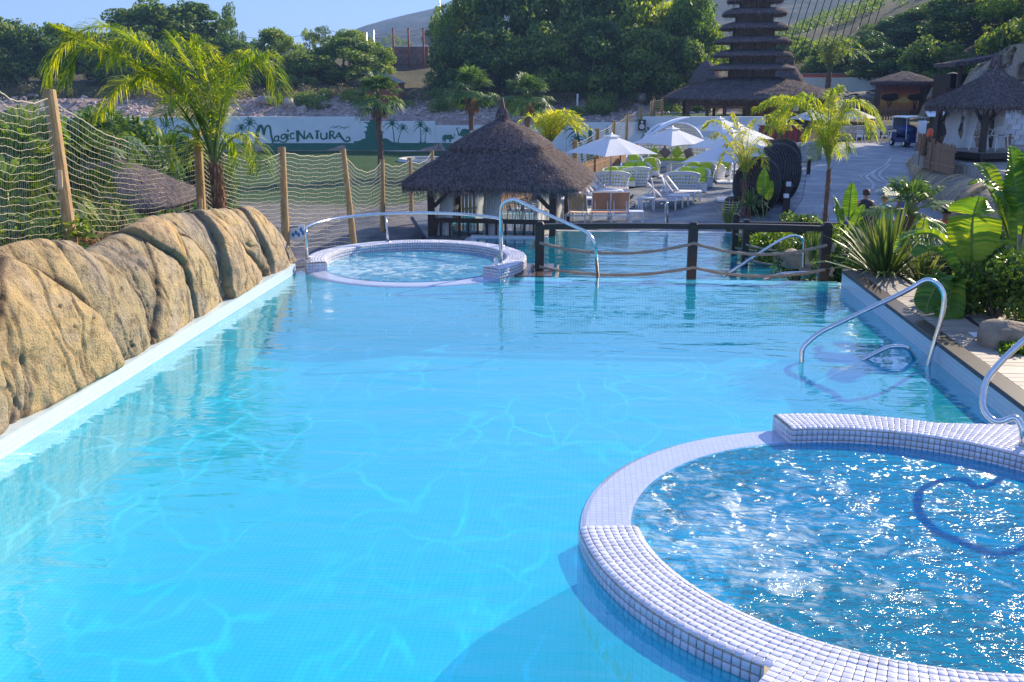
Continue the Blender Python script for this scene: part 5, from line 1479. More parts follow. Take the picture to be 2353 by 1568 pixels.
b = MB(); b.tube([(0, -.025, 0), (0, -.025, .09)], .006, 5); b.tube([(0.02, .025, 0), (0.0, .025, .09)], .006, 5); b.build('legs', M['red_paint'], T)
# white skeleton chairs by the gazebo
def wchair(loc, rz, lab, grp, s_=1.0):
    T = thing('plastic_chair', lab, 'chair', loc, rz, grp, sc=s_)
    b = MB(); b.sheet(lambda u, v: ((u - .5) * .48, (v - .5) * .46, .45 + .03 * (2 * u - 1) ** 2), 8, 6); b.build('seat', M['plastic_white'], T, solid=.02)
    for sx in (-1, 1):
        for sy in (-1, 1): MB().tube([(sx * .2, sy * .19, .45), (sx * .25, sy * .24, 0)], [.022, .014], 7).build('leg', M['plastic_white'], T)
    b = MB()
    for k in range(3):
        pts = [Vector(((.27 - .02 * k) * math.cos(a), .05 + (.25 - .02 * k) * math.sin(a), .66 + (.16 - .05 * k) * math.sin(a + .4 * (k - 1)))) for a in [math.pi * (-.1 + 1.2 * i / 18) for i in range(19)]]
        pts[0].z = .47; pts[-1].z = .47
        b.tube(pts, .013, 6)
    for x in (-.18, -.06, .08, .19): b.tube([(x, .2, .46), (x * 1.3 + .05, .29, .8)], .012, 6)
    b.build('back_hoops', M['plastic_white'], T, smooth=True)
    return T
for (x, y, rz, lab) in ((1182, 518, 160, 'white looped plastic chair left of the gazebo curtain'), (1199, 514, 175, 'white looped plastic chair behind the gazebo railing'), (1212, 520, 190, 'white looped plastic chair, nearest of those behind the railing')):
    g = G(x, y + 6, -1.39); wchair((g.x, g.y + .8, -1.39), R_(rz), lab, 'white looped chairs behind the gazebo')
# ================================================================ PICKET FENCE on the left of the terrace
def pickets(T, pts, h, gap, w_, m_, rail_m, b0, zoff=0.0, rnd=True, jit=.05):
    pm_ = MB().box((0, 0, h / 2), (w_, .025, h)).mesh('picket'); pm_.materials.append(m_)
    rg = random.Random(5)
    for i in range(len(pts) - 1):
        A, B = Vector(pts[i]), Vector(pts[i + 1]); n = max(1, int((B - A).length / gap)); an = math.atan2(B.y - A.y, B.x - A.x)
        for k in range(n):
            p = A.lerp(B, k / n) - b0
            o = link('picket', pm_, T); o.location = p; o.rotation_euler = (0, 0, an); o.scale = (1, 1, 1 + rg.uniform(-jit, jit))
        for z_ in (.25 * h, .78 * h):
            MB().beam(A - b0 + Vector((0, 0, z_)), B - b0 + Vector((0, 0, z_)), .05, .07).build('rail', rail_m, T)
        o = MB().box(A - b0 + Vector((0, 0, (h + .15) / 2)), (.12, .12, h + .15)).build('post', rail_m, T)
pp = [Vector((-4.9, 33.4, ZT)), Vector((-3.4, 35.2, ZT)), Vector((-2.2, 39.6, ZT)), Vector((-.85, 44.5, ZT)), Vector((.05, 48, ZT)), Vector((1.4, 54, ZT)), Vector((2.9, 62, ZT)), Vector((3.4, 66, ZT))]
T = thing('picket_fence', 'low brown picket fence along the left side of the sun terrace', 'fence', pp[0])
pickets(T, pp, .92, .17, .12, M['picket'], M['picket'], pp[0])
# ================================================================ VEGETATION
def cards(c, nrm, size, rg, asp=.55, tilt=.7):
    """diamond leaves: c centres, nrm outward normals -> quads"""
    n = len(c)
    d = nrm + rg.normal(0, tilt, (n, 3)); d /= np.linalg.norm(d, axis=1)[:, None] + 1e-9
    r = rg.normal(0, 1, (n, 3)); t = np.cross(d, r); t /= np.linalg.norm(t, axis=1)[:, None] + 1e-9
    t[:, 2] -= .35; t /= np.linalg.norm(t, axis=1)[:, None]
    s = np.cross(d, t); s /= np.linalg.norm(s, axis=1)[:, None] + 1e-9
    L_ = size * rg.uniform(.6, 1.35, n)[:, None]
    return np.stack([c - t * L_ * .5, c + s * L_ * asp * .5 + t * L_ * .05, c + t * L_ * .5, c - s * L_ * asp * .5 + t * L_ * .05], 1).reshape(-1, 3)
def cloud(blobs, n, size, seed, asp=.55, squash=.8, inner=.25):
    rg = np.random.default_rng(seed)
    B = np.array(blobs); w_ = B[:, 3] ** 2; w_ /= w_.sum()
    i = rg.choice(len(B), n, p=w_)
    d = rg.normal(0, 1, (n, 3)); d /= np.linalg.norm(d, axis=1)[:, None]
    r = np.where(rg.random(n) < inner, rg.uniform(.3, .85, n), rg.uniform(.82, 1.12, n))
    lump = 1 + .28 * (fbm(d * 2.2 + i[:, None] * 7.3, 2, seed) - .5) * 2
    c = B[i, :3] + d * (B[i, 3] * r * lump)[:, None] * np.array([1, 1, squash])
    return cards(c, d, size, rg, asp)
def quad_mesh(name, v, m):
    me = np_mesh(name, v, np.arange(len(v)).reshape(-1, 4)); me.materials.append(m); return me
# --- crowns are modelled 10 m wide and 8 m high, foot of the crown at z = 0
def crown_blobs(seed, nb, flat=1.0, lo=.05):
    rg = random.Random(seed); out = []
    for k in range(nb):
        a = rg.random() * 6.283; t = rg.random() ** .7
        h = lo + (1 - lo) * rg.random()
        rad = 4.4 * math.sqrt(max(0.05, 1 - (h * 1.04 - .35) ** 2 / .5)) * t ** .5
        r = rg.uniform(.75, 1.7)
        out.append((rad * math.cos(a), rad * math.sin(a), h * 7.0 * flat + .4, r))
    return out
CR = {}
for k in range(4):
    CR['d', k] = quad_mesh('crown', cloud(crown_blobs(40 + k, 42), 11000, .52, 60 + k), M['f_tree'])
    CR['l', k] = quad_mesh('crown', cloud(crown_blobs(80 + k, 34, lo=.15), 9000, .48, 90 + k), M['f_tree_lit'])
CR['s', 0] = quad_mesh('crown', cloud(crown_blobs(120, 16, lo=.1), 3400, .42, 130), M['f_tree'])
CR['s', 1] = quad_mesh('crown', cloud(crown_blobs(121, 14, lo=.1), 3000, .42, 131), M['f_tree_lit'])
def limb_mesh(seed):
    rg = random.Random(seed); b = MB()
    b.tube([(0, 0, -1.2), (.1, 0, .3), (.25, .1, 1.6), (.2, .2, 3.2), (.1, .1, 5.2)], [.34, .28, .24, .16, .07], 9)
    for k in range(6):
        a = rg.random() * 6.28; z0 = rg.uniform(.3, 2.6); L_ = rg.uniform(2, 3.4)
        b.tube([(.15, .1, z0), (L_ * .5 * math.cos(a), L_ * .5 * math.sin(a), z0 + 1.2), (L_ * math.cos(a), L_ * math.sin(a), z0 + 2.6)], [.15, .10, .04], 6)
    me = b.mesh('trunk', True); me.materials.append(M['bark']); return me
LM = [limb_mesh(k) for k in range(3)]
TG = 'leafy trees filling the background'
def tree(x, yt, w_, D, kind, var, lab, group=TG, cat='tree', foot=.0, name='tree'):
    p = VF(x, yt, D); g = gz(p.x, p.y)
    W = w_ * SC / FPX * D
    H = max(1.5, p.z - g)
    T = thing(name, lab, cat, (p.x, p.y, g), (x * 1.7 + D) % 6.28, group)
    c0 = foot * H
    s_ = (W / 10, W / 10, (H - c0) / 8.0)
    o = link('crown', CR[kind, var], T); o.scale = s_; o.location = (0, 0, c0)
    o = link('trunk', LM[var % 3], T); o.scale = (W / 10, W / 10, (H - c0) / 8.0); o.location = (0, 0, max(0, c0 - .1))
    return T
tl = [
 (-60, 40, 230, 128, 'd', 0, .1, 'dark tree cut by the left edge of the photo behind the mural wall'),
 (45, 52, 170, 130, 'd', 1, .1, 'dark round tree at the far left behind the net fence'),
 (130, 62, 150, 134, 'd', 2, .1, 'dark tree left of the golden palm, second from the left'),
 (215, 78, 170, 130, 'd', 3, .1, 'low dark tree directly behind the long drooping palm frond'),
 (345, 10, 220, 138, 'd', 0, .25, 'tall flat topped pine like tree behind the near palm'),
 (440, 12, 200, 142, 'd', 2, .3, 'tall spreading tree just right of the near palm tip'),
 (290, 70, 170, 128, 'd', 1, .1, 'dark tree under the tall flat topped one'),
 (400, 95, 190, 128, 'd', 3, .05, 'broad dark tree behind the near palm crown'),
 (527, 8, 74, 136, 's', 0, .1, 'slender dark tree standing up against the sky'),
 (530, 85, 160, 130, 'd', 1, .05, 'dark rounded tree at the foot of the slender one'),
 (628, 70, 110, 150, 'l', 0, .15, 'pale sunlit tree below the open sky, left of the mound'),
 (585, 120, 110, 128, 'd', 3, .0, 'low dark tree by the dark shed roof'),
 (668, 90, 70, 146, 'l', 1, .1, 'small yellow green tree beside the pale one'),
 (708, 62, 46, 158, 's', 1, .35, 'thin wispy tree sticking up from the skyline'),
 (742, 60, 70, 160, 's', 0, .4, 'open crowned pine on the skyline by the power pole'),
 (700, 118, 150, 127, 'd', 0, .0, 'blue green rounded tree above the rubble slope'),
 (790, 92, 190, 130, 'd', 2, .0, 'broad blue green mound of a tree left of the brick wall'),
 (800, 72, 110, 160, 'l', 2, .2, 'small light tree at the skyline below the mountain'),
 (862, 95, 90, 134, 'l', 3, .1, 'light tree next to the brick wall with red poles'),
 (900, 78, 60, 170, 's', 1, .2, 'small light bush tree above the brick wall'),
 (935, 88, 60, 175, 's', 1, .2, 'round light bush in front of the mountain slope'),
 (1010, 48, 90, 172, 'd', 3, .2, 'dark tree on the ridge left of the great tree mass'),
 (1075, -2, 190, 126, 'l', 0, .05, 'tall lighter tree at the left end of the great tree mass'),
 (1040, 80, 130, 122, 'd', 1, .0, 'lower dark tree spilling down at the left of the tree mass'),
 (1165, -25, 220, 124, 'd', 2, .05, 'huge dark tree behind the middle fan palm'),
 (1120, 70, 180, 119, 'd', 3, .0, 'dark tree filling the slope behind the fan palms'),
 (1285, -50, 240, 128, 'd', 0, .05, 'huge dark tree in the centre of the background'),
 (1250, 60, 200, 118, 'd', 1, .0, 'broad dark tree above the gazebo finial'),
 (1395, -45, 250, 124, 'd', 3, .05, 'huge tree right of the background centre'),
 (1370, 50, 210, 117, 'd', 2, .0, 'broad low tree right of the gazebo roof'),
 (1495, -30, 230, 122, 'l', 1, .05, 'huge yellow green tree left of the pagoda'),
 (1480, 70, 200, 116, 'd', 0, .0, 'dark tree in front of the yellow green one'),
 (1580, -10, 170, 120, 'l', 2, .05, 'sunlit tree whose crown nearly touches the pagoda'),
 (1570, 90, 150, 115, 'd', 3, .0, 'low tree behind the left eave of the pagoda'),
 (1640, 55, 80, 135, 'l', 3, .1, 'small sunlit tree between the big tree and the pagoda tiers'),
 (1815, 85, 110, 150, 'l', 0, .1, 'sunlit tree right behind the pagoda tiers'),
 (1860, 95, 110, 140, 'l', 1, .05, 'low light tree right of the pagoda tiers'),
 (1905, 105, 130, 128, 'd', 2, .0, 'dark tree behind the long white wall'),
 (1990, 78, 150, 130, 'd', 1, .0, 'dark tree on the hillside above the white wall'),
 (2060, 45, 180, 135, 'd', 0, .0, 'large dark tree on the hillside above the kiosk'),
 (2040, 112, 170, 118, 'd', 3, .0, 'dark tree just behind the thatched kiosk'),
 (2150, 15, 210, 135, 'd', 2, .0, 'large dark hillside tree left of the timber building'),
 (2150, 90, 170, 112, 'd', 1, .0, 'dark tree behind the timber building roof'),
 (2250, -20, 240, 125, 'd', 3, .0, 'large dark tree on the hillside at the upper right'),
 (2350, -40, 240, 118, 'l', 2, .0, 'tree with lit top at the upper right corner'),
 (2330, 60, 200, 100, 'd', 0, .0, 'dark tree behind the big sculpted boulder'),
]
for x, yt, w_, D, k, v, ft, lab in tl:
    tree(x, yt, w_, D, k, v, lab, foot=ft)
# trees that stand beyond the right edge of the photograph and shade the terraces
for (X_, Y_, H_, W_, v) in ((34, 68, 23, 13, 0), (39, 77, 25, 14, 1), (44, 87, 26, 15, 2), (50, 98, 26, 16, 3), (58, 110, 26, 17, 0), (42, 68, 20, 14, 2), (50, 80, 22, 15, 1), (60, 94, 22, 17, 3), (52, 66, 18, 14, 1), (66, 80, 20, 16, 2)):
    T = thing('tree', 'tall dark tree of the hillside beyond the right edge of the photo', 'tree', (X_, Y_, gz(X_, Y_)), X_, 'hillside trees beyond the right edge')
    o = link('crown', CR['d', v], T); o.scale = (W_ / 10, W_ / 10, H_ / 8)
    o = link('trunk', LM[v % 3], T); o.scale = (W_ / 10, W_ / 10, H_ / 8)

# --- scrub and rubble on the slope
rg = np.random.default_rng(77)
def on_slope(n, x0, x1, d0, d1):
    xx = rg.uniform(x0, x1, n); dd = rg.uniform(d0, d1, n)
    X_ = (xx - 1367) / 2363 * dd; Y_ = dd.copy()
    return X_, Y_, ground_z(X_, Y_)
bl = []
X_, Y_, Z_ = on_slope(330, -150, 1640, 117, 125)
for x, y, z in zip(X_, Y_, Z_):
    r = rg.uniform(.5, 1.3); bl.append((x, y, z + r * .3, r))
me = quad_mesh('scrub', cloud(bl, 42000, .30, 5, asp=.3), M['f_scrub'])
o = link('scrub', me); tag(o, 'dry brownish scrub covering the slope above the mural wall', 'scrub', kind='stuff')
bl = []
X_, Y_, Z_ = on_slope(46, 560, 1640, 114, 121)
for x, y, z in zip(X_, Y_, Z_):
    r = rg.uniform(.6, 1.2)
    for q in range(3): bl.append((x + rg.normal(0, .5), y + rg.normal(0, .5), z + r * .35 + rg.uniform(0, .5), r * .8))
me = quad_mesh('shrubs', cloud(bl, 26000, .30, 6, asp=.45), M['f_tree'])
o = link('slope_shrubs', me); tag(o, 'low green shrubs scattered over the rubble slope', 'shrubs', kind='stuff')
def rock_np(c, r, rg, n=8, m=6):
    t = np.linspace(0, math.pi, m + 1); a = np.linspace(0, 2 * math.pi, n, endpoint=False)
    Tt, Aa = np.meshgrid(t, a, indexing='ij')
    p = np.stack([np.sin(Tt) * np.cos(Aa), np.sin(Tt) * np.sin(Aa), np.cos(Tt)], -1)
    off = rg.uniform(0, 50, 3)
    k = 1 + .55 * (fbm(p * 1.3 + off, 2, 3) - .5) * 2
    p = np.sign(p) * np.abs(p) ** .8 * k[..., None] * np.array([r, r * rg.uniform(.7, 1.1), r * rg.uniform(.55, .85)])
    an = rg.uniform(0, 6.28); ca, sa = math.cos(an), math.sin(an)
    q = np.stack([p[..., 0] * ca - p[..., 1] * sa, p[..., 0] * sa + p[..., 1] * ca, p[..., 2]], -1) + np.array(c)
    idx = np.arange((m + 1) * n).reshape(m + 1, n); nx_ = np.roll(idx, -1, 1)
    f = np.stack([idx[:-1], idx[1:], nx_[1:], nx_[:-1]], -1).reshape(-1, 4)
    return q.reshape(-1, 3), f
M['rubble'] = simple('pale_rubble', (0.52, 0.42, 0.38), (0.30, 0.21, 0.18), rough=.9, scale=1.2, bump=.6, bscale=6, bdist=.1, island=.3)
M['boulder'] = simple('ochre_boulder', (0.44, 0.33, 0.22), (0.22, 0.16, 0.11), rough=.9, scale=3, bump=.8, bscale=12, bdist=.05, island=.15)
V_, F_ = [], []; k0 = 0
X_, Y_, Z_ = on_slope(1300, -150, 1640, 110.9, 118)
for x, y, z in zip(X_, Y_, Z_):
    v, f = rock_np((x, y, z), rg.uniform(.08, .32) ** 1.0, rg, 6, 4); V_.append(v); F_.append(f + k0); k0 += len(v)
o = link('rubble', np_mesh('rubble', np.concatenate(V_), np.concatenate(F_)), None, M['rubble']); tag(o, 'loose pale rubble on the slope behind the mural wall', 'rubble', kind='stuff')
def boulder(x, y, D, r, lab, m_=None, seed=0, Z=None, name='boulder', grp=None):
    p = VF(x, y, D); z = gz(p.x, p.y) if Z is None else Z
    rr = np.random.default_rng(seed); v, f = rock_np((0, 0, r * .35), r, rr, 22, 16)
    v = v + (.12 * r * (fbm(v * 3 / r, 3, seed) - .5)[:, None])
    o = link(name, np_mesh(name, v, f, True), None, m_ or M['boulder']); o.location = (p.x, p.y, z); tag(o, lab, 'boulder', grp)
for i, (x, y, D, r, lab) in enumerate(((612, 247, 115, 1.0, 'reddish boulder on the rubble slope above the palm frond'), (664, 247, 114, .8, 'pale blue boulder on the rubble slope left of the wall lettering'), (745, 250, 114, .9, 'pink boulder on the rubble slope above the lettering'), (696, 255, 113, .6, 'small pale boulder between the two larger ones on the slope'), (1470, 235, 116, .9, 'pale boulder on the slope below the big yellow green tree'))):
    boulder(x, y, D, r, lab, M['rubble'], i + 3, grp='boulders on the rubble slope')

# --- fan palms
def fan_leaf(b, o_, d, up, R, nb=16, spread=2.4, droop=.25, rg=None, w_=.06):
    d = d.normalized(); s = d.cross(up).normalized(); n = s.cross(d)
    for k in range(nb):
        a = (k / (nb - 1) - .5) * spread
        q = d * math.cos(a) + s * math.sin(a)
        L_ = R * (1 - .25 * abs(a) / (spread / 2)) * (rg.uniform(.9, 1.08) if rg else 1)
        sd = (s * math.cos(a) - d * math.sin(a)) * w_ * R
        fold = n * (.03 * R * (1 if k % 2 else -1))
        m_ = o_ + q * L_ * .62 + fold + Vector((0, 0, -droop * L_ * .12))
        t = o_ + q * L_ + Vector((0, 0, -droop * L_ * (.9 if not rg else rg.uniform(.5, 1.4))))
        i = len(b.v)
        b.v += [tuple(o_), tuple(m_ - sd), tuple(m_ + sd), tuple(t)]
        b.f += [(i, i + 1, i + 2), (i + 1, i + 3, i + 2)]
def fan_palm(seed, th, R, nl, tr, mat, skirt=True):
    rg = random.Random(seed); parts = []
    b = MB(); b.tube([(0, 0, 0), (.04, 0, th * .3), (-.03, .02, th * .6), (.0, 0, th)], [tr * 1.25, tr, tr * .95, tr * 1.15], 12)
    parts.append(('trunk', b, M['palm_bark']))
    b = MB(); c = Vector((0, 0, th)); pet = MB()
    for k in range(nl):
        a = k * 2.39996; e = R_(rg.uniform(-32, 85)) if k > 5 else R_(rg.uniform(55, 85))
        d = Vector((math.cos(a) * math.cos(e), math.sin(a) * math.cos(e), math.sin(e)))
        L_ = R * rg.uniform(.45, .65)
        p = c + d * L_ + Vector((0, 0, -.06 * R))
        d2 = (d + Vector((0, 0, -.35))).normalized()
        fan_leaf(b, p, d2, Vector((0, 0, 1)) if abs(d2.z) < .95 else Vector((1, 0, 0)), R * .62, 15, 2.7, .32, rg, .055)
        pet.tube([c, c + d * L_ * .5 + Vector((0, 0, .03)), p], [.022, .016, .01], 4, caps=False)
    parts.append(('crown', b, mat)); parts.append(('leaf_stalks', pet, M['stem_green']))
    if skirt:
        b = MB()
        for k in range(14):
            a = k * 2.4; p = c + Vector((math.cos(a) * .22, math.sin(a) * .22, -.15 - .5 * rg.random()))
            fan_leaf(b, p, Vector((math.cos(a) * .35, math.sin(a) * .35, -1)), Vector((math.cos(a), math.sin(a), 0)), R * .55, 7, 1.0, .1, rg, .06)
        parts.append(('dead_fronds', b, M['dry_leaf']))
    return parts
for i, (x, yc, R_px, D, lab) in enumerate(((869, 226, 50, 75, 'fan palm standing in front of the painted pagoda on the wall'), (1083, 212, 50, 80, 'fan palm between the painted elephants and the gazebo roof'), (1212, 224, 48, 80, 'fan palm rising directly behind the gazebo finial'))):
    p = VF(x, yc, D); g = gz(p.x, p.y); R = R_px * SC / FPX * D * 1.28
    T = thing('fan_palm', lab, 'palm', (p.x, p.y, g), i * 1.3, 'fan palms on the lawn')
    for nme, b, m_ in fan_palm(10 + i, p.z - g, R, 44, .22, M['f_fan']):
        b.build(nme, m_, T, smooth=nme == 'trunk')
# near fan palms behind the net at the left
for i, (x, y, D, R, h, lab) in enumerate(((70, 400, 14.0, 1.05, .6, 'leafy fan palm behind the net at the far left'), (165, 420, 14.6, 1.0, .5, 'bright fan palm behind the first fence post'), (20, 500, 13, .9, .3, 'low fan palm at the left edge behind the rock'), (215, 480, 15.5, .7, .3, 'low fan palm right of the first fence post'))):
    p = VF(x, y, D)
    T = thing('fan_palm_bush', lab, 'palm', (p.x, p.y, p.z - h), i, 'fan palm bushes behind the net fence')
    for nme, b, m_ in fan_palm(30 + i, h, R, 30, .12, M['f_fan_near'], False):
        b.build(nme, m_, T)
# dark hedge plants further down, left
for i, (x, y, D, w_, h, lab) in enumerate(((250, 330, 40, 6, 3.2, 'dark shrub in front of the mural behind the net, left'), (180, 345, 36, 6, 2.5, 'dark shrub behind the bright fan palm'), (300, 345, 42, 5, 2.4, 'dark shrub above the low thatched roof'), (390, 350, 46, 6, 2.2, 'dark shrub between the thatched roof and the palm trunk'), (40, 350, 34, 6, 3.2, 'dark shrub at the left edge below the mural'), (360, 545, 16.0, 2.2, .8, 'small leafy shrub behind the rock crest'), (60, 545, 12.0, 2.6, .9, 'dark leafy shrub at the foot of the net far left'))):
    p = VF(x, y, D); z0 = gz(p.x, p.y) if D > 20 else p.z - h * .9
    T = thing('shrub', lab, 'shrub', (p.x, p.y, z0), i, 'shrubs below the net fence')
    o = link('foliage', CR['d', i % 4] if D > 20 else CR['s', 0], T); hh = max(.8, p.z - z0 + h * .3); o.scale = (w_ / 10, w_ / 10, hh / 8)
for i, (x, y, D) in enumerate(((262, 268 + 60, 33), (215, 322, 32), (245, 310, 34))):
    p = VF(x, y, D); g = gz(p.x, p.y)
    T = thing('young_fan_palm', ('feathery young palm in front of the mural behind the net', 'young palm left of the feathery one behind the net', 'taller young palm above the dark shrubs behind the net')[i], 'palm', (p.x, p.y, g), i)
    for nme, b, m_ in fan_palm(50 + i, p.z - g, 1.1, 18, .12, M['f_fan']): b.build(nme, m_, T)

# --- feather palms
def bez(pts, n):
    """catmull-rom through points"""
    P_ = [Vector(p) for p in pts]; P_ = [P_[0] * 2 - P_[1]] + P_ + [P_[-1] * 2 - P_[-2]]
    out = []
    m = len(P_) - 3
    for i in range(n + 1):
        t = i / n * m; k = min(int(t), m - 1); u = t - k
        a, b_, c_, d_ = P_[k:k + 4]
        out.append(.5 * ((2 * b_) + (c_ - a) * u + (2 * a - 5 * b_ + 4 * c_ - d_) * u * u + (3 * b_ - 3 * c_ + d_ - a) * u ** 3))
    return out
def frond(lf, rc, pts, npair, L0, w_, rg, droop=.5, start=.18, lift=.35):
    C_ = bez(pts, npair)
    rc.tube(C_[::3] + [C_[-1]], [max(.004, .022 * (1 - i / (len(C_[::3]) + 1)) * L0 * 2) for i in range(len(C_[::3]) + 1)], 5, caps=False)
    for i in range(int(start * npair), npair + 1):
        s_ = i / npair
        t = (C_[min(i + 1, npair)] - C_[max(i - 1, 0)]).normalized()
        up = Vector((0, 0, 1)) - t * t.z
        up = up.normalized() if up.length > .1 else t.orthogonal().normalized()
        side = t.cross(up).normalized()
        L_ = L0 * (math.sin(math.pi * (.12 + .80 * (s_ - start) / (1 - start))) ** .6) * rg.uniform(.75, 1.15)
        for sg in (-1, 1):
            d = (side * sg * rg.uniform(.75, 1.0) + t * rg.uniform(.45, .85) + up * (lift + rg.uniform(-.35, .35))).normalized()
            p0 = C_[i]; p1 = p0 + d * L_ * .5 + Vector((0, 0, -droop * L_ * .12)); p2 = p0 + d * L_ * .86 + Vector((0, 0, -droop * L_ * .62 * rg.uniform(.6, 1.3)))
            wv = d.cross(Vector((rg.uniform(-.6, .6), rg.uniform(-.6, .6), 1))).normalized() * w_ * .5
            k = len(lf.v)
            lf.v += [tuple(p0 - wv * .5), tuple(p0 + wv * .5), tuple(p1 + wv), tuple(p1 - wv), tuple(p2)]
            lf.f += [(k, k + 1, k + 2, k + 3), (k + 3, k + 2, k + 4)]
def palm(name, lab, base, H, tr, fronds, L0, w_, mat, seed, lean=(0, 0), boots=True, droop=.5, npair=60, group=None, lift=.35):
    T = thing(name, lab, 'palm', base, 0, group)
    rg = random.Random(seed)
    top = Vector((lean[0], lean[1], H))
    b = MB(); n = 14
    b.tube([top * (k / n) + Vector((0, 0, 0)) for k in range(n + 1)], [tr * (1.15 - .15 * k / n) * (1 + .10 * ((k % 2) - .5)) for k in range(n + 1)], 14)
    b.build('trunk', M['palm_bark'], T, smooth=False)
    if boots:
        fb = MB()
        for k in range(int(150 * boots)):
            z = rg.uniform(.05, 1) * H; a = rg.random() * 6.283; e = Vector((math.cos(a), math.sin(a), 0))
            p = top * (z / H) + e * tr * 1.02; L_ = rg.uniform(.08, .24)
            q = p + e * L_ * .35 + Vector((0, 0, (L_ if rg.random() < .45 else -L_)))
            wv = Vector((-e.y, e.x, 0)) * rg.uniform(.006, .02)
            i = len(fb.v); fb.v += [tuple(p - wv), tuple(p + wv), tuple(q)]; fb.f += [(i, i + 1, i + 2)]
        fb.build('trunk_fibre', M['palm_fibre'], T)
    lf, rc = MB(), MB()
    for fr in fronds:
        pts = [top + Vector(p) for p in fr]
        Lf = sum((pts[i + 1] - pts[i]).length for i in range(len(pts) - 1))
        frond(lf, rc, pts, max(10, int(npair * Lf / 1.8)), L0 * min(1.1, .55 + Lf * .28), w_, rg, droop, lift=lift)
    lf.build('fronds', mat, T); rc.build('leaf_ribs', M['stem_green'], T, smooth=True)
    return T
# the near palm: every frond is laid out from the photograph
pb = VF(508, 500, 16.3); pt0 = VF(505, 375, 16.3)
def fr_px(lst, D0, top, depth):
    out = []
    n = len(lst)
    for i, (x, y) in enumerate(lst):
        p = VF(x, y, D0 + depth * i / (n - 1)); out.append(tuple(p - top))
    return out
fl = []
for lst, dp in (([(505, 375), (440, 215), (350, 110), (240, 62), (150, 120), (128, 215)], .5), ([(505, 375), (430, 250), (330, 155), (215, 110), (160, 190)], -.3), ([(505, 375), (455, 290), (380, 215), (300, 185), (245, 260)], .9), ([(505, 375), (470, 240), (400, 150), (310, 95), (260, 140)], -.8),
    ([(505, 375), (485, 230), (440, 130), (400, 75)], .2), ([(505, 375), (495, 220), (470, 130), (455, 85)], -.3), ([(505, 375), (510, 230), (490, 150), (470, 105)], .6), ([(505, 375), (520, 250), (560, 160), (620, 150), (655, 215)], .0), ([(505, 375), (525, 260), (560, 180), (600, 135), (630, 130)], -.5),
    ([(505, 375), (520, 240), (545, 160), (570, 120)], .7), ([(505, 375), (470, 320), (430, 300), (395, 340), (388, 370)], -.5), ([(505, 375), (540, 320), (575, 310), (600, 350), (610, 385)], -.3), ([(505, 375), (480, 330), (455, 330), (440, 375)], .6), ([(505, 375), (530, 310), (550, 330), (560, 375)], .5),
    ([(505, 375), (490, 290), (450, 240), (410, 230), (380, 270)], -.9), ([(505, 375), (515, 280), (530, 210), (555, 200)], -.9), ([(505, 375), (500, 270), (510, 190), (535, 150)], .9), ([(505, 375), (480, 280), (430, 200), (370, 160), (320, 190)], .2), ([(505, 375), (470, 270), (400, 190), (300, 130), (200, 90), (140, 60)], .1)):
    fl.append(fr_px(lst, 16.3, pt0, dp))
palm('feather_palm', 'tall golden green feather palm rising behind the sculpted rock', pb - Vector((0, 0, .3)), pt0.z - pb.z + .3, .090, fl, .54, .017, M['f_phoenix'], 5, lean=(pt0.x - pb.x, 0), boots=2.4, droop=.85, npair=100, lift=.30)
def auto_fronds(seed, n, R, up=1.0, skew=(0, 0)):
    rg = random.Random(seed); out = []
    for k in range(n):
        a = k * 2.39996 + rg.uniform(-.2, .2); e = R_(rg.uniform(38, 86)) * up
        L_ = R * rg.uniform(.75, 1.1); dx, dy = math.cos(a), math.sin(a)
        h = math.sin(e); c = math.cos(e)
        out.append([(0, 0, 0), (dx * L_ * c * .35 + skew[0] * .1, dy * L_ * c * .35, L_ * h * .42), (dx * L_ * c * .75 + skew[0] * .5, dy * L_ * c * .75, L_ * (h * .80)), (dx * L_ * (c * 1.0 + .22) + skew[0], dy * L_ * (c + .22), L_ * (h * .72 - .30 * c))])
    return out
PG = 'golden feather palms around the terraces'
def fpx(base, D0, p, spec): return [fr_px([base] + l_, D0, p, d_) for l_, d_ in spec]
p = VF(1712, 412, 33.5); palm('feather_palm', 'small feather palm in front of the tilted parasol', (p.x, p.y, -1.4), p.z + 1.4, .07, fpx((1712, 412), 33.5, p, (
    ([(1700, 350), (1670, 295), (1640, 278), (1618, 292)], .3), ([(1695, 360), (1655, 310), (1632, 315)], -.4), ([(1708, 350), (1692, 290), (1680, 262)], .1), ([(1716, 350), (1722, 300), (1735, 275)], -.2), ([(1722, 360), (1745, 320), (1765, 330)], .3), ([(1700, 380), (1670, 350), (1655, 375)], .5), ([(1724, 385), (1748, 360), (1760, 385)], -.4), ([(1712, 360), (1705, 320), (1712, 300)], -.7), ([(1718, 370), (1735, 340), (1755, 355)], .8), ([(1704, 370), (1685, 330), (1668, 335)], .8), ([(1714, 380), (1720, 350), (1728, 340)], -1.0))), .42, .026, M['f_phoenix_gold'], 6, npair=70, droop=.9, group=PG)
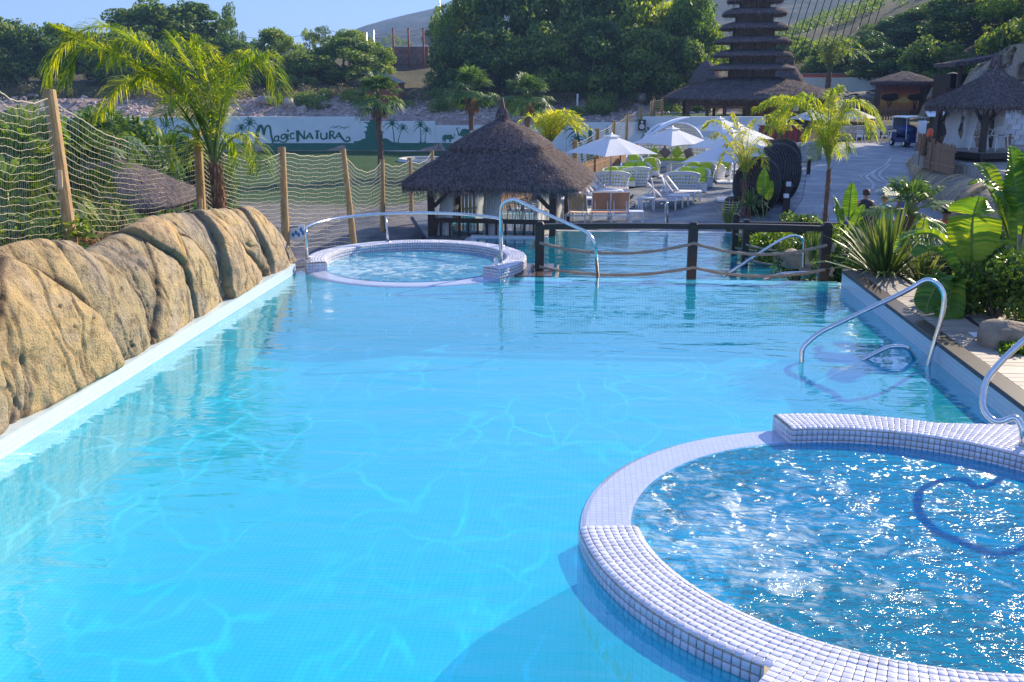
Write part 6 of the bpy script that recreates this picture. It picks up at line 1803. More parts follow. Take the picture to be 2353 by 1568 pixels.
p = VF(1905, 388, 24.5); palm('feather_palm', 'tall bright golden feather palm beside the path', (p.x, p.y, -1.4), p.z + 1.4, .05, fpx((1905, 388), 24.5, p, (
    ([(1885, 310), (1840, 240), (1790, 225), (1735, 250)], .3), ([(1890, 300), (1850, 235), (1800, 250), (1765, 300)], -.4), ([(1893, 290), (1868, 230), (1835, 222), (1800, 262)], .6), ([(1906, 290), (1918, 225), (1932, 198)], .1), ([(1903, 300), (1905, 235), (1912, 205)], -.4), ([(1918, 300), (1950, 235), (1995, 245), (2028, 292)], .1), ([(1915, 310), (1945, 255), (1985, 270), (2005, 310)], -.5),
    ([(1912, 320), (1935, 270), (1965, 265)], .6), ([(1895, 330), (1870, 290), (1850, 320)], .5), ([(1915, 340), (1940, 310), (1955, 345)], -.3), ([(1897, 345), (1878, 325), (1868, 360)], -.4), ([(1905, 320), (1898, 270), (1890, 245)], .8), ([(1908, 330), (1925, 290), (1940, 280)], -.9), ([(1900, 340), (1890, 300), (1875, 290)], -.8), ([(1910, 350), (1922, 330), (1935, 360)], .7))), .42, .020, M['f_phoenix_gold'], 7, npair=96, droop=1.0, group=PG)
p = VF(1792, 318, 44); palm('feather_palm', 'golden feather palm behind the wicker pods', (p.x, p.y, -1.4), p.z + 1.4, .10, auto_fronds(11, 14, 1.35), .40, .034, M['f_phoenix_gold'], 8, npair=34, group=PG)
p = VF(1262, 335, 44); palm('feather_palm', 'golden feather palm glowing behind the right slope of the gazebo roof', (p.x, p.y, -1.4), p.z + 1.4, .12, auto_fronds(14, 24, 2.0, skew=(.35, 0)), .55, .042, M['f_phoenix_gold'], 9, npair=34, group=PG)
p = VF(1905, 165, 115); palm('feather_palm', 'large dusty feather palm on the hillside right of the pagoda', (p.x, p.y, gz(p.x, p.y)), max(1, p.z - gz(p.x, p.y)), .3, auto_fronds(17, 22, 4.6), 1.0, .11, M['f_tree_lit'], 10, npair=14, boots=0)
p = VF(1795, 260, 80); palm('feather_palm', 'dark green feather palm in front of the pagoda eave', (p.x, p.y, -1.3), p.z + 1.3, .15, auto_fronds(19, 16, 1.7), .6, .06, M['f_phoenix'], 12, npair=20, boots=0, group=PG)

# --- broad paddle leaves
def paddle(b, o_, pts, W, rg, torn=.35, fold=.5):
    C_ = bez(pts, 40); n = 40
    for sg in (-1, 1):
        ofs = 0.0; prev = None
        for i in range(n):
            s0, s1 = i / n, (i + 1) / n
            q = []
            if rg.random() < torn * .65: ofs = rg.uniform(-.35, .25); prev = None
            for j, s_ in enumerate((s0, s1)):
                k = min(int(round(s_ * 40)), 40)
                t = (C_[min(k + 1, 40)] - C_[max(k - 1, 0)]).normalized()
                side = t.cross(Vector((0, 0, 1)));
                if side.length < .15: side = Vector((1, 0, 0))
                side.normalize(); up = side.cross(t)
                w_ = W * (math.sin(math.pi * min(1, s_ ** .75 * .97 + .02)) ** .6)
                d = (side * sg + up * (fold + ofs + (.07 if (i + j) % 2 else -.07)) + t * .25).normalized()
                mid = C_[k] + d * w_ * .5; tip = mid + (d + Vector((0, 0, -.35 - .2 * abs(ofs)))).normalized() * w_ * .5
                q.append((C_[k], mid, tip))
            if prev is not None: q[0] = prev
            k0 = len(b.v)
            b.v += [tuple(x) for x in (*q[0], *q[1])]
            b.f += [(k0, k0 + 3, k0 + 4, k0 + 1), (k0 + 1, k0 + 4, k0 + 5, k0 + 2)]
            prev = q[1]
def banana(lab, base, leaves, W, group, seed, name='banana_plant', torn=.2):
    T = thing(name, lab, 'banana plant', base, 0, group); rg = random.Random(seed)
    bs = Vector(base)
    for lf_, w_ in leaves:
        pts = [Vector(p) - bs for p in lf_]
        b = MB(); paddle(b, None, pts[1:], w_ * W, rg, torn); b.build('leaf', M['f_banana'], T)
        mr_ = bez(pts[1:], 16); MB().tube([q_ + Vector((0, -.004, .004)) for q_ in mr_], [max(.003, .016 * (1 - i / 17) * W * 4) for i in range(17)], 6).build('midrib', M['stem_green'], T, smooth=True)
        st = MB(); full = bez(pts, 20); st.tube([Vector((0, 0, 0)) if False else f_ for f_ in full], [max(.007, .05 * W * 4 * (1 - i / 26) * .4) for i in range(21)], 7); st.build('stalk', M['stem_green'], T, smooth=True)
    return T
BG = 'banana plants in the bed right of the pool'
bA = G(2232, 745, .17)
def VL(lst, D0, dp=0): 
    n = len(lst); return [VF(x, y, D0 + dp * i / (n - 1)) for i, (x, y) in enumerate(lst)]
Db = bA.y + .3
banana('big torn banana plant with a broad hanging leaf right of the handrail', bA, [
    (VL([(2235, 742), (2232, 600), (2222, 500), (2215, 455)], Db, .0)[:2] + VL([(2228, 585), (2236, 500), (2250, 452)], Db, -.3)[1:], 1.25),
    (VL([(2232, 742), (2215, 610), (2150, 540), (2085, 545), (2055, 580)], Db, .3), .8),
    (VL([(2228, 742), (2205, 640), (2150, 575), (2100, 590)], Db, -.2), .8),
    (VL([(2230, 742), (2205, 660), (2165, 640), (2135, 690), (2128, 720)], Db, -.4), .8),
    (VL([(2238, 742), (2228, 660), (2190, 650), (2180, 720), (2190, 740)], Db, -.5), .8),
    (VL([(2240, 742), (2240, 620), (2270, 560), (2330, 560)], Db, .5), .7),
    (VL([(2225, 742), (2200, 590), (2170, 530), (2130, 500)], Db, .9), .6)], .27, BG, 3, torn=.16)
bB = G(2330, 700, .17)
banana('banana plant with tall pale upright leaves at the right edge', bB, [
    (VL([(2340, 700), (2335, 520), (2330, 420), (2320, 335)], bB.y, .0), 1.3),
    (VL([(2342, 700), (2350, 540), (2375, 420), (2395, 340)], bB.y, .0), 1.3),
    (VL([(2338, 700), (2320, 560), (2290, 470), (2260, 420), (2225, 425)], bB.y, .2), .9),
    (VL([(2338, 700), (2325, 560), (2310, 480), (2300, 440), (2330, 500)], bB.y, -.3), .9),
    (VL([(2338, 700), (2310, 520), (2270, 400), (2240, 375)], bB.y, .6), .6),
    (VL([(2338, 700), (2345, 620), (2370, 600), (2400, 640)], bB.y, -.3), .9)], .26, BG, 4, torn=.08)
bC = VF(1935, 560, 19.5); bC.z = -1.0
banana('bird of paradise plant with round glowing leaves at the start of the path', bC, [
    (VL([(1940, 600), (1930, 520), (1915, 450)], 19.5), .8), (VL([(1945, 600), (1950, 500), (1958, 420)], 19.6), .8), (VL([(1945, 600), (1960, 530), (1985, 470)], 19.4), .8), (VL([(1935, 600), (1905, 530), (1870, 500)], 19.7), .7), (VL([(1938, 600), (1920, 560), (1885, 540)], 19.3), .7)], .20, BG, 5, torn=.04)
bD = VF(1762, 470, 31); bD.z = -1.4
banana('bright paddle leaf plant in front of the nearest wicker pod', bD, [
    (VL([(1755, 520), (1752, 450), (1757, 388)], 31), 1.0), (VL([(1758, 520), (1765, 460), (1774, 415)], 31.2), .8), (VL([(1750, 520), (1730, 480), (1722, 455)], 30.8), .6), (VL([(1750, 520), (1740, 490), (1730, 475)], 30.6), .6)], .22, BG, 6, torn=0)
bE = VF(1700, 480, 29); bE.z = -1.4
bF = VF(2130, 560, 17); bF.z = -.8
banana('bird of paradise clump low behind the flax blades', bF, [
    (VL([(2110, 600), (2090, 550), (2060, 530)], 16), .7), (VL([(2118, 600), (2118, 540), (2125, 500)], 16), .7), (VL([(2125, 600), (2150, 550), (2170, 530)], 16.2), .7), (VL([(2020, 600), (2018, 545), (2022, 500)], 16.5), .5)], .16, BG, 7, torn=.05)

# --- sword leaved plants
def blades(b, n, R, H, w_, rg, spread=1.0, tipdroop=.3):
    for k in range(n):
        a = k * 2.39996 + rg.uniform(-.3, .3); e = R_(rg.uniform(28, 88)) if spread >= 1 else R_(rg.uniform(55, 88))
        L_ = H * rg.uniform(.7, 1.1)
        d = Vector((math.cos(a) * math.cos(e) * R / H * 1.2, math.sin(a) * math.cos(e) * R / H * 1.2, math.sin(e)))
        p0 = Vector((math.cos(a) * .05, math.sin(a) * .05, 0)); s = Vector((-math.sin(a), math.cos(a), 0)); tw = rg.uniform(-.8, .8); s = (s * math.cos(tw) + Vector((0, 0, 1)) * math.sin(tw) * .3).normalized()
        P_ = [p0 + d * L_ * t + Vector((0, 0, -tipdroop * L_ * t ** 3 * math.cos(e))) for t in (0, .35, .7, 1)]
        ws = [.7, 1, .75, .08]
        i = len(b.v)
        for p, q in zip(P_, ws):
            b.v += [tuple(p - s * w_ * q / 2), tuple(p + s * w_ * q / 2)]
        b.f += [(i, i + 1, i + 3, i + 2), (i + 2, i + 3, i + 5, i + 4), (i + 4, i + 5, i + 7, i + 6)]
def spiky(lab, loc, n, R, H, w_, seed, m_='f_phormium', cat='flax plant', name='flax_plant', trunk=0, spread=1.0, group=None, td=.3):
    T = thing(name, lab, cat, loc, 0, group); rg = random.Random(seed); b = MB()
    blades(b, n, R, H, w_, rg, spread, td)
    if trunk: b.v = [(x, y, z + trunk) for x, y, z in b.v]; MB().tube([(0, 0, 0), (0, 0, trunk + .05)], .06, 8).build('trunk', M['palm_bark'], T)
    b.build('blades', M[m_], T)
    return T
g = G(2030, 648, .08); spiky('large variegated flax plant with long arching sword leaves behind the deck', g, 190, 1.15, 1.22, .055, 1)
g = G(2120, 655, .08); spiky('second flax plant crowding the big one beside the deck', g, 60, .8, .75, .045, 2)
p = VF(1866, 596, 20); spiky('slim tuft of striped grass beside the third bridge post', (p.x, p.y, p.z - .05), 50, .4, .85, .03, 3, spread=.6)
p = VF(1676, 516, 30); spiky('golden sword leaved plant at the corner of the lower pool', (p.x, p.y, -1.38), 40, .6, 1.1, .05, 4, spread=.8)
p = VF(1722, 470, 30.5); spiky('round headed yucca in front of the wicker pods', (p.x, p.y, -1.38), 130, .62, .62, .035, 5, 'f_fan', 'yucca', 'yucca', .75, td=.9)
p = VF(2090, 505, 19); T = thing('dwarf_fan_palm', 'dark spiky dwarf palm in front of the man in blue', 'palm', (p.x, p.y, -1.2), 0)
for nme, b, m_ in fan_palm(70, p.z + 1.3, .85, 26, .08, M['f_fan'], False): b.build(nme, m_, T)
p = VF(1735, 505, 28.5); spiky('low sword leaved plant beside the dark rope railing', (p.x, p.y, -1.38), 40, .6, .6, .04, 8, 'f_bush_lit')
p = VF(1800, 515, 26.5); spiky('green strap leaved plant under the two timber rails', (p.x, p.y, -1.38), 60, .7, .55, .04, 9, 'f_bush_lit')
# --- bushes
def bush(lab, loc, W, H, n, size, seed, m_, asp=.55, name='bush', nb=16):
    rg = random.Random(seed); bl = []
    for k in range(nb):
        a = rg.random() * 6.283; r = rg.random() ** .6 * .36; h = rg.random()
        bl.append((W * r * math.cos(a), W * r * math.sin(a), H * (.12 + .66 * h), W * rg.uniform(.13, .22)))
    T = thing(name, lab, 'bush', loc, 0)
    me = quad_mesh('foliage', cloud(bl, n, size, seed, asp, H / W if H < W else 1.0), M[m_]); link('foliage', me, T)
    b = MB()
    for k in range(5):
        a = k * 1.3; b.tube([(0, 0, 0), (W * .12 * math.cos(a), W * .12 * math.sin(a), H * .35), (W * .28 * math.cos(a), W * .28 * math.sin(a), H * .7)], [.02, .014, .006], 5)
    b.build('stems', M['bark'], T)
    return T
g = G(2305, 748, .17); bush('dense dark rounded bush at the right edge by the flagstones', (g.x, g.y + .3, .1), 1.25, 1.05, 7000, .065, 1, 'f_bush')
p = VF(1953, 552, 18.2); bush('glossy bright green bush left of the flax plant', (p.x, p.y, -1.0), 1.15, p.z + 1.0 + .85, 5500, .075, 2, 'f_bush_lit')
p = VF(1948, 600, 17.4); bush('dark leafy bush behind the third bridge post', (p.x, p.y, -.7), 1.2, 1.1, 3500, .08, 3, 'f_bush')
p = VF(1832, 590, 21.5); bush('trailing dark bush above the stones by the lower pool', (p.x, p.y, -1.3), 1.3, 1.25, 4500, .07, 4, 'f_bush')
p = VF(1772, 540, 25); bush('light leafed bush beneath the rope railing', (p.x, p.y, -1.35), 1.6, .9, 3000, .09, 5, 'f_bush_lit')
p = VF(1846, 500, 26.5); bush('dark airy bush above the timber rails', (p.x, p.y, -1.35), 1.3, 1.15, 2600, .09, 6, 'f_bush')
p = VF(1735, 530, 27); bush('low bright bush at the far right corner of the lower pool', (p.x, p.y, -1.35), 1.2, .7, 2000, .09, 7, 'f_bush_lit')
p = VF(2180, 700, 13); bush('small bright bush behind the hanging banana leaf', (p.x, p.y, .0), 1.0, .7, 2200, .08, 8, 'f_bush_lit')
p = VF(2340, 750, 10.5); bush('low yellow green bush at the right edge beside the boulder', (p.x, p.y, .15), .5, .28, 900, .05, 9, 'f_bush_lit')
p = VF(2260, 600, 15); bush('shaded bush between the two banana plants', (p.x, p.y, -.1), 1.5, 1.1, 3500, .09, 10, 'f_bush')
p = VF(1562, 262, 84); bush('bush with pink blossom beside the fence near the pagoda', (p.x, p.y, -.9), 1.8, 1.6, 900, .16, 11, 'f_bush_lit')
# ground cover of the bed
rg = np.random.default_rng(9)
n = 9000
X_ = rg.uniform(4.8, 12, n); Y_ = rg.uniform(13.2, 31, n)
keep = ~((X_ > 6.3 + .0) & (Y_ > 20.5)) & (vnoise(np.stack([X_ * .9, Y_ * .9, X_ * 0], -1), 4) > .38)
X_, Y_ = X_[keep], Y_[keep]; Z_ = ground_z(X_, Y_) + rg.uniform(0, .22, len(X_))
up = np.tile(np.array([[0, 0, 1.0]]), (len(X_), 1))
me = quad_mesh('ground_cover', cards(np.stack([X_, Y_, Z_], -1), up, .14, rg, .5, .8), M['f_bush_lit'])
o = link('ground_cover', me); tag(o, 'low leafy ground cover in the planted bed', 'ground cover', kind='stuff')
# stones and pebbles by the lower pool
for i, (x, y, D, r, lab) in enumerate(((1812, 590, 21.5, .24, 'rounded ochre stone by the lower pool edge, left of the pair'), (1836, 590, 21.0, .30, 'larger ochre stone of the pair by the lower pool edge'), (1855, 620, 18.5, .14, 'small tan stone between pebbles and the third bridge post'))):
    p = VF(x, y, D); boulder(x, y, D, r, lab, M['boulder'], 20 + i, Z=p.z - r * .5, grp='stones in the pebble bed')
p = VF(2318, 748, 10.9); boulder(2318, 748, 10.9, .28, 'brown boulder on the flagstones beneath the dark bush', M['boulder'], 31, Z=.16)
V_, F_ = [], []; k0 = 0
rg = np.random.default_rng(3)
for k in range(340):
    y = rg.uniform(16.8, 23); x = 4.78 + abs(rg.normal(0, .55))
    z = float(gz(x, y)); v, f = rock_np((x, y, z + .02), rg.uniform(.035, .10), rg, 8, 6); V_.append(v); F_.append(f + k0); k0 += len(v)
M['pebble'] = simple('pale_pebble', (.62, .60, .58), (.36, .33, .31), rough=.7, scale=2, island=.35)
o = link('pebbles', np_mesh('pebbles', np.concatenate(V_), np.concatenate(F_), True), None, M['pebble']); tag(o, 'pale rounded pebbles along the rim of the lower pool', 'pebbles', kind='stuff')
# dry plant behind the rock
p = VF(228, 545, 12.6)
T = thing('withered_palm', 'withered brown palm shoot behind the rock crest', 'dead plant', (p.x, p.y, p.z - .55))
rgp = random.Random(2); lf, rc = MB(), MB()
for k in range(9):
    a = k * 2.4; frond(lf, rc, [(0, 0, 0), (math.cos(a) * .12, math.sin(a) * .12, .45), (math.cos(a) * .32, math.sin(a) * .3, .55), (math.cos(a) * .42, math.sin(a) * .4, .25)], 26, .22, .02, rgp, 1.2)
lf.build('fronds', M['dry_leaf'], T); rc.build('stems', M['dry_leaf'], T)
# ================================================================ MURAL WALL
DW = 110.0
wall_rz = PSI
W0 = FW.copy(); fwd = Vector((-math.sin(PSI), math.cos(PSI), 0)); rgt = Vector((math.cos(PSI), math.sin(PSI), 0))
def wp(x, y, off=0.0, D=DW):
    """point on the wall plane (local: u along wall, w height)"""
    d = ray(x, y); k = D / (d.x * fwd.x + d.y * fwd.y)
    p = Vector((0, 0, EYE)) + d * k
    return Vector((p.x * rgt.x + p.y * rgt.y, -off, p.z))
org = Vector((0, 0, 0)) + fwd * DW
T = thing('mural_wall', 'long whitewashed wall with green painted palms, pagoda, elephants and lettering', 'wall', (org.x, org.y, 0), PSI)
def wbox(x0, x1, yt, name='wall_section', D=DW, T=T, m_='wall_white', z0=-4.3):
    a = wp(x0, yt, D=D); b_ = wp(x1, yt, D=D)
    b = MB(); b.box(((a.x + b_.x) / 2, .2, (a.z + z0) / 2), (b_.x - a.x - .03, .4, a.z - z0)); b.build(name, M[m_], T)
wbox(-900, 460, 270); wbox(460, 828, 268); wbox(828, 1000, 278.5); wbox(1000, 1290, 288)
def flatp(pts, name, m_='mural_green', T=T, D=DW, off=.012, px=True):
    """flat painted patch, pts in photo sheet px"""
    vs = [wp(x, y, off, D) if px else Vector((x, -off, y)) for x, y in pts]
    from mathutils.geometry import tessellate_polygon as tp
    tr_ = tp([[Vector((v.x, v.z, 0)) for v in vs]])
    fs = []
    for t in tr_:
        a, b_, c_ = [vs[i] for i in t]
        nrm = (b_ - a).cross(c_ - a)
        fs.append(tuple(t) if nrm.y < 0 else tuple(reversed(t)))
    return vs, fs
class Paint:
    def __init__(s, D=DW, off=.012): s.b = MB(); s.D = D; s.off = off
    def poly(s, pts):
        s.b.add(*flatp(pts, '', D=s.D, off=s.off)); return s
    def stroke(s, pts, w0, w1=None, n=14, cap=True):
        w1 = w0 if w1 is None else w1
        C_ = bez([(x, y, 0) for x, y in pts], n) if len(pts) > 2 else [Vector((*pts[0], 0)), Vector((*pts[1], 0))]
        L_, R__ = [], []
        for i, c in enumerate(C_):
            t = (C_[min(i + 1, len(C_) - 1)] - C_[max(i - 1, 0)]).normalized(); nn = Vector((-t.y, t.x, 0))
            w_ = (w0 + (w1 - w0) * i / (len(C_) - 1)) / 2
            L_.append(c + nn * w_); R__.append(c - nn * w_)
        vs = [wp(p.x, p.y, s.off, s.D) for p in L_ + R__]; m_ = len(C_)
        s.b.add(vs, [(i, m_ + i, m_ + i + 1, i + 1) for i in range(m_ - 1)])
        return s
    def done(s, name, T, m_='mural_green'): return s.b.build(name, M[m_], T)
Z = lambda x, y: ((900 + x / 1.96) / 1.7408, (y / 1.96) / 1.7408)
def Zs(l): return [Z(x, y) for x, y in l]
p = Paint(off=.010); p.poly([(-900, 331), (1290, 328), (1290, 345), (-900, 348)]); p.done('green_base_band', T)
zz = 1 / 1.96 / 1.7408
# lettering
def letter(strokes, name='painted_letter'):
    p = Paint(off=.02)
    for pts, w0, w1 in strokes: p.stroke(Zs(pts), w0 * zz, w1 * zz)
    p.done(name, T)
letter([([(252, 1122), (248, 1080), (262, 1010), (280, 985), (296, 1010), (305, 1060)], 34, 16), ([(305, 1060), (318, 1000), (342, 985), (356, 1010), (362, 1060), (378, 1120)], 16, 16), ([(252, 1122), (246, 1110), (250, 1090)], 26, 22)])
letter([([(418, 1066), (396, 1070), (386, 1090), (396, 1108), (416, 1100), (420, 1064)], 11, 12), ([(420, 1064), (420, 1100), (436, 1106)], 14, 8)])
letter([([(474, 1052), (450, 1056), (440, 1074), (452, 1090), (472, 1078), (476, 1050)], 11, 12), ([(476, 1050), (486, 1092), (468, 1114), (430, 1110)], 13, 9)])
letter([([(496, 1050), (492, 1085), (504, 1094)], 14, 8)])
p = Paint(off=.02); p.poly(Zs([(490, 1006), (495, 1018), (512, 1018), (499, 1026), (504, 1040), (492, 1030), (478, 1036), (487, 1022)])); p.done('painted_star', T)
letter([([(545, 1046), (522, 1046), (512, 1064), (522, 1088), (548, 1082)], 14, 9)])
letter([([(569, 1022), (571, 1112)], 28, 22), ([(572, 1030), (598, 1060), (624, 1092)], 20, 12), ([(622, 1024), (622, 1092)], 12, 14)])
letter([([(668, 1038), (634, 1090)], 12, 16), ([(664, 1042), (690, 1090)], 16, 16), ([(646, 1074), (682, 1074)], 8, 8)])
letter([([(704, 1028), (742, 1026)], 10, 10), ([(724, 1028), (722, 1090)], 16, 22)])
letter([([(752, 1040), (754, 1082), (780, 1090), (798, 1070), (798, 1040)], 13, 14), ([(798, 1038), (798, 1090)], 14, 14)])
letter([([(824, 1024), (822, 1090)], 16, 18), ([(824, 1028), (852, 1034), (846, 1056), (826, 1058)], 11, 10), ([(834, 1056), (862, 1090)], 14, 12)])
letter([([(894, 1036), (862, 1088)], 10, 12), ([(890, 1040), (920, 1086), (950, 1110), (978, 1098), (974, 1076), (954, 1078), (954, 1092)], 20, 7), ([(872, 1074), (908, 1072)], 8, 8)])
for cx_, cy_ in ((868, 998), (936, 1004)):
    p = Paint(off=.02); p.stroke(Zs([(cx_ - 42, cy_ + 6), (cx_ - 20, cy_ - 6), (cx_, cy_ + 2)]), 3 * zz, 7 * zz); p.stroke(Zs([(cx_, cy_ + 2), (cx_ + 18, cy_ - 8), (cx_ + 42, cy_ - 9)]), 8 * zz, 3 * zz); p.done('painted_bird', T)
def painted_palm(x, yb, h, lean, seed, D=DW, T=T):
    rg = random.Random(seed); p = Paint(D=D, off=.02)
    top = (x + lean, yb - h); p.stroke([(x, yb), (x + lean * .3, yb - h * .5), top], 2.6 * h / 45, 1.6 * h / 45)
    for k in range(8):
        a = -math.pi / 2 + (k - 3.5) * .62; L_ = h * .42 * rg.uniform(.85, 1.1)
        e = (top[0] + L_ * math.cos(a), top[1] + L_ * math.sin(a) * .8 + L_ * .35)
        m_ = (top[0] + L_ * .55 * math.cos(a), top[1] + L_ * .7 * math.sin(a) - L_ * .05)
        p.stroke([top, m_, e], 3.2 * h / 45, .6)
    for k in range(5): p.stroke([(x, yb + 1), (x + (k - 2) * 2.4, yb - 5)], 1.6, .3)
    p.done('painted_palm', T)
for x, yb, h, ln in ((561, 331, 36, -7), (568, 331, 47, 6), (906, 331, 46, -5), (914, 331, 36, 12), (967, 330, 42, -1), (976, 330, 30, 4), (175, 331, 40, -2), (150, 331, 28, 3), (302, 331, 42, 1), (378, 331, 42, 5), (350, 331, 36, -4), (75, 331, 40, 2), (100, 331, 32, 6), (-40, 331, 42, 3)):
    painted_palm(x, yb, h, ln, int(x))
p = Paint(off=.016)
p.poly(Zs([(1010, 1132), (1010, 1108), (1050, 1104), (1086, 1086), (1100, 1086), (1100, 1040), (1080, 1036), (1112, 1024), (1112, 1004), (1088, 992), (1118, 992), (1118, 972), (1080, 956), (1130, 958), (1140, 940), (1200, 930), (1210, 958), (1232, 956), (1216, 975), (1216, 992), (1240, 992), (1220, 1006), (1220, 1026), (1250, 1034), (1236, 1042), (1236, 1084), (1270, 1086), (1320, 1118), (1320, 1132)])); p.done('painted_pagoda', T)
def elephant(x, y, s_, flip=1):
    p = Paint(off=.02); q = lambda l: [(x + a * s_ * flip, y + b_ * s_) for a, b_ in l]
    p.poly(q([(-20, 18), (-22, 0), (-20, -10), (-10, -15), (4, -14), (12, -16), (20, -14), (25, -4), (23, 3), (18, 6), (14, 18), (8, 18), (8, 6), (-6, 6), (-8, 18), (-14, 18), (-14, 8), (-17, 8), (-17, 18)]))
    p.stroke(q([(22, -4), (28, 2), (30, -8), (34, -16), (28, -18)]), 4 * s_, 2 * s_); p.stroke(q([(-21, -2), (-24, 8)]), 1.5 * s_); p.stroke(q([(22, 2), (29, 4)]), 1.5 * s_, .5)
    p.done('painted_elephant', T)
elephant(1028, 317, .52); elephant(1078, 309, .85, -1)
p = Paint(off=.02); p.poly([(-60, 310), (-10, 291), (40, 305), (30, 308), (30, 331), (22, 331), (22, 309), (-50, 312)]); p.poly([(327, 305), (348, 292), (372, 305)]); p.stroke([(349, 304), (349, 331)], 3); p.done('painted_hut', T)
# nearer stretch of the wall, right of the gazebo
D2 = 78.0
org2 = fwd * D2
T2 = thing('mural_wall', 'nearer white wall stretch with painted palms and temple gates behind the terrace fence', 'wall', (org2.x, org2.y, 0), PSI)
wbox(1302, 1478, 281, D=D2, T=T2); wbox(1478, 1760, 268, D=D2, T=T2); wbox(1080, 1302, 301, D=D2, T=T2)
painted_palm(1338, 370, 72, -14, 3, D2, T2); painted_palm(1322, 372, 50, 3, 4, D2, T2)
for gx_, fl_ in ((1356, 1), (1395, 1)):
    p = Paint(D=D2, off=.02); w_ = 8
    p.poly([(gx_ - w_, 372), (gx_ - w_ * 1.1, 345), (gx_ - w_ * .7, 340), (gx_ - w_ * .9, 325), (gx_ - w_ * .5, 318), (gx_ - w_ * .5, 300), (gx_ - w_ * .2, 298), (gx_, 287), (gx_ + w_ * .2, 298), (gx_ + w_ * .5, 300), (gx_ + w_ * .5, 318), (gx_ + w_ * .9, 325), (gx_ + w_ * .7, 340), (gx_ + w_ * 1.1, 345), (gx_ + w_, 372)]); p.done('painted_gate', T2)
painted_palm(1492, 372, 60, 2, 9, D2, T2)
# ring of white stones on the lawn
T = thing('stone_ring', 'pale oval ring of white stones lying on the lawn behind the net', 'ring', G(970, 369, -3.95)); T.scale = (1, 1.2, 1)
MB().tube([(2.0 * math.cos(a), 2.0 * math.sin(a), .0) for a in [k * math.pi / 16 for k in range(32)]], .28, 6, closed=True).build('kerb', M['stone_white'], T)

# ================================================================ PAGODA
gp_ = VF(1718, 300, 90); PX, PY = gp_.x, gp_.y
T = thing('pagoda', 'tall dark pagoda with stacked thatched roofs above an open bar', 'pagoda', (PX, PY, -1.0), R_(-3))
K = .0226 * (1.0)
def zy(ysrc): return VF(1718, ysrc / 1.7408, 90).z + 1.0
tiers = [(20, 106, 62), (70, 122, 78), (124, 130, 86), (178, 147, 94), (230, 153, 96), (282, 164, 98)]
tiers = [(-86, 86, 50), (-34, 96, 56)] + tiers
for k, (yb, hw, body) in enumerate(tiers):
    z = zy(yb); h_ = hw * K
    thatch(T, [(body * K * .8, z + .62), (h_ * .74, z + .54), (h_ * .92, z + .35), (h_, z + .13), (h_ * .98, z - .02), (h_ * .88, z + .06)], 3.4, n=56, seed=20 + k, twigs=1500, tl=.35, tw=.035, name='tier_roof', rough=.08)
    z_low = zy(tiers[k + 1][0]) + .55 if k < len(tiers) - 1 else zy(314) - .1
    hb = body * K * .82
    b = MB(); b.box((0, 0, (z + .2 + z_low) / 2), (2 * hb * .96, 2 * hb * .96, z + .2 - z_low)); b.build('tower_storey', M['brown_wood'], T)
    b = MB()
    for sx in (-1, 1):
        for sy in (-1, 1): b.box((sx * hb, sy * hb, (z + .1 + z_low) / 2), (.14, .14, z + .1 - z_low))
    b.build('corner_posts', M['brown_wood'], T)
    if k >= 1:
        b = MB(); n_ = 26
        for i in range(n_):
            x = -hb + 2 * hb * (i + .5) / n_
            if abs(x) < .1: continue
            b.tube([(x, -hb * .97, z_low), (x, -hb * .97, z + .05)], .035, 5, caps=False); b.tube([(hb * .97, x, z_low), (hb * .97, x, z + .05)], .035, 5, caps=False)
        o = b.build('bamboo_canes', M['bamboo'], T); tag(o, kind='stuff')
    if 3 <= k: MB().box((0, -hb * 1.02, z_low + .03), (2 * hb, .05, .045)).build('light_strip', M['turquoise'], T)
zb = zy(393); hw = 330 * K
thatch(T, [(1.9, zb + 1.85), (3.2, zb + 1.62), (4.8, zb + 1.22), (6.2, zb + .78), (7.0, zb + .42), (hw, zb + .12), (hw * .985, zb - .05), (hw * .93, zb)], 3.0, n=150, seed=40, twigs=16000, tl=.45, tw=.035, name='main_roof', rough=.12)
for x in (-5.6, -3.95, -2.5, -.6, 1.8, 4.1, 5.6):
    MB().box((x, -4.9, zb / 2), (.30, .30, zb)).build('post', M['brown_wood'], T)
for x in (-5.6, -2.8, 0, 2.8, 5.6): MB().box((x, 4.6, zb / 2), (.26, .26, zb)).build('post', M['brown_wood'], T)
for y in (-1.5, 1.6):
    for x in (-5.6, 5.6): MB().box((x, y, zb / 2), (.26, .26, zb)).build('post', M['brown_wood'], T)
MB().box((0, -4.85, zb - .30), (11.4, .2, .5)).build('beam', M['brown_wood'], T)
MB().box((0, 4.6, zb - .30), (11.4, .2, .5)).build('beam', M['brown_wood'], T)
b = MB(); b.box((.35, -4.3, zb - .66), (9.4, .1, .25)); b.build('rolled_blind', M['bamboo'], T)
b = MB()
for i in range(22): b.tube([(-.2 + i * .11, -3.8, 0), (-.2 + i * .11, -3.8, zb - .3)], .06, 6, caps=False)
for i in range(14): b.tube([(3.0 + i * .13, -3.6, 0), (3.0 + i * .13, -3.6, zb - .3)], .06, 6, caps=False)
o = b.build('cane_wall', M['bamboo'], T); tag(o, kind='stuff')
MB().box((2.5, -1.5, zb / 2), (6.0, 4.2, zb)).build('bar_room', M['wood_dark'], T)
MB().box((-3.6, -4.6, .62), (4.4, .5, 1.0)).build('bar_counter', M['wood_dark'], T)
MB().box((.1, 0, .1), (12.4, 10.6, .2)).build('platform', M['brown_wood'], T)
MB().box((3.4, -5.1, zb - .55), (.5, .05, .85)).build('menu_board', M['plastic_white'], T)
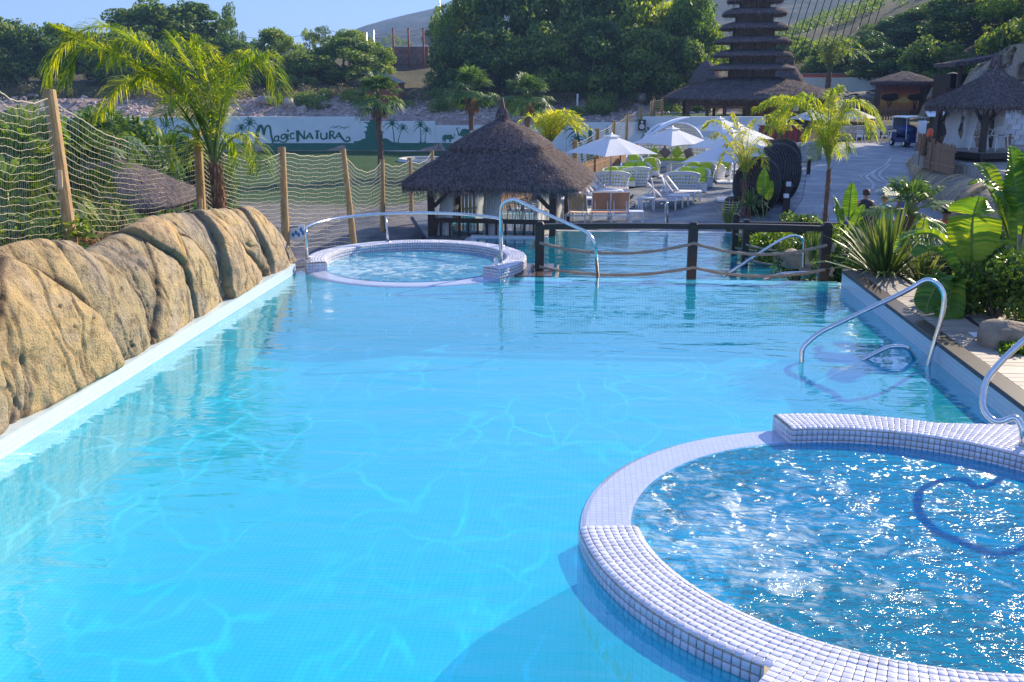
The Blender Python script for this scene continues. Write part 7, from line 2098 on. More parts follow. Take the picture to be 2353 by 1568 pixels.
# dark pointed huts behind it
for (x, yt, D, R, H, lab) in ((1625, 141, 108, 1.9, 2.2, 'conical dark thatched hut behind the left of the pagoda'), (1797, 133, 104, 2.5, 2.6, 'bulky grey thatched hut behind the right of the pagoda')):
    pz = VF(x, yt, D); T = thing('thatched_hut', lab, 'hut', (pz.x, pz.y, pz.z - H - 1.2))
    thatch(T, [(.3 if R < 2 else 1.3, H + 1.2), (R * .5, H * .72 + 1.2), (R * .85, H * .3 + 1.2), (R, 1.25), (R * .95, 1.1)], 2.4, n=60, seed=61, twigs=2500, tl=.4, tw=.035, name='roof', rough=.12)
    MB().lathe([(R * .8, 1.5), (R * .8, -1.0)], 30).build('hut_wall', M['brown_wood'], T)
# thatched roof low at the left behind the net
pz = VF(262, 460, 30.5)
T = thing('thatched_shelter', 'low dark thatched shelter down the bank behind the net fence', 'shelter', (pz.x, pz.y, -4.0), .1)
ze = pz.z + 4.0
thatch(T, [(.12, ze + 1.32), (1.1, ze + .82), (2.0, ze + .32), (2.38, ze + .06), (2.3, ze - .08), (2.1, ze - .0)], 5, n=90, seed=71, twigs=7000, tl=.25, tw=.014, rough=.05)
for sx in (-1, 1):
    for sy in (-1, 1): MB().box((sx * 1.7, sy * 1.7, ze / 2), (.16, .16, ze)).build('post', M['wood_dark'], T)
for sy in (-1, 1): MB().box((0, sy * 1.7, ze - .1), (3.5, .12, .16)).build('beam', M['wood_dark'], T)

# ================================================================ BEYOND, RIGHT
# white wall and red roof line behind the terraces
a = VF(1822, 178, 118); b_ = VF(2015, 178, 118)
T = thing('garden_wall', 'long bluish white wall between the pagoda roof and the kiosk', 'wall', ((a.x + b_.x) / 2, a.y, -.6))
MB().box((0, 0, (a.z + .6) / 2), (b_.x - a.x, .4, a.z + .6)).build('wall_face', M['wall_white'], T)
MB().box((0, .8, a.z + .75), (b_.x - a.x + .5, .5, .28)).build('red_coping', M['red_paint'], T)
a = VF(1790, 176, 124); b_ = VF(2010, 176, 124)
T = thing('red_building', 'low brick red building whose edge shows above the long white wall', 'building', ((a.x + b_.x) / 2, a.y, 0))
MB().box((0, 0, (a.z) / 2 + .1), (b_.x - a.x, 3, a.z + .3)).build('wall_face', M['red_paint'], T); MB().box((0, 0, a.z + .33), (b_.x - a.x + .5, 3.4, .14)).build('roof', M['grey_roof'], T)
# kiosk with the printed sunset
pk = VF(2070, 257, 105); zk = .25
m, nt, N, L, P = nm('sunset_print'); M['sunset'] = m
tc = N.new('ShaderNodeTexCoord'); sp = N.new('ShaderNodeSeparateXYZ'); L.new(tc.outputs['Object'], sp.inputs[0])
mr = N.new('ShaderNodeMapRange'); mr.inputs[1].default_value = -1.4; mr.inputs[2].default_value = 1.5; L.new(sp.outputs[2], mr.inputs[0])
r_ = ramp(N, L, mr.outputs[0], [(0.0, (.20, .06, .03)), (.16, (.55, .22, .05)), (.34, (.85, .48, .10)), (.52, (.72, .30, .08)), (.75, (.42, .11, .09)), (1.0, (.30, .07, .11))])
L.new(r_.outputs[0], P.inputs['Base Color']); P.inputs['Roughness'].default_value = .7
T = thing('kiosk', 'square thatched kiosk with a printed savanna sunset cloth on its front', 'kiosk', (pk.x, pk.y, zk))
K2 = 105 / FPX * SC
hb = 45 * K2; zt = VF(2070, 192, 105).z - zk; za = VF(2070, 164, 105).z - zk
thatch(T, [(.2, za), (1.5, za - .45), (2.9, zt + .25), (64 * K2, zt + .02), (62 * K2, zt - .12), (57 * K2, zt)], 6, n=90, seed=81, twigs=3500, tl=.4, tw=.03, rough=.06)
MB().box((.7, 1.5, zt / 2 - .05), (hb * 2 + 1.4, 3, zt + .0)).build('kiosk_wall', M['brown_wood'], T)
def cloth(u, v): return ((u - .5) * hb * 1.92, -.12 - .05 * math.sin(u * 18 + v * 4) * (1 - v), -1.45 + 2.95 * (1 - v))
b = MB().sheet(lambda u, v: (cloth(u, v)[0], cloth(u, v)[1], cloth(u, v)[2] - .10 * abs(math.sin(u * 9)) * (1 - v)), 40, 10)
o = b.build('sunset_cloth', M['sunset'], T, smooth=True); o.location = (-.3, -.1, zt / 2 + .0)
o2 = MB(); o2.add([(.62 * math.cos(a), -.2, -.55 + .62 * math.sin(a)) for a in [k * math.pi / 12 for k in range(13)]], [tuple(range(13))[::-1]])
M['sun_print'] = simple('yellow_sun_print', (.95, .72, .22), (.9, .65, .18), rough=.7)
o3 = o2.build('printed_sun', M['sun_print'], T); o3.location = (.1, -.1, zt / 2)
M['acacia_print'] = simple('dark_acacia_print', (.06, .025, .02), rough=.8)
for ax, s_ in ((-1.35, 1.0), (1.25, .9)):
    b = MB()
    for ex, ez, rx, rz_ in ((0, .35, .95, .18), (-.35, .55, .5, .14), (.3, .62, .55, .15), (0, .15, .6, .1)):
        b.add([(ex * s_ + rx * s_ * math.cos(a), -.22 - .001 * ex, (ez - .4) * s_ + rz_ * s_ * 1.3 * math.sin(a)) for a in [k * math.pi / 8 for k in range(16)]], [tuple(range(16))[::-1]])
    for dx in (-.3, 0, .32): b.add([(-.05, -.225, -1.35), (.05, -.225, -1.35), (dx * s_ + .04, -.225, 0), (dx * s_ - .04, -.225, 0)], [(0, 1, 2, 3)])
    o = b.build('printed_acacia', M['acacia_print'], T); o.location = (ax, -.1, zt / 2)
# signpost of boards right of the kiosk
ps = VF(2146, 255, 98)
T = thing('sign_stack', 'stack of three dark direction boards, the lowest red, beside the rock cone', 'sign', (ps.x, ps.y, .1))
zs = VF(2146, 213, 98).z - .1
for k, (mm, dz) in enumerate((('wood_dark', 0), ('brown_wood', -.62), ('red_sign', -1.28))):
    MB().box((0, -.05, zs + dz), (2.0, .1, .5)).build('board', M[mm], T)
    b = MB(); b.box((-.1, -.11, zs + dz + .06), (1.1, .01, .12)); b.box((-.2, -.11, zs + dz - .1), (.8, .01, .07)); b.add([(.6, -.112, zs + dz - .08), (.85, -.112, zs + dz + .03), (.6, -.112, zs + dz + .14)], [(0, 1, 2)]); b.build('text_line', M['plastic_white'], T)
for x in (-.8, .8): MB().box((x, .06, zs / 2 - .2), (.12, .12, zs + 1.0)).build('post', M['brown_wood'], T)
# sculpted rocks of the far right
def cone_rock(x, yt, D, R, zb_, lab, seed, sx=1.0, lean=0.0, p=.75):
    t = VF(x, yt, D); H = t.z - zb_
    n, m_ = 90, 60
    T_, A_ = np.meshgrid(np.linspace(0, 1, m_), np.linspace(0, 2 * math.pi, n, endpoint=False), indexing='ij')
    rad = R * np.sqrt(np.clip(1 - T_ ** (1 / p * 1.6), 0, 1)) 
    P3 = np.stack([np.cos(A_), np.sin(A_), T_ * 2], -1)
    ridg = np.abs(fbm(P3 * 1.4 + seed, 4, seed) - .5) * 2
    rad = rad * (.8 + .5 * fbm(P3 * 1.1 + seed, 3, seed + 2)) - .25 * R * (1 - ss(0, .12, ridg)) * (T_ < .95)
    rad = np.maximum(rad, .02 * R)
    v = np.stack([rad * np.cos(A_) * sx + lean * T_, rad * np.sin(A_), H * T_], -1)
    idx = np.arange(m_ * n).reshape(m_, n); nx_ = np.roll(idx, -1, 1)
    f = np.stack([idx[:-1], nx_[:-1], nx_[1:], idx[1:]], -1).reshape(-1, 4)
    f = np.concatenate([f, np.array([[idx[-1, 0], idx[-1, n // 4], idx[-1, n // 2], idx[-1, 3 * n // 4]]])])
    me = np_mesh('sculpted_rock', v.reshape(-1, 3), f, True)
    at = me.attributes.new('crack', 'FLOAT', 'POINT'); at.data.foreach_set('value', (1 - ss(0, .12, ridg)).astype(np.float32).ravel() * .7)
    o = link('sculpted_rock', me, None, M['rock']); o.location = (t.x, t.y, zb_); tag(o, lab, 'rock', 'sculpted rocks at the far right'); return o
cone_rock(2345, 100, 62, 2.6, -.3, 'huge pale sculpted boulder at the upper right edge', 3, 1.2)
cone_rock(2272, 140, 66, 1.7, -.3, 'shoulder of sculpted rock left of the huge boulder', 5)
cone_rock(2168, 166, 88, 2.1, -.2, 'rock cone with a mossy tip beside the kiosk', 7, .8, .8)
cone_rock(1925, 205, 112, 3.2, -.5, 'low rounded rock under the white wall behind the palms', 9, 1.3)
cone_rock(1990, 210, 110, 3.0, -.4, 'low rounded rock left of the kiosk', 11, 1.4)
# timber building
pt_ = VF(2195, 250, 78)
T = thing('timber_building', 'dark timber building with a sloping roof at the upper right', 'building', (pt_.x, pt_.y, -.3))
zr = VF(2195, 140, 78).z + .3
b = MB(); b.box((2.6, 2, (zr - 1.0) / 2), (6.4, 4, zr - 1.0)); b.build('wall', M['wood_dark'], T)
MB().beam((-1.2, 0, zr - .35), (6.4, 0, zr + .9), 5.0, .28).build('roof', M['thatch'], T)
MB().box((1.7, -1.6, zr * .56), (6.4, .3, .3)).build('beam', M['brown_wood'], T)
for i in range(16): MB().box((-1.2 + i * .36, -1.62, zr * .27), (.33, .08, zr * .52)).build('wall_board', M['brown_wood'], T)
for x in (-.6, 1.6, 4.4): MB().box((x, -1.9, zr / 2), (.28, .28, zr - .2)).build('post', M['brown_wood'], T)
# picket enclosure before the kiosk
ra = [VF(1985, 268, 88), VF(2093, 262, 88)]
ra = [Vector((q.x, q.y, -.05)) for q in ra]
T = thing('picket_fence', 'brown picket fence around the dining terrace in front of the kiosk', 'fence', ra[0])
pickets(T, ra, 1.15, .24, .15, M['picket'], M['picket'], ra[0])
# low white block walls
def blockwall(lab, A, B, rows, bw, bh, th, name='block_wall'):
    A = Vector(A); B = Vector(B); L_ = (B - A).length; an = math.atan2(B.y - A.y, B.x - A.x)
    T = thing(name, lab, 'wall', A, an, 'walls of white blocks')
    pm_ = MB().box((0, 0, 0), (bw * .955, th, bh * .93)).mesh('block'); pm_.materials.append(M['stone_white'])
    rg = random.Random(2)
    for r in range(rows):
        n = int(L_ / bw)
        for k in range(n):
            o = link('block', pm_, T); o.location = ((k + .5 + (.5 if r % 2 else 0)) * bw, rg.uniform(-.012, .012), (r + .5) * bh)
    MB().box((L_ / 2, .02, rows * bh / 2), (L_ - .02, th * .8, rows * bh - .02)).build('mortar', M['pole'], T)
qa, qb = G(1828, 372, -1.4), G(1872, 366, -1.4)
blockwall('low wall of white blocks behind the wicker pods', (qa.x, qa.y, -1.4), (qb.x + .3, qb.y, -1.4), 5, .5, .22, .3)
qa, qb = G(1950, 330, -1.4), G(2070, 326, -1.4)
blockwall('low white block wall below the dining terrace', (qa.x, qa.y + 3, -1.4), (qb.x, qb.y + 3, -1.4), 4, .6, .30, .3)
qa = VF(2284, 308, 52)
blockwall('white block wall behind the right hand gazebo', (qa.x, qa.y, -.1), (qa.x + 4.5, qa.y - .4, -.1), 8, .5, .27, .3)
# red counter behind rails beside the pods
qa = G(1810, 372, -1.4)
T = thing('red_counter', 'red fronted counter behind brown palings near the wicker pods', 'counter', (qa.x, qa.y + 3.0, -1.4))
MB().box((0, 0, 1.0), (2.4, .6, 1.8)).build('front_panel', M['red_sign'], T)
MB().box((0, -.02, 1.95), (2.6, .8, .08)).build('counter_top', M['brown_wood'], T)
for k in range(9): MB().box((-1.3 + k * .33, -.42, .95), (.12, .05, 1.8)).build('paling', M['brown_wood'], T)
# dining tables and chairs
def dchair(loc, rz, lab):
    T = thing('dining_chair', lab, 'chair', loc, rz, 'white dining chairs on the upper terrace')
    MB().box((0, 0, .45), (.46, .46, .04)).build('seat', M['plastic_white'], T)
    for sx in (-1, 1):
        for sy in (-1, 1): MB().box((sx * .2, sy * .2, .215), (.05, .05, .43)).build('leg', M['plastic_white'], T)
    b = MB()
    for sx in (-1, 1): b.box((sx * .2, .22, .68), (.05, .05, .44))
    for z in (.6, .74, .88): b.box((0, .22, z), (.37, .035, .06))
    b.build('backrest', M['plastic_white'], T)
names = ['left end', 'second from the left', 'middle', 'second from the right', 'right end']
for k in range(5):
    q = G(1962 + 19 * k, 324, -1.4)
    dchair((q.x, q.y - 1.6, -1.39), R_(180 if k % 2 else 170), 'white dining chair, %s in the row by the block wall' % names[k])
for k in range(3):
    q = G(1972 + 30 * k, 322, -1.4)
    T = thing('dining_table', 'white dining table at the %s of the row by the block wall' % ('left', 'centre', 'right')[k], 'table', (q.x, q.y - .2, -1.39), 0, 'white dining tables')
    MB().box((0, 0, .74), (.9, .9, .04)).build('table_top', M['plastic_white'], T)
    for sx in (-1, 1):
        for sy in (-1, 1): MB().box((sx * .38, sy * .38, .36), (.06, .06, .72)).build('leg', M['plastic_white'], T)
# golf cart
pc = G(2092, 331, -1.39)
T = thing('golf_cart', 'small white roofed golf cart with a dark blue cover parked by the fence', 'golf cart', (pc.x - 1.2, pc.y - 3, -1.38), R_(12), sc=1.12)
b = MB(); b.poly([(-.55, -1.1), (.55, -1.1), (.55, 1.1), (-.55, 1.1)], .25, .55); b.box((0, .75, .72), (1.1, .7, .36)); b.box((0, -.95, .66), (1.0, .35, .3)); M['navy'] = simple('navy_vinyl', (.02, .04, .16), (.012, .025, .1), rough=.4); b.build('body', M['navy'], T, bevel=.06)
b = MB(); b.ell((-.1, -.1, 1.02), (.62, .8, .38), 16, 10); b.build('cover', M['navy'], T, smooth=True)
b = MB(); b.sheet(lambda u, v: ((u - .5) * 1.35, (v - .5) * 2.1, 1.86 + .06 * (1 - (2 * u - 1) ** 2) - .03 * (2 * v - 1) ** 2), 8, 8); b.build('roof', M['plastic_white'], T, solid=.05)
for sx in (-1, 1):
    for y in (-.95, .95): MB().tube([(sx * .58, y, .5), (sx * .60, y * .95, 1.86)], .022, 6).build('roof_post', M['plastic_white'], T)
MB().box((0, .92, 1.4), (1.1, .02, .75)).build('rear_screen', M['glass_top'], T)
for sx in (-1, 1):
    for y in (-.8, .8):
        Mx = Euler((0, math.pi / 2, 0)).to_matrix()
        b = MB(); b.tube([(sx * .50, y, .22), (sx * .64, y, .22)], .22, 18); w_ = b.build('wheel', M['black'], T)
        b = MB(); b.tube([(sx * .645, y, .22), (sx * .652, y, .22)], .11, 12); b.build('rim', M['plastic_white'], w_)
# ---- rock bank and picket fence right of the path
rx = [11.9, 11.6, 11.7, 12.8, 14.6, 17.7]; ry = [20, 26, 31, 39.5, 47, 58]
ln_ = [0]
for i in range(1, 6): ln_.append(ln_[-1] + math.hypot(rx[i] - rx[i - 1], ry[i] - ry[i - 1]))
ln_ = [q / ln_[-1] for q in ln_]
rg = random.Random(5); sds = []
for k in range(26): sds.append((k * 1.6 + rg.uniform(-.4, .4), .9 + rg.uniform(-.7, .9)))
rock_sheet('rock_bank', (ln_, rx, ry), ([0, 1], [-1.5, -1.5]), ([0, .3, .6, 1], [.1, -.15, -.45, -.65]), 2.6, 1.0, sds, 'brown sculpted rock bank along the right side of the path', 'rock bank', NU=420, NV=90, amp=.22, flip=True)
pf = [Vector((19.0, 61, -.6)), Vector((17.3, 56, -.55)), Vector((15.4, 49.5, -.5)), Vector((14.1, 45, -.4)), Vector((13.6, 42, -.35)), Vector((13.5, 39, -.3))]
T = thing('picket_fence', 'pale brown picket fence on top of the rock bank right of the path', 'fence', pf[0])
pickets(T, pf, 1.08, .20, .15, M['picket'], M['picket'], pf[0])
pf = [Vector((13.7, 43.5, .1)), Vector((15.8, 45.5, .1)), Vector((18.5, 46.5, .1))]
T = thing('low_rail_fence', 'short picket fence between the float and the right hand gazebo', 'fence', pf[0])
pickets(T, pf, .75, .20, .15, M['picket'], M['picket'], pf[0])
# raised platform with the second gazebo
plat = [(13.9, 44), (14.0, 38), (14.4, 34), (15.2, 31.5), (26, 31), (26, 48), (14.4, 47)]
b = MB().poly(plat, -.42, .0); o = b.build('raised_platform', M['slab']); tag(o, 'pale stone slab platform under the right hand gazebo', kind='structure')
b = MB().poly([(x + (-.12 if x < 20 else 0), y - .1) for x, y in plat], -.03, .03); 
o = MB().poly([(x + (.10 if x < 20 else 0), y + .12) for x, y in plat], .002, .05).build('platform_paving', M['slab']); tag(o, kind='structure')
cone = [(14.9, 43, 1.0), (15.0, 38.5, 1.1), (15.6, 34.5, 1.2), (17.2, 32.6, 1.3), (20, 32, 1.5)]
for i, (x, y, r) in enumerate(cone):
    n, m_ = 40, 24
    T_, A_ = np.meshgrid(np.linspace(0, 1, m_), np.linspace(0, 2 * math.pi, n, endpoint=False), indexing='ij')
    rad = r * (.75 + .45 * fbm(np.stack([np.cos(A_) * 1.5 + i * 9, np.sin(A_) * 1.5, T_ * 2], -1), 4, i))
    v = np.stack([rad * np.cos(A_), rad * np.sin(A_), T_ * 1.18], -1)
    idx = np.arange(m_ * n).reshape(m_, n); nx_ = np.roll(idx, -1, 1)
    me = np_mesh('rock_pillar', v.reshape(-1, 3), np.stack([idx[:-1], nx_[:-1], nx_[1:], idx[1:]], -1).reshape(-1, 4), True)
    o = link('rock_pillar', me, None, M['rock']); o.location = (x, y, -1.6)
    tag(o, ('rock pillar under the far left corner of the raised platform', 'rock pillar under the left edge of the raised platform', 'rock pillar under the near left corner of the raised platform', 'rock pillar under the near edge of the raised platform', 'broad rock pillar under the near edge of the platform at the right')[i], 'pillar', 'rock pillars under the raised platform')
pg = VF(2262, 380, 40.5)
T = thing('thatched_gazebo', 'thatched gazebo on the raised stone platform at the right edge', 'gazebo', (pg.x, pg.y, .04), .35)
zt = VF(2275, 245, 39).z - .04; za = VF(2275, 172, 40.5).z - .04
thatch(T, [(.16, za + .35), (.40, za), (1.1, za - .55), (1.6, zt + .38), (2.02, zt + .06), (1.98, zt - .10), (1.8, zt)], 4.5, n=100, seed=91, twigs=9000, tl=.25, tw=.02, rough=.05)
thatch(T, [(.10, za + .85), (.17, za + .70), (.22, za + .3)], 2, n=20, seed=92, twigs=300, tl=.3, tw=.02, name='finial_sheaf', rough=.02, under=False)
for sx in (-1, 1):
    for sy in (-1, 1):
        MB().box((sx * 1.35, sy * 1.35, zt / 2), (.20, .20, zt)).build('post', M['wood_dark'], T, bevel=.01)
        for dx, dy in ((-sx, 0), (0, -sy)): MB().beam((sx * 1.35 + dx * .08, sy * 1.35 + dy * .08, zt - .7), (sx * 1.35 + dx * .6, sy * 1.35 + dy * .6, zt - .1), .09, .09).build('brace', M['wood_dark'], T)
for k in (-1, 1):
    MB().box((0, k * 1.35, zt - .04), (2.9, .12, .16)).build('beam', M['wood_dark'], T); MB().box((k * 1.35, 0, zt - .045), (.12, 2.9, .15)).build('beam', M['wood_dark'], T)
for k in range(20): MB().box((-1.55 + k * .163, 0, .36), (.152, 3.2, .035)).build('floor_board', M['deck'], T)
for k in (-1, 1):
    MB().box((0, k * 1.62, .26), (3.3, .06, .22)).build('skirt_board', M['wood_dark'], T); MB().box((k * 1.64, 0, .26), (.06, 3.18, .22)).build('skirt_board', M['wood_dark'], T)
curtain(T, -.65, 1.3, .38, zt, .9, .06, .35, 11); curtain(T, 1.05, .6, .38, zt, .6, .06, .2, 12); curtain(T, .2, 1.3, .38, zt, .7, .06, .3, 13)
wchair((pg.x + .2, pg.y - .5, .42), R_(200), 'white looped plastic chair standing inside the right hand gazebo', 'white chairs of the right hand gazebo', 1.25)
T = thing('towel_rack', 'white A shaped rack with curled rails inside the right hand gazebo', 'rack', (pg.x - .35, pg.y - .1, .42), .2)
for sx in (-1, 1): MB().beam((sx * .42, 0, 0), (sx * .2, 0, 1.25), .05, .05).build('leg', M['plastic_white'], T)
for z_ in (.55, .85, 1.2): MB().tube([(-.45 + .05 * k, .06 * math.sin(k * .9), z_ + .05 * math.cos(k * .5)) for k in range(19)], .02, 6).build('rail', M['plastic_white'], T)
# float, cabinet, notice stand
q = VF(2134, 333, 45.5)
T = thing('lifeguard_float', 'bright orange rescue float hanging at the end of the picket fence', 'float', (q.x, q.y, q.z))
MB().tube([(0, 0, 0), (0, 0, .10), (0, 0, .45), (.02, 0, .68), (.03, 0, .75)], [.12, .17, .16, .13, .04], 12).build('float_body', M['orange'], T, smooth=True)
MB().tube([(.16 * math.cos(a), .1 * math.sin(a), .1) for a in [k * .5 for k in range(12)]], .012, 5).build('strap', M['black'], T)
q = VF(2172, 330, 50)
T = thing('cabinet', 'black slatted cabinet standing between the float and the gazebo', 'cabinet', (q.x, q.y, -.05), .1)
MB().box((0, 0, .62), (1.3, .5, 1.15)).build('cabinet_body', M['wood_dark'], T)
for k in range(8): MB().box((-.57 + k * .163, -.27, .62), (.14, .03, 1.1)).build('slat', M['wood_dark'], T)
q = VF(2118, 300, 52)
T = thing('notice_stand', 'white upright notice panel behind the picket fence', 'sign', (q.x, q.y, -.3)); MB().box((0, 0, .9), (.42, .06, 1.1)).build('panel', M['plastic_white'], T); MB().box((0, .06, .5), (.1, .06, 1.3)).build('post', M['wood_dark'], T)
q = VF(2160, 262, 56)
T = thing('lectern_sign', 'sloping white lectern sign on a dark post left of the gazebo eave', 'sign', (q.x, q.y, -.1)); zq = q.z
MB().box((0, 0, zq / 2), (.5, .3, zq)).build('post', M['wood_dark'], T); MB().box((-.25, -.1, zq + .1), (1.0, .6, .05), tilt=(.45, 0)).build('panel', M['plastic_white'], T)
T = thing('gravel_swirl', 'wavy white painted lines running down the path by the rock bank', 'ground marking', (0, 0, -1.385)); 
SW = [0.0]
def swirl(l, w_):
    SW[0] += .003
    pts = bez([G(x, y, -1.385) for x, y in l], 30); b = MB()
    for i in range(30):
        a, c = pts[i], pts[i + 1]; t = (c - a).normalized(); nn = Vector((-t.y, t.x, 0)) * w_ / 2
        b.add([(a - nn).to_tuple()[:2] + (SW[0],), (c - nn).to_tuple()[:2] + (SW[0],), (c + nn).to_tuple()[:2] + (SW[0],), (a + nn).to_tuple()[:2] + (SW[0],)], [(0, 1, 2, 3)])
    b.build('white_line', M['stone_white'], T)
Q = lambda x, y: ((2896 + x / 1.96) / 1.7408, (y / 1.96) / 1.7408)
swirl([Q(1310, 1235), Q(1270, 1290), Q(1180, 1340), Q(1170, 1380), Q(1230, 1420), Q(1290, 1440), Q(1240, 1480), Q(1180, 1510)], .16)
swirl([Q(1270, 1290), Q(1130, 1370), Q(1120, 1390), Q(1170, 1440), Q(1160, 1480), Q(1100, 1520)], .13)
swirl([Q(1300, 1290), Q(1220, 1360), Q(1240, 1400), Q(1290, 1430)], .12)
swirl([Q(1130, 1350), Q(1075, 1380), Q(1090, 1405)], .08)

# ================================================================ FAR LEFT AND CENTRE BACKGROUND
# brick wall with red poles
a = VF(865, 108, 150); b_ = VF(985, 108, 150)
T = thing('brick_wall', 'weathered brown brick wall with a wire fence high on the slope', 'wall', (a.x, a.y, 0))
L_ = b_.x - a.x
M['brickw'] = simple('brown_block', (.24, .16, .12), (.15, .10, .08), rough=.9, scale=2, island=.25)
pm_ = MB().box((0, 0, 0), (.97, .4, .47)).mesh('block'); pm_.materials.append(M['brickw'])
zb0 = VF(900, 142, 150).z
for r in range(5):
    for k in range(int(L_)):
        o = link('block', pm_, T); o.location = (k + (.5 if r % 2 else 0) + .5, rng.uniform(-.02, .02), a.z - .26 - r * .5)
MB().box((L_ / 2, .1, a.z - 2.5), (L_, .3, 5)).build('wall_core', M['brickw'], T)
MB().box((L_ / 2, -.02, a.z + .06), (L_ + .3, .5, .12)).build('coping', M['pole'], T)
b = MB()
for k in range(60): b.tube([(k * L_ / 60, 0, a.z + .1), (k * L_ / 60 + .9, 0, a.z + 1.6)], .012, 3, caps=False); b.tube([(k * L_ / 60 + .9, 0, a.z + .1), (k * L_ / 60, 0, a.z + 1.6)], .012, 3, caps=False)
o = b.build('wire_mesh', M['pole'], T); tag(o, kind='stuff')
for i, (x, lab) in enumerate(((905, 'red pole left of the three on the slope'), (940, 'red pole in the middle of the three on the slope'), (974, 'red pole right of the three, next to the big tree'))):
    t = VF(x, 67, 148); bt = VF(x, 140, 148)
    T = thing('red_pole', lab, 'pole', (bt.x, bt.y, bt.z - 1), 0, 'red poles in front of the brick wall')
    MB().tube([(0, 0, 0), (0, 0, t.z - bt.z + 1)], .14, 8).build('pole_shaft', M['red_paint'], T, smooth=True); MB().box((0, 0, t.z - bt.z + 1.04), (.34, .34, .08)).build('cap', M['red_paint'], T)
for i, (x, yt, D, r, lab) in enumerate(((842, 73, 150, .08, 'thin grey post left of the brick wall'), (858, 68, 152, .10, 'pale lamp post at the left end of the brick wall'), (1010, -30, 160, .07, 'very tall thin mast in front of the mountain'))):
    t = VF(x, yt, D); g = gz(t.x, t.y)
    T = thing('mast', lab, 'mast', (t.x, t.y, g), 0, 'thin masts on the skyline'); MB().tube([(0, 0, 0), (0, 0, t.z - g)], [r * 1.3, r], 7).build('mast_shaft', M['pole'], T, smooth=True)
t = VF(747, 63, 190); g = gz(t.x, t.y)
T = thing('power_pole', 'power pole with crossarm and sagging wires on the skyline', 'power pole', (t.x, t.y, g)); MB().tube([(0, 0, 0), (0, 0, t.z - g)], .14, 7).build('pole_shaft', M['bark'], T); MB().box((0, 0, t.z - g - .5), (1.6, .12, .12)).build('crossarm', M['bark'], T)
for s_ in (-1, 1):
    e = VF(747 + s_ * 220, 78, 190); d = e - Vector((t.x, t.y, g)); pts = rope_pts((s_ * .6, 0, t.z - g - .45), d, 1.2, 20); MB().tube(pts, .035, 4).build('wire', M['black'], T)
# sheds and the red sloped building
a = VF(668, 123, 128)
T = thing('shed', 'dark open shed with a flat metal roof among the slope trees', 'shed', (a.x, a.y, gz(a.x, a.y)))
h_ = a.z - gz(a.x, a.y)
MB().box((0, 1, h_), (3.8, 3, .15)).build('roof', M['grey_roof'], T); MB().box((0, 1.5, h_ / 2), (3.2, 2.2, h_)).build('wall', M['wood_dark'], T); MB().box((-1.6, -.3, h_ / 2), (.16, .16, h_)).build('post', M['brown_wood'], T)
a = VF(877, 215, 116); z0 = gz(a.x, a.y) - .3; k_ = 116 / FPX * SC
T = thing('red_building', 'brick red stair building with a sloping grey roof behind a fan palm', 'building', (a.x, a.y, z0))
za1 = VF(877, 171, 116).z - z0; zb1 = VF(877, 193, 116).z - z0; W_ = 77 * k_
b = MB(); b.add([(-W_ / 2, 0, 0), (W_ / 2, 0, 0), (W_ / 2, 0, zb1), (-W_ * .07, 0, za1), (-W_ / 2, 0, za1), (-W_ / 2, 4, 0), (W_ / 2, 4, 0), (W_ / 2, 4, zb1), (-W_ * .07, 4, za1), (-W_ / 2, 4, za1)], [(0, 1, 2, 3, 4), (9, 8, 7, 6, 5), (1, 6, 7, 2), (5, 0, 4, 9), (0, 5, 6, 1)])
b.build('wall', M['red_paint'], T)
b = MB(); b.beam((-W_ * .09, 2, za1 + .1), (W_ / 2 + .15, 2, zb1 + .08), 4.3, .12); b.box((-W_ * .3, 2, za1 + .1), (W_ * .45, 4.3, .12)); b.build('roof', M['grey_roof'], T)
for i, (x, y, w_, lab) in enumerate(((945, 238, 60, 'low grey concrete tank beside the red building'), (985, 234, 36, 'small white hut right of the grey tank'))):
    a = VF(x, y, 117); T = thing('concrete_tank', lab, 'tank', (a.x, a.y, a.z - 1.4)); MB().box((0, 1, 1.0), (w_ * k_, 2, 1.5)).build('tank_wall', M['stone_white'] if i else M['grey_roof'], T); MB().box((0, 1, 1.78), (w_ * k_ + .2, 2.2, .08)).build('lid', M['grey_roof'], T)
for i, (x, y, lab) in enumerate(((745, 232, 'white marker post among the slope shrubs'), (1327, 232, 'pale marker post on the bank right of the gazebo'))):
    a = VF(x, y, 114); T = thing('marker_post', lab, 'post', (a.x, a.y, a.z - 1.2), 0, 'white marker posts on the slope'); MB().tube([(0, 0, 0), (0, 0, 2.0)], .11, 8).build('post_shaft', M['plastic_white'], T)
# net cables at the upper right
T = thing('cable_net', 'slanting dark cables of a tall net against the hillside at the top right', 'cable net', VF(1950, 130, 100))
b0 = T.location.copy()
for k in range(13):
    x0 = 1782 + k * 19; y0 = 152 - k * 8
    A = VF(x0, y0, 100) - b0; B = VF(x0 + 78, y0 - 250, 96) - b0
    MB().tube([A, B], .045, 5).build('cable', M['black'], T)
b = MB()
for k in range(12):
    x0 = 1782 + k * 19; y0 = 152 - k * 8
    for j in range(7):
        A = VF(x0 + 78 * j / 7, y0 - 250 * j / 7, 100 - 4 * j / 7) - b0; B = VF(x0 + 19 + 78 * (j + .6) / 7, y0 - 8 - 250 * (j + .6) / 7, 100) - b0
        if k % 3 == 0: b.tube([A, B], .02, 3, caps=False)
o = b.build('mesh_cord', M['black'], T); tag(o, kind='stuff')
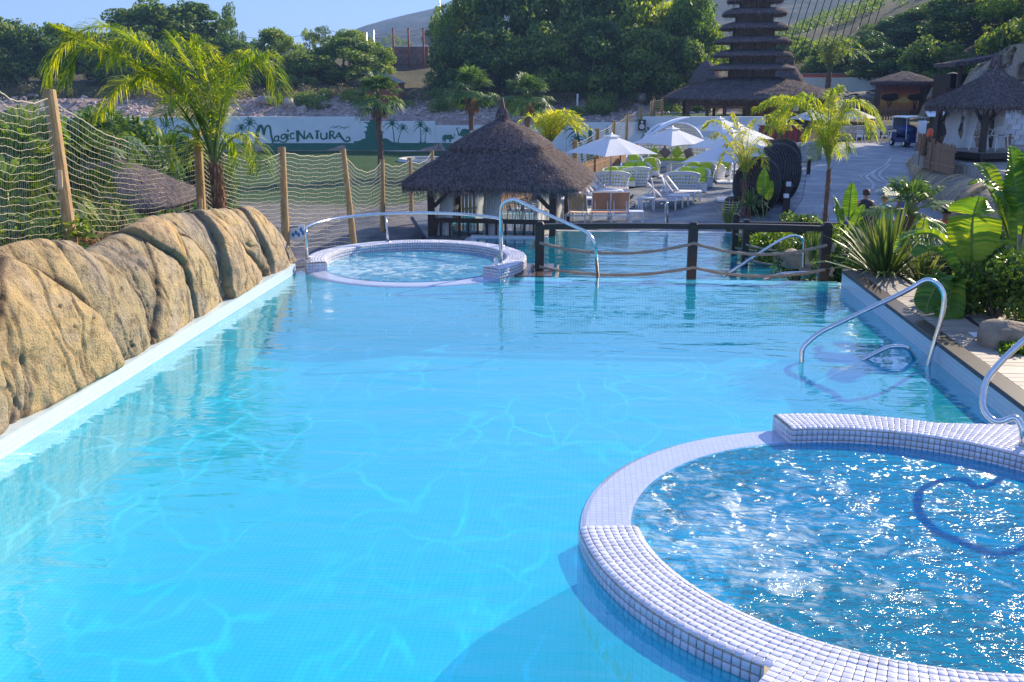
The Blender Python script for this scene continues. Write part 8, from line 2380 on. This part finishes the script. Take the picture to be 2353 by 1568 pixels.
# mountain
rdg = [(-2600, 150), (-600, 165), (500, 150), (760, 112), (800, 76), (835, 62), (900, 48), (1000, 24), (1060, 2), (1200, -60), (1500, -130), (2000, -190), (2700, -260), (4200, -200), (5500, 120)]
NU, NV = 420, 60
U_ = np.linspace(-2600, 5500, NU); yr = np.interp(U_, [r[0] for r in rdg], [r[1] for r in rdg])
yr = yr + 5 * (fbm(np.stack([U_ * .012, U_ * 0, U_ * 0], -1), 5, 8) - .5)
vs = np.zeros((NV, NU, 3)); 
for j in range(NV):
    t = j / (NV - 1)
    if t < .8: D = 420 + (1500 - 420) * (t / .8); hh = (t / .8) ** 1.15
    else: D = 1500 + 900 * (t - .8) / .2; hh = 1 - (t - .8) / .2 * .9
    ang = (U_ - 1367) / 2363
    x = ang * D; y = np.full(NU, D) * (1.0 - .0 * np.abs(ang))
    top = EYE + (193 - yr) / 2363 * 1500
    z = 6 + (np.maximum(top, 8) - 6) * hh
    n_ = (fbm(np.stack([x * .006, y * .006, x * 0], -1), 6, 15) - .5)
    gul = 1 - np.abs(fbm(np.stack([x * .012, y * .004, x * 0], -1), 4, 17) - .5) * 2
    z = z + (n_ * 46 - gul * 14 + 10) * np.sin(math.pi * min(1, t / .8)) * min(1, t * 3) * np.clip((top - 6) / 60, 0.1, 1)
    vs[j] = np.stack([x, y, z], -1)
idx = np.arange(NU * NV).reshape(NV, NU)
me = np_mesh('mountain', vs.reshape(-1, 3), np.stack([idx[:-1, :-1], idx[:-1, 1:], idx[1:, 1:], idx[1:, :-1]], -1).reshape(-1, 4), True)
m, nt, N, L, P = nm('dry_mountain'); M['mountain'] = m
tc = N.new('ShaderNodeTexCoord'); n_ = N.new('ShaderNodeTexNoise'); n_.inputs['Scale'].default_value = .035; n_.inputs['Detail'].default_value = 10; n_.inputs['Roughness'].default_value = .72; L.new(tc.outputs['Object'], n_.inputs[0])
r_ = ramp(N, L, n_.outputs[0], [(.36, (.018, .030, .022)), (.48, (.04, .048, .04)), (.6, (.11, .095, .075)), (.72, (.2, .165, .12))]); L.new(r_.outputs[0], P.inputs['Base Color']); P.inputs['Roughness'].default_value = .95; P.inputs['Specular IOR Level'].default_value = .1
bb = bumpn(N, L, n_.outputs[0], .9, 6.0); L.new(bb.outputs[0], P.inputs['Normal'])
o = link('mountain', me, None, m); tag(o, kind='structure')
# shrubs dotted over the near hillside at the right
rg = np.random.default_rng(12)
bl = []
for k in range(330):
    D = rg.uniform(175, 340); xx = rg.uniform(1600, 2500); x = (xx - 1367) / 2363 * D; z = gz(x, D); r = rg.uniform(.6, 1.8)
    bl.append((x, D, z + r * .4, r))
me = quad_mesh('hill_scrub', cloud(bl, 30000, .5, 15, asp=.5), M['f_tree']); o = link('hill_scrub', me); tag(o, 'dark scrub dotted over the dry hillside at the upper right', 'scrub', kind='stuff')

# ================================================================ PEOPLE
def person(lab, loc, rz, shirt, shorts, hair, h=1.7, skin='skin', pose='stand', child=False, top_style='shirt', bun=False):
    T = thing('person', lab, 'person', loc, rz, 'visitors')
    s_ = h / 1.75
    if pose == 'sit':
        hip = .50
        J = dict(pel=(0, .05, hip), sp=(0, .08, hip + .22), ch=(0, .06, hip + .46), nk=(0, .04, hip + .60), hd=(0, 0, hip + .74), kl=(-.13, -.42, hip - .02), al=(-.14, -.40, .08), tl=(-.15, -.58, .04), kr=(.13, -.42, hip - .02), ar=(.14, -.40, .08), tr=(.15, -.58, .04), hl=(-.10, .02, hip - .01), hr=(.10, .02, hip - .01))
    else:
        hip = .92; st = .16 if pose == 'walk' else .02
        J = dict(pel=(0, 0, hip), sp=(0, .01, hip + .22), ch=(0, 0, hip + .44), nk=(0, 0, hip + .58), hd=(0, -.02, hip + .71), hl=(-.09, 0, hip - .05), hr=(.09, 0, hip - .05), kl=(-.10, -st - .03, .50), al=(-.10, -st * .8, .09), tl=(-.11, -st * .8 - .16, .035), kr=(.10, st * .4 - .03, .49), ar=(.10, st * 1.4, .10), tr=(.11, st * 1.4 - .16, .035))
    c = Vector(J['ch'])
    bend = -.18 if pose != 'stand' else -.05
    J.update(sl=c + Vector((-.19, 0, .06)), sr=c + Vector((.19, 0, .06)), el=c + Vector((-.25, bend * .3, -.22)), er=c + Vector((.25, bend * .3, -.22)), wl=c + Vector((-.22, bend * 1.4 - .06, -.42)), wr=c + Vector((.22, bend * 1.4 - .06, -.42)), fl=c + Vector((-.21, bend * 1.6 - .10, -.54)), fr=c + Vector((.21, bend * 1.6 - .10, -.54)))
    names = list(J); ix = {k: i for i, k in enumerate(names)}
    E_ = [('pel', 'sp'), ('sp', 'ch'), ('ch', 'nk'), ('nk', 'hd'), ('pel', 'hl'), ('hl', 'kl'), ('kl', 'al'), ('al', 'tl'), ('pel', 'hr'), ('hr', 'kr'), ('kr', 'ar'), ('ar', 'tr'), ('ch', 'sl'), ('sl', 'el'), ('el', 'wl'), ('wl', 'fl'), ('ch', 'sr'), ('sr', 'er'), ('er', 'wr'), ('wr', 'fr')]
    Rr = dict(pel=(.15, .11), sp=(.13, .095), ch=(.155, .11), nk=(.055, .055), hd=(.085, .10), hl=(.095, .095), hr=(.095, .095), kl=(.06, .06), kr=(.06, .06), al=(.038, .04), ar=(.038, .04), tl=(.042, .03), tr=(.042, .03), sl=(.062, .06), sr=(.062, .06), el=(.042, .042), er=(.042, .042), wl=(.028, .028), wr=(.028, .028), fl=(.036, .02), fr=(.036, .02))
    me = bpy.data.meshes.new('body'); me.from_pydata([tuple(Vector(J[k]) * s_) for k in names], [(ix[a], ix[b_]) for a, b_ in E_], [])
    o = link('body', me, T, M[skin])
    sk = o.modifiers.new('skin', 'SKIN'); sk.use_smooth_shade = True
    for k in names:
        v = me.skin_vertices[0].data[ix[k]]; v.radius = (Rr[k][0] * s_, Rr[k][1] * s_); v.use_root = k == 'pel'
    sb = o.modifiers.new('sub', 'SUBSURF'); sb.levels = 2; sb.render_levels = 2
    # face
    hd = Vector(J['hd']) * s_
    b = MB(); b.tube([hd + Vector((0, -.088, .02)) * s_, hd + Vector((0, -.118, -.015)) * s_], [.008 * s_, .018 * s_], 8); b.build('nose', M[skin], T, smooth=True)
    for sx in (-1, 1):
        MB().ell(hd + Vector((sx * .034, -.086, .025)) * s_, (.012 * s_, .008 * s_, .008 * s_), 8, 6).build('eye', M['black'], T)
        MB().ell(hd + Vector((sx * .088, .0, .0)) * s_, (.012 * s_, .02 * s_, .03 * s_), 8, 6).build('ear', M[skin], T, smooth=True)
    b = MB(); b.tube([hd + Vector((x, -.092 + abs(x) * .3, -.045)) * s_ for x in (-.025, 0, .025)], .006 * s_, 6); b.build('mouth', M['red_paint'], T)
    # clothes as loose shells
    def ring_shell(stations, mm, name, n=20):
        b = MB(); vs = []
        for (cx_, cy_, cz_, rx_, ry_) in stations:
            for k in range(n):
                a = 2 * math.pi * k / n; vs.append(((cx_ + rx_ * math.cos(a)) * s_, (cy_ + ry_ * math.sin(a)) * s_, cz_ * s_))
        fs = [(j * n + k, j * n + (k + 1) % n, (j + 1) * n + (k + 1) % n, (j + 1) * n + k) for j in range(len(stations) - 1) for k in range(n)]
        b.add(vs, fs); b.build(name, mm, T, smooth=True, solid=.006)
    py = J['pel'][1]; cy = J['ch'][1]; pz = J['pel'][2]; cz = J['ch'][2]
    ring_shell([(0, py, pz - .08, .185, .145), (0, py, pz + .05, .175, .135), (0, J['sp'][1], pz + .2, .16, .125), (0, cy, cz - .06, .18, .135), (0, cy, cz + .04, .185, .13), (0, cy, cz + .10, .15, .10), (0, cy, cz + .135, .085, .075)], shirt, 'shirt')
    for sx, kk, hh_ in ((-1, 'kl', 'hl'), (1, 'kr', 'hr')):
        a = Vector(J[hh_]) * s_; c2 = Vector(J[kk]) * s_
        b = MB(); b.tube([a + Vector((0, 0, .06)) * s_ if pose != 'sit' else a, a.lerp(c2, .35), a.lerp(c2, .85)], [.125 * s_, .115 * s_, .098 * s_], 16, caps=False); b.build('shorts', shorts, T, smooth=True, solid=.006)
    b = MB(); NU, NV = 24, 12
    b.sheet(lambda u, v: tuple(hd + Vector(((.098) * math.cos(u * 6.2832) * math.sin(v * 1.75), .012 + .108 * math.sin(u * 6.2832) * math.sin(v * (1.95 if math.sin(u * 6.2832) > 0 else 1.15)), .022 + .115 * math.cos(v * (1.95 if math.sin(u * 6.2832) > 0 else 1.15)))) * s_), NU, NV)
    if bun: b.ell(hd + Vector((0, .08, .10)) * s_, (.05 * s_, .05 * s_, .045 * s_), 12, 8)
    b.build('hair', hair, T, smooth=True)
    for kk in ('tl', 'tr'):
        p_ = Vector(J[kk]) * s_; MB().ell(p_ + Vector((0, .06, -.008)) * s_, (.045 * s_, .125 * s_, .035 * s_), 12, 8).build('shoe', M['plastic_white'] if child else M['black'], T, smooth=True)
    return T
M['teal'] = simple('teal_cotton', (.02, .30, .36), (.015, .24, .3), rough=.8); M['blue_cotton'] = simple('blue_cotton', (.03, .12, .42), (.02, .09, .34), rough=.8)
M['red_cotton'] = simple('red_cotton', (.55, .03, .03), (.45, .02, .02), rough=.8); M['dark_cotton'] = simple('dark_cotton', (.03, .03, .045), (.02, .02, .03), rough=.8)
M['brown_hair'] = simple('brown_hair', (.08, .045, .025), (.04, .022, .014), rough=.7, scale=30); M['blond_hair'] = simple('blond_hair', (.5, .34, .16), (.36, .24, .1), rough=.7, scale=30); M['dark_hair'] = simple('dark_hair', (.02, .014, .012), (.01, .008, .007), rough=.6)
def ppl(x, yhead, D, h, *a, **k):
    t = VF(x, yhead, D); return person(a[0], (t.x, t.y, t.z - h), *a[1:], h=h, **k)
g = VF(2033, 449, 23.5); ppl(2033, 449, 23.5, 1.45, 'boy in a teal tank top walking toward the pool on the path', R_(10), M['teal'], M['dark_cotton'], M['blond_hair'], pose='walk', child=True)
ppl(2088, 432, 25.5, 1.75, 'man in a blue shirt half hidden behind the dwarf palm', R_(-5), M['blue_cotton'], M['dark_cotton'], M['dark_hair'], skin='skin_dark')
ppl(1992, 436, 25.0, 1.62, 'woman with a hair bun and dark dress seen from behind on the path', R_(175), M['dark_cotton'], M['dark_cotton'], M['brown_hair'], bun=True)
ppl(1961, 456, 24.0, 1.35, 'dark haired child behind the round leaves beside the woman', R_(165), M['blue_cotton'], M['dark_cotton'], M['dark_hair'], child=True)
t = VF(2176, 480, 20.0); T = person('person in a red shirt and blue shorts sitting behind the hanging banana leaf', (t.x, t.y, t.z - 1.22), R_(-20), M['red_cotton'], M['blue_cotton'], M['dark_hair'], h=1.6, skin='skin_dark', pose='sit')
Tb = thing('stool', 'dark block seat under the person in the red shirt', 'seat', (t.x, t.y + .1, t.z - 1.22)); MB().box((0, 0, .19), (.5, .45, .37)).build('seat_block', M['wood_dark'], Tb, bevel=.02)
q = VF(1712, 262, 84); person('waiter in a pale shirt standing at the pagoda bar', (q.x, q.y, q.z - 1.75), R_(40), M['wall_white'], M['dark_cotton'], M['dark_hair'], skin='skin_dark')

# ================================================================ AIR
hz_ = MB().box((700, 1180, 200), (9400, 3400, 414)).mesh('haze')
m = bpy.data.materials.new('air_haze'); m.use_nodes = True; N = m.node_tree.nodes; N.remove(N['Principled BSDF'])
vo = N.new('ShaderNodeVolumePrincipled'); vo.inputs['Density'].default_value = 0.00038; vo.inputs['Color'].default_value = (.36, .60, 1.0, 1); vo.inputs['Anisotropy'].default_value = .0
m.node_tree.links.new(vo.outputs[0], N['Material Output'].inputs['Volume'])
o = link('haze', hz_, None, m); tag(o, kind='stuff')
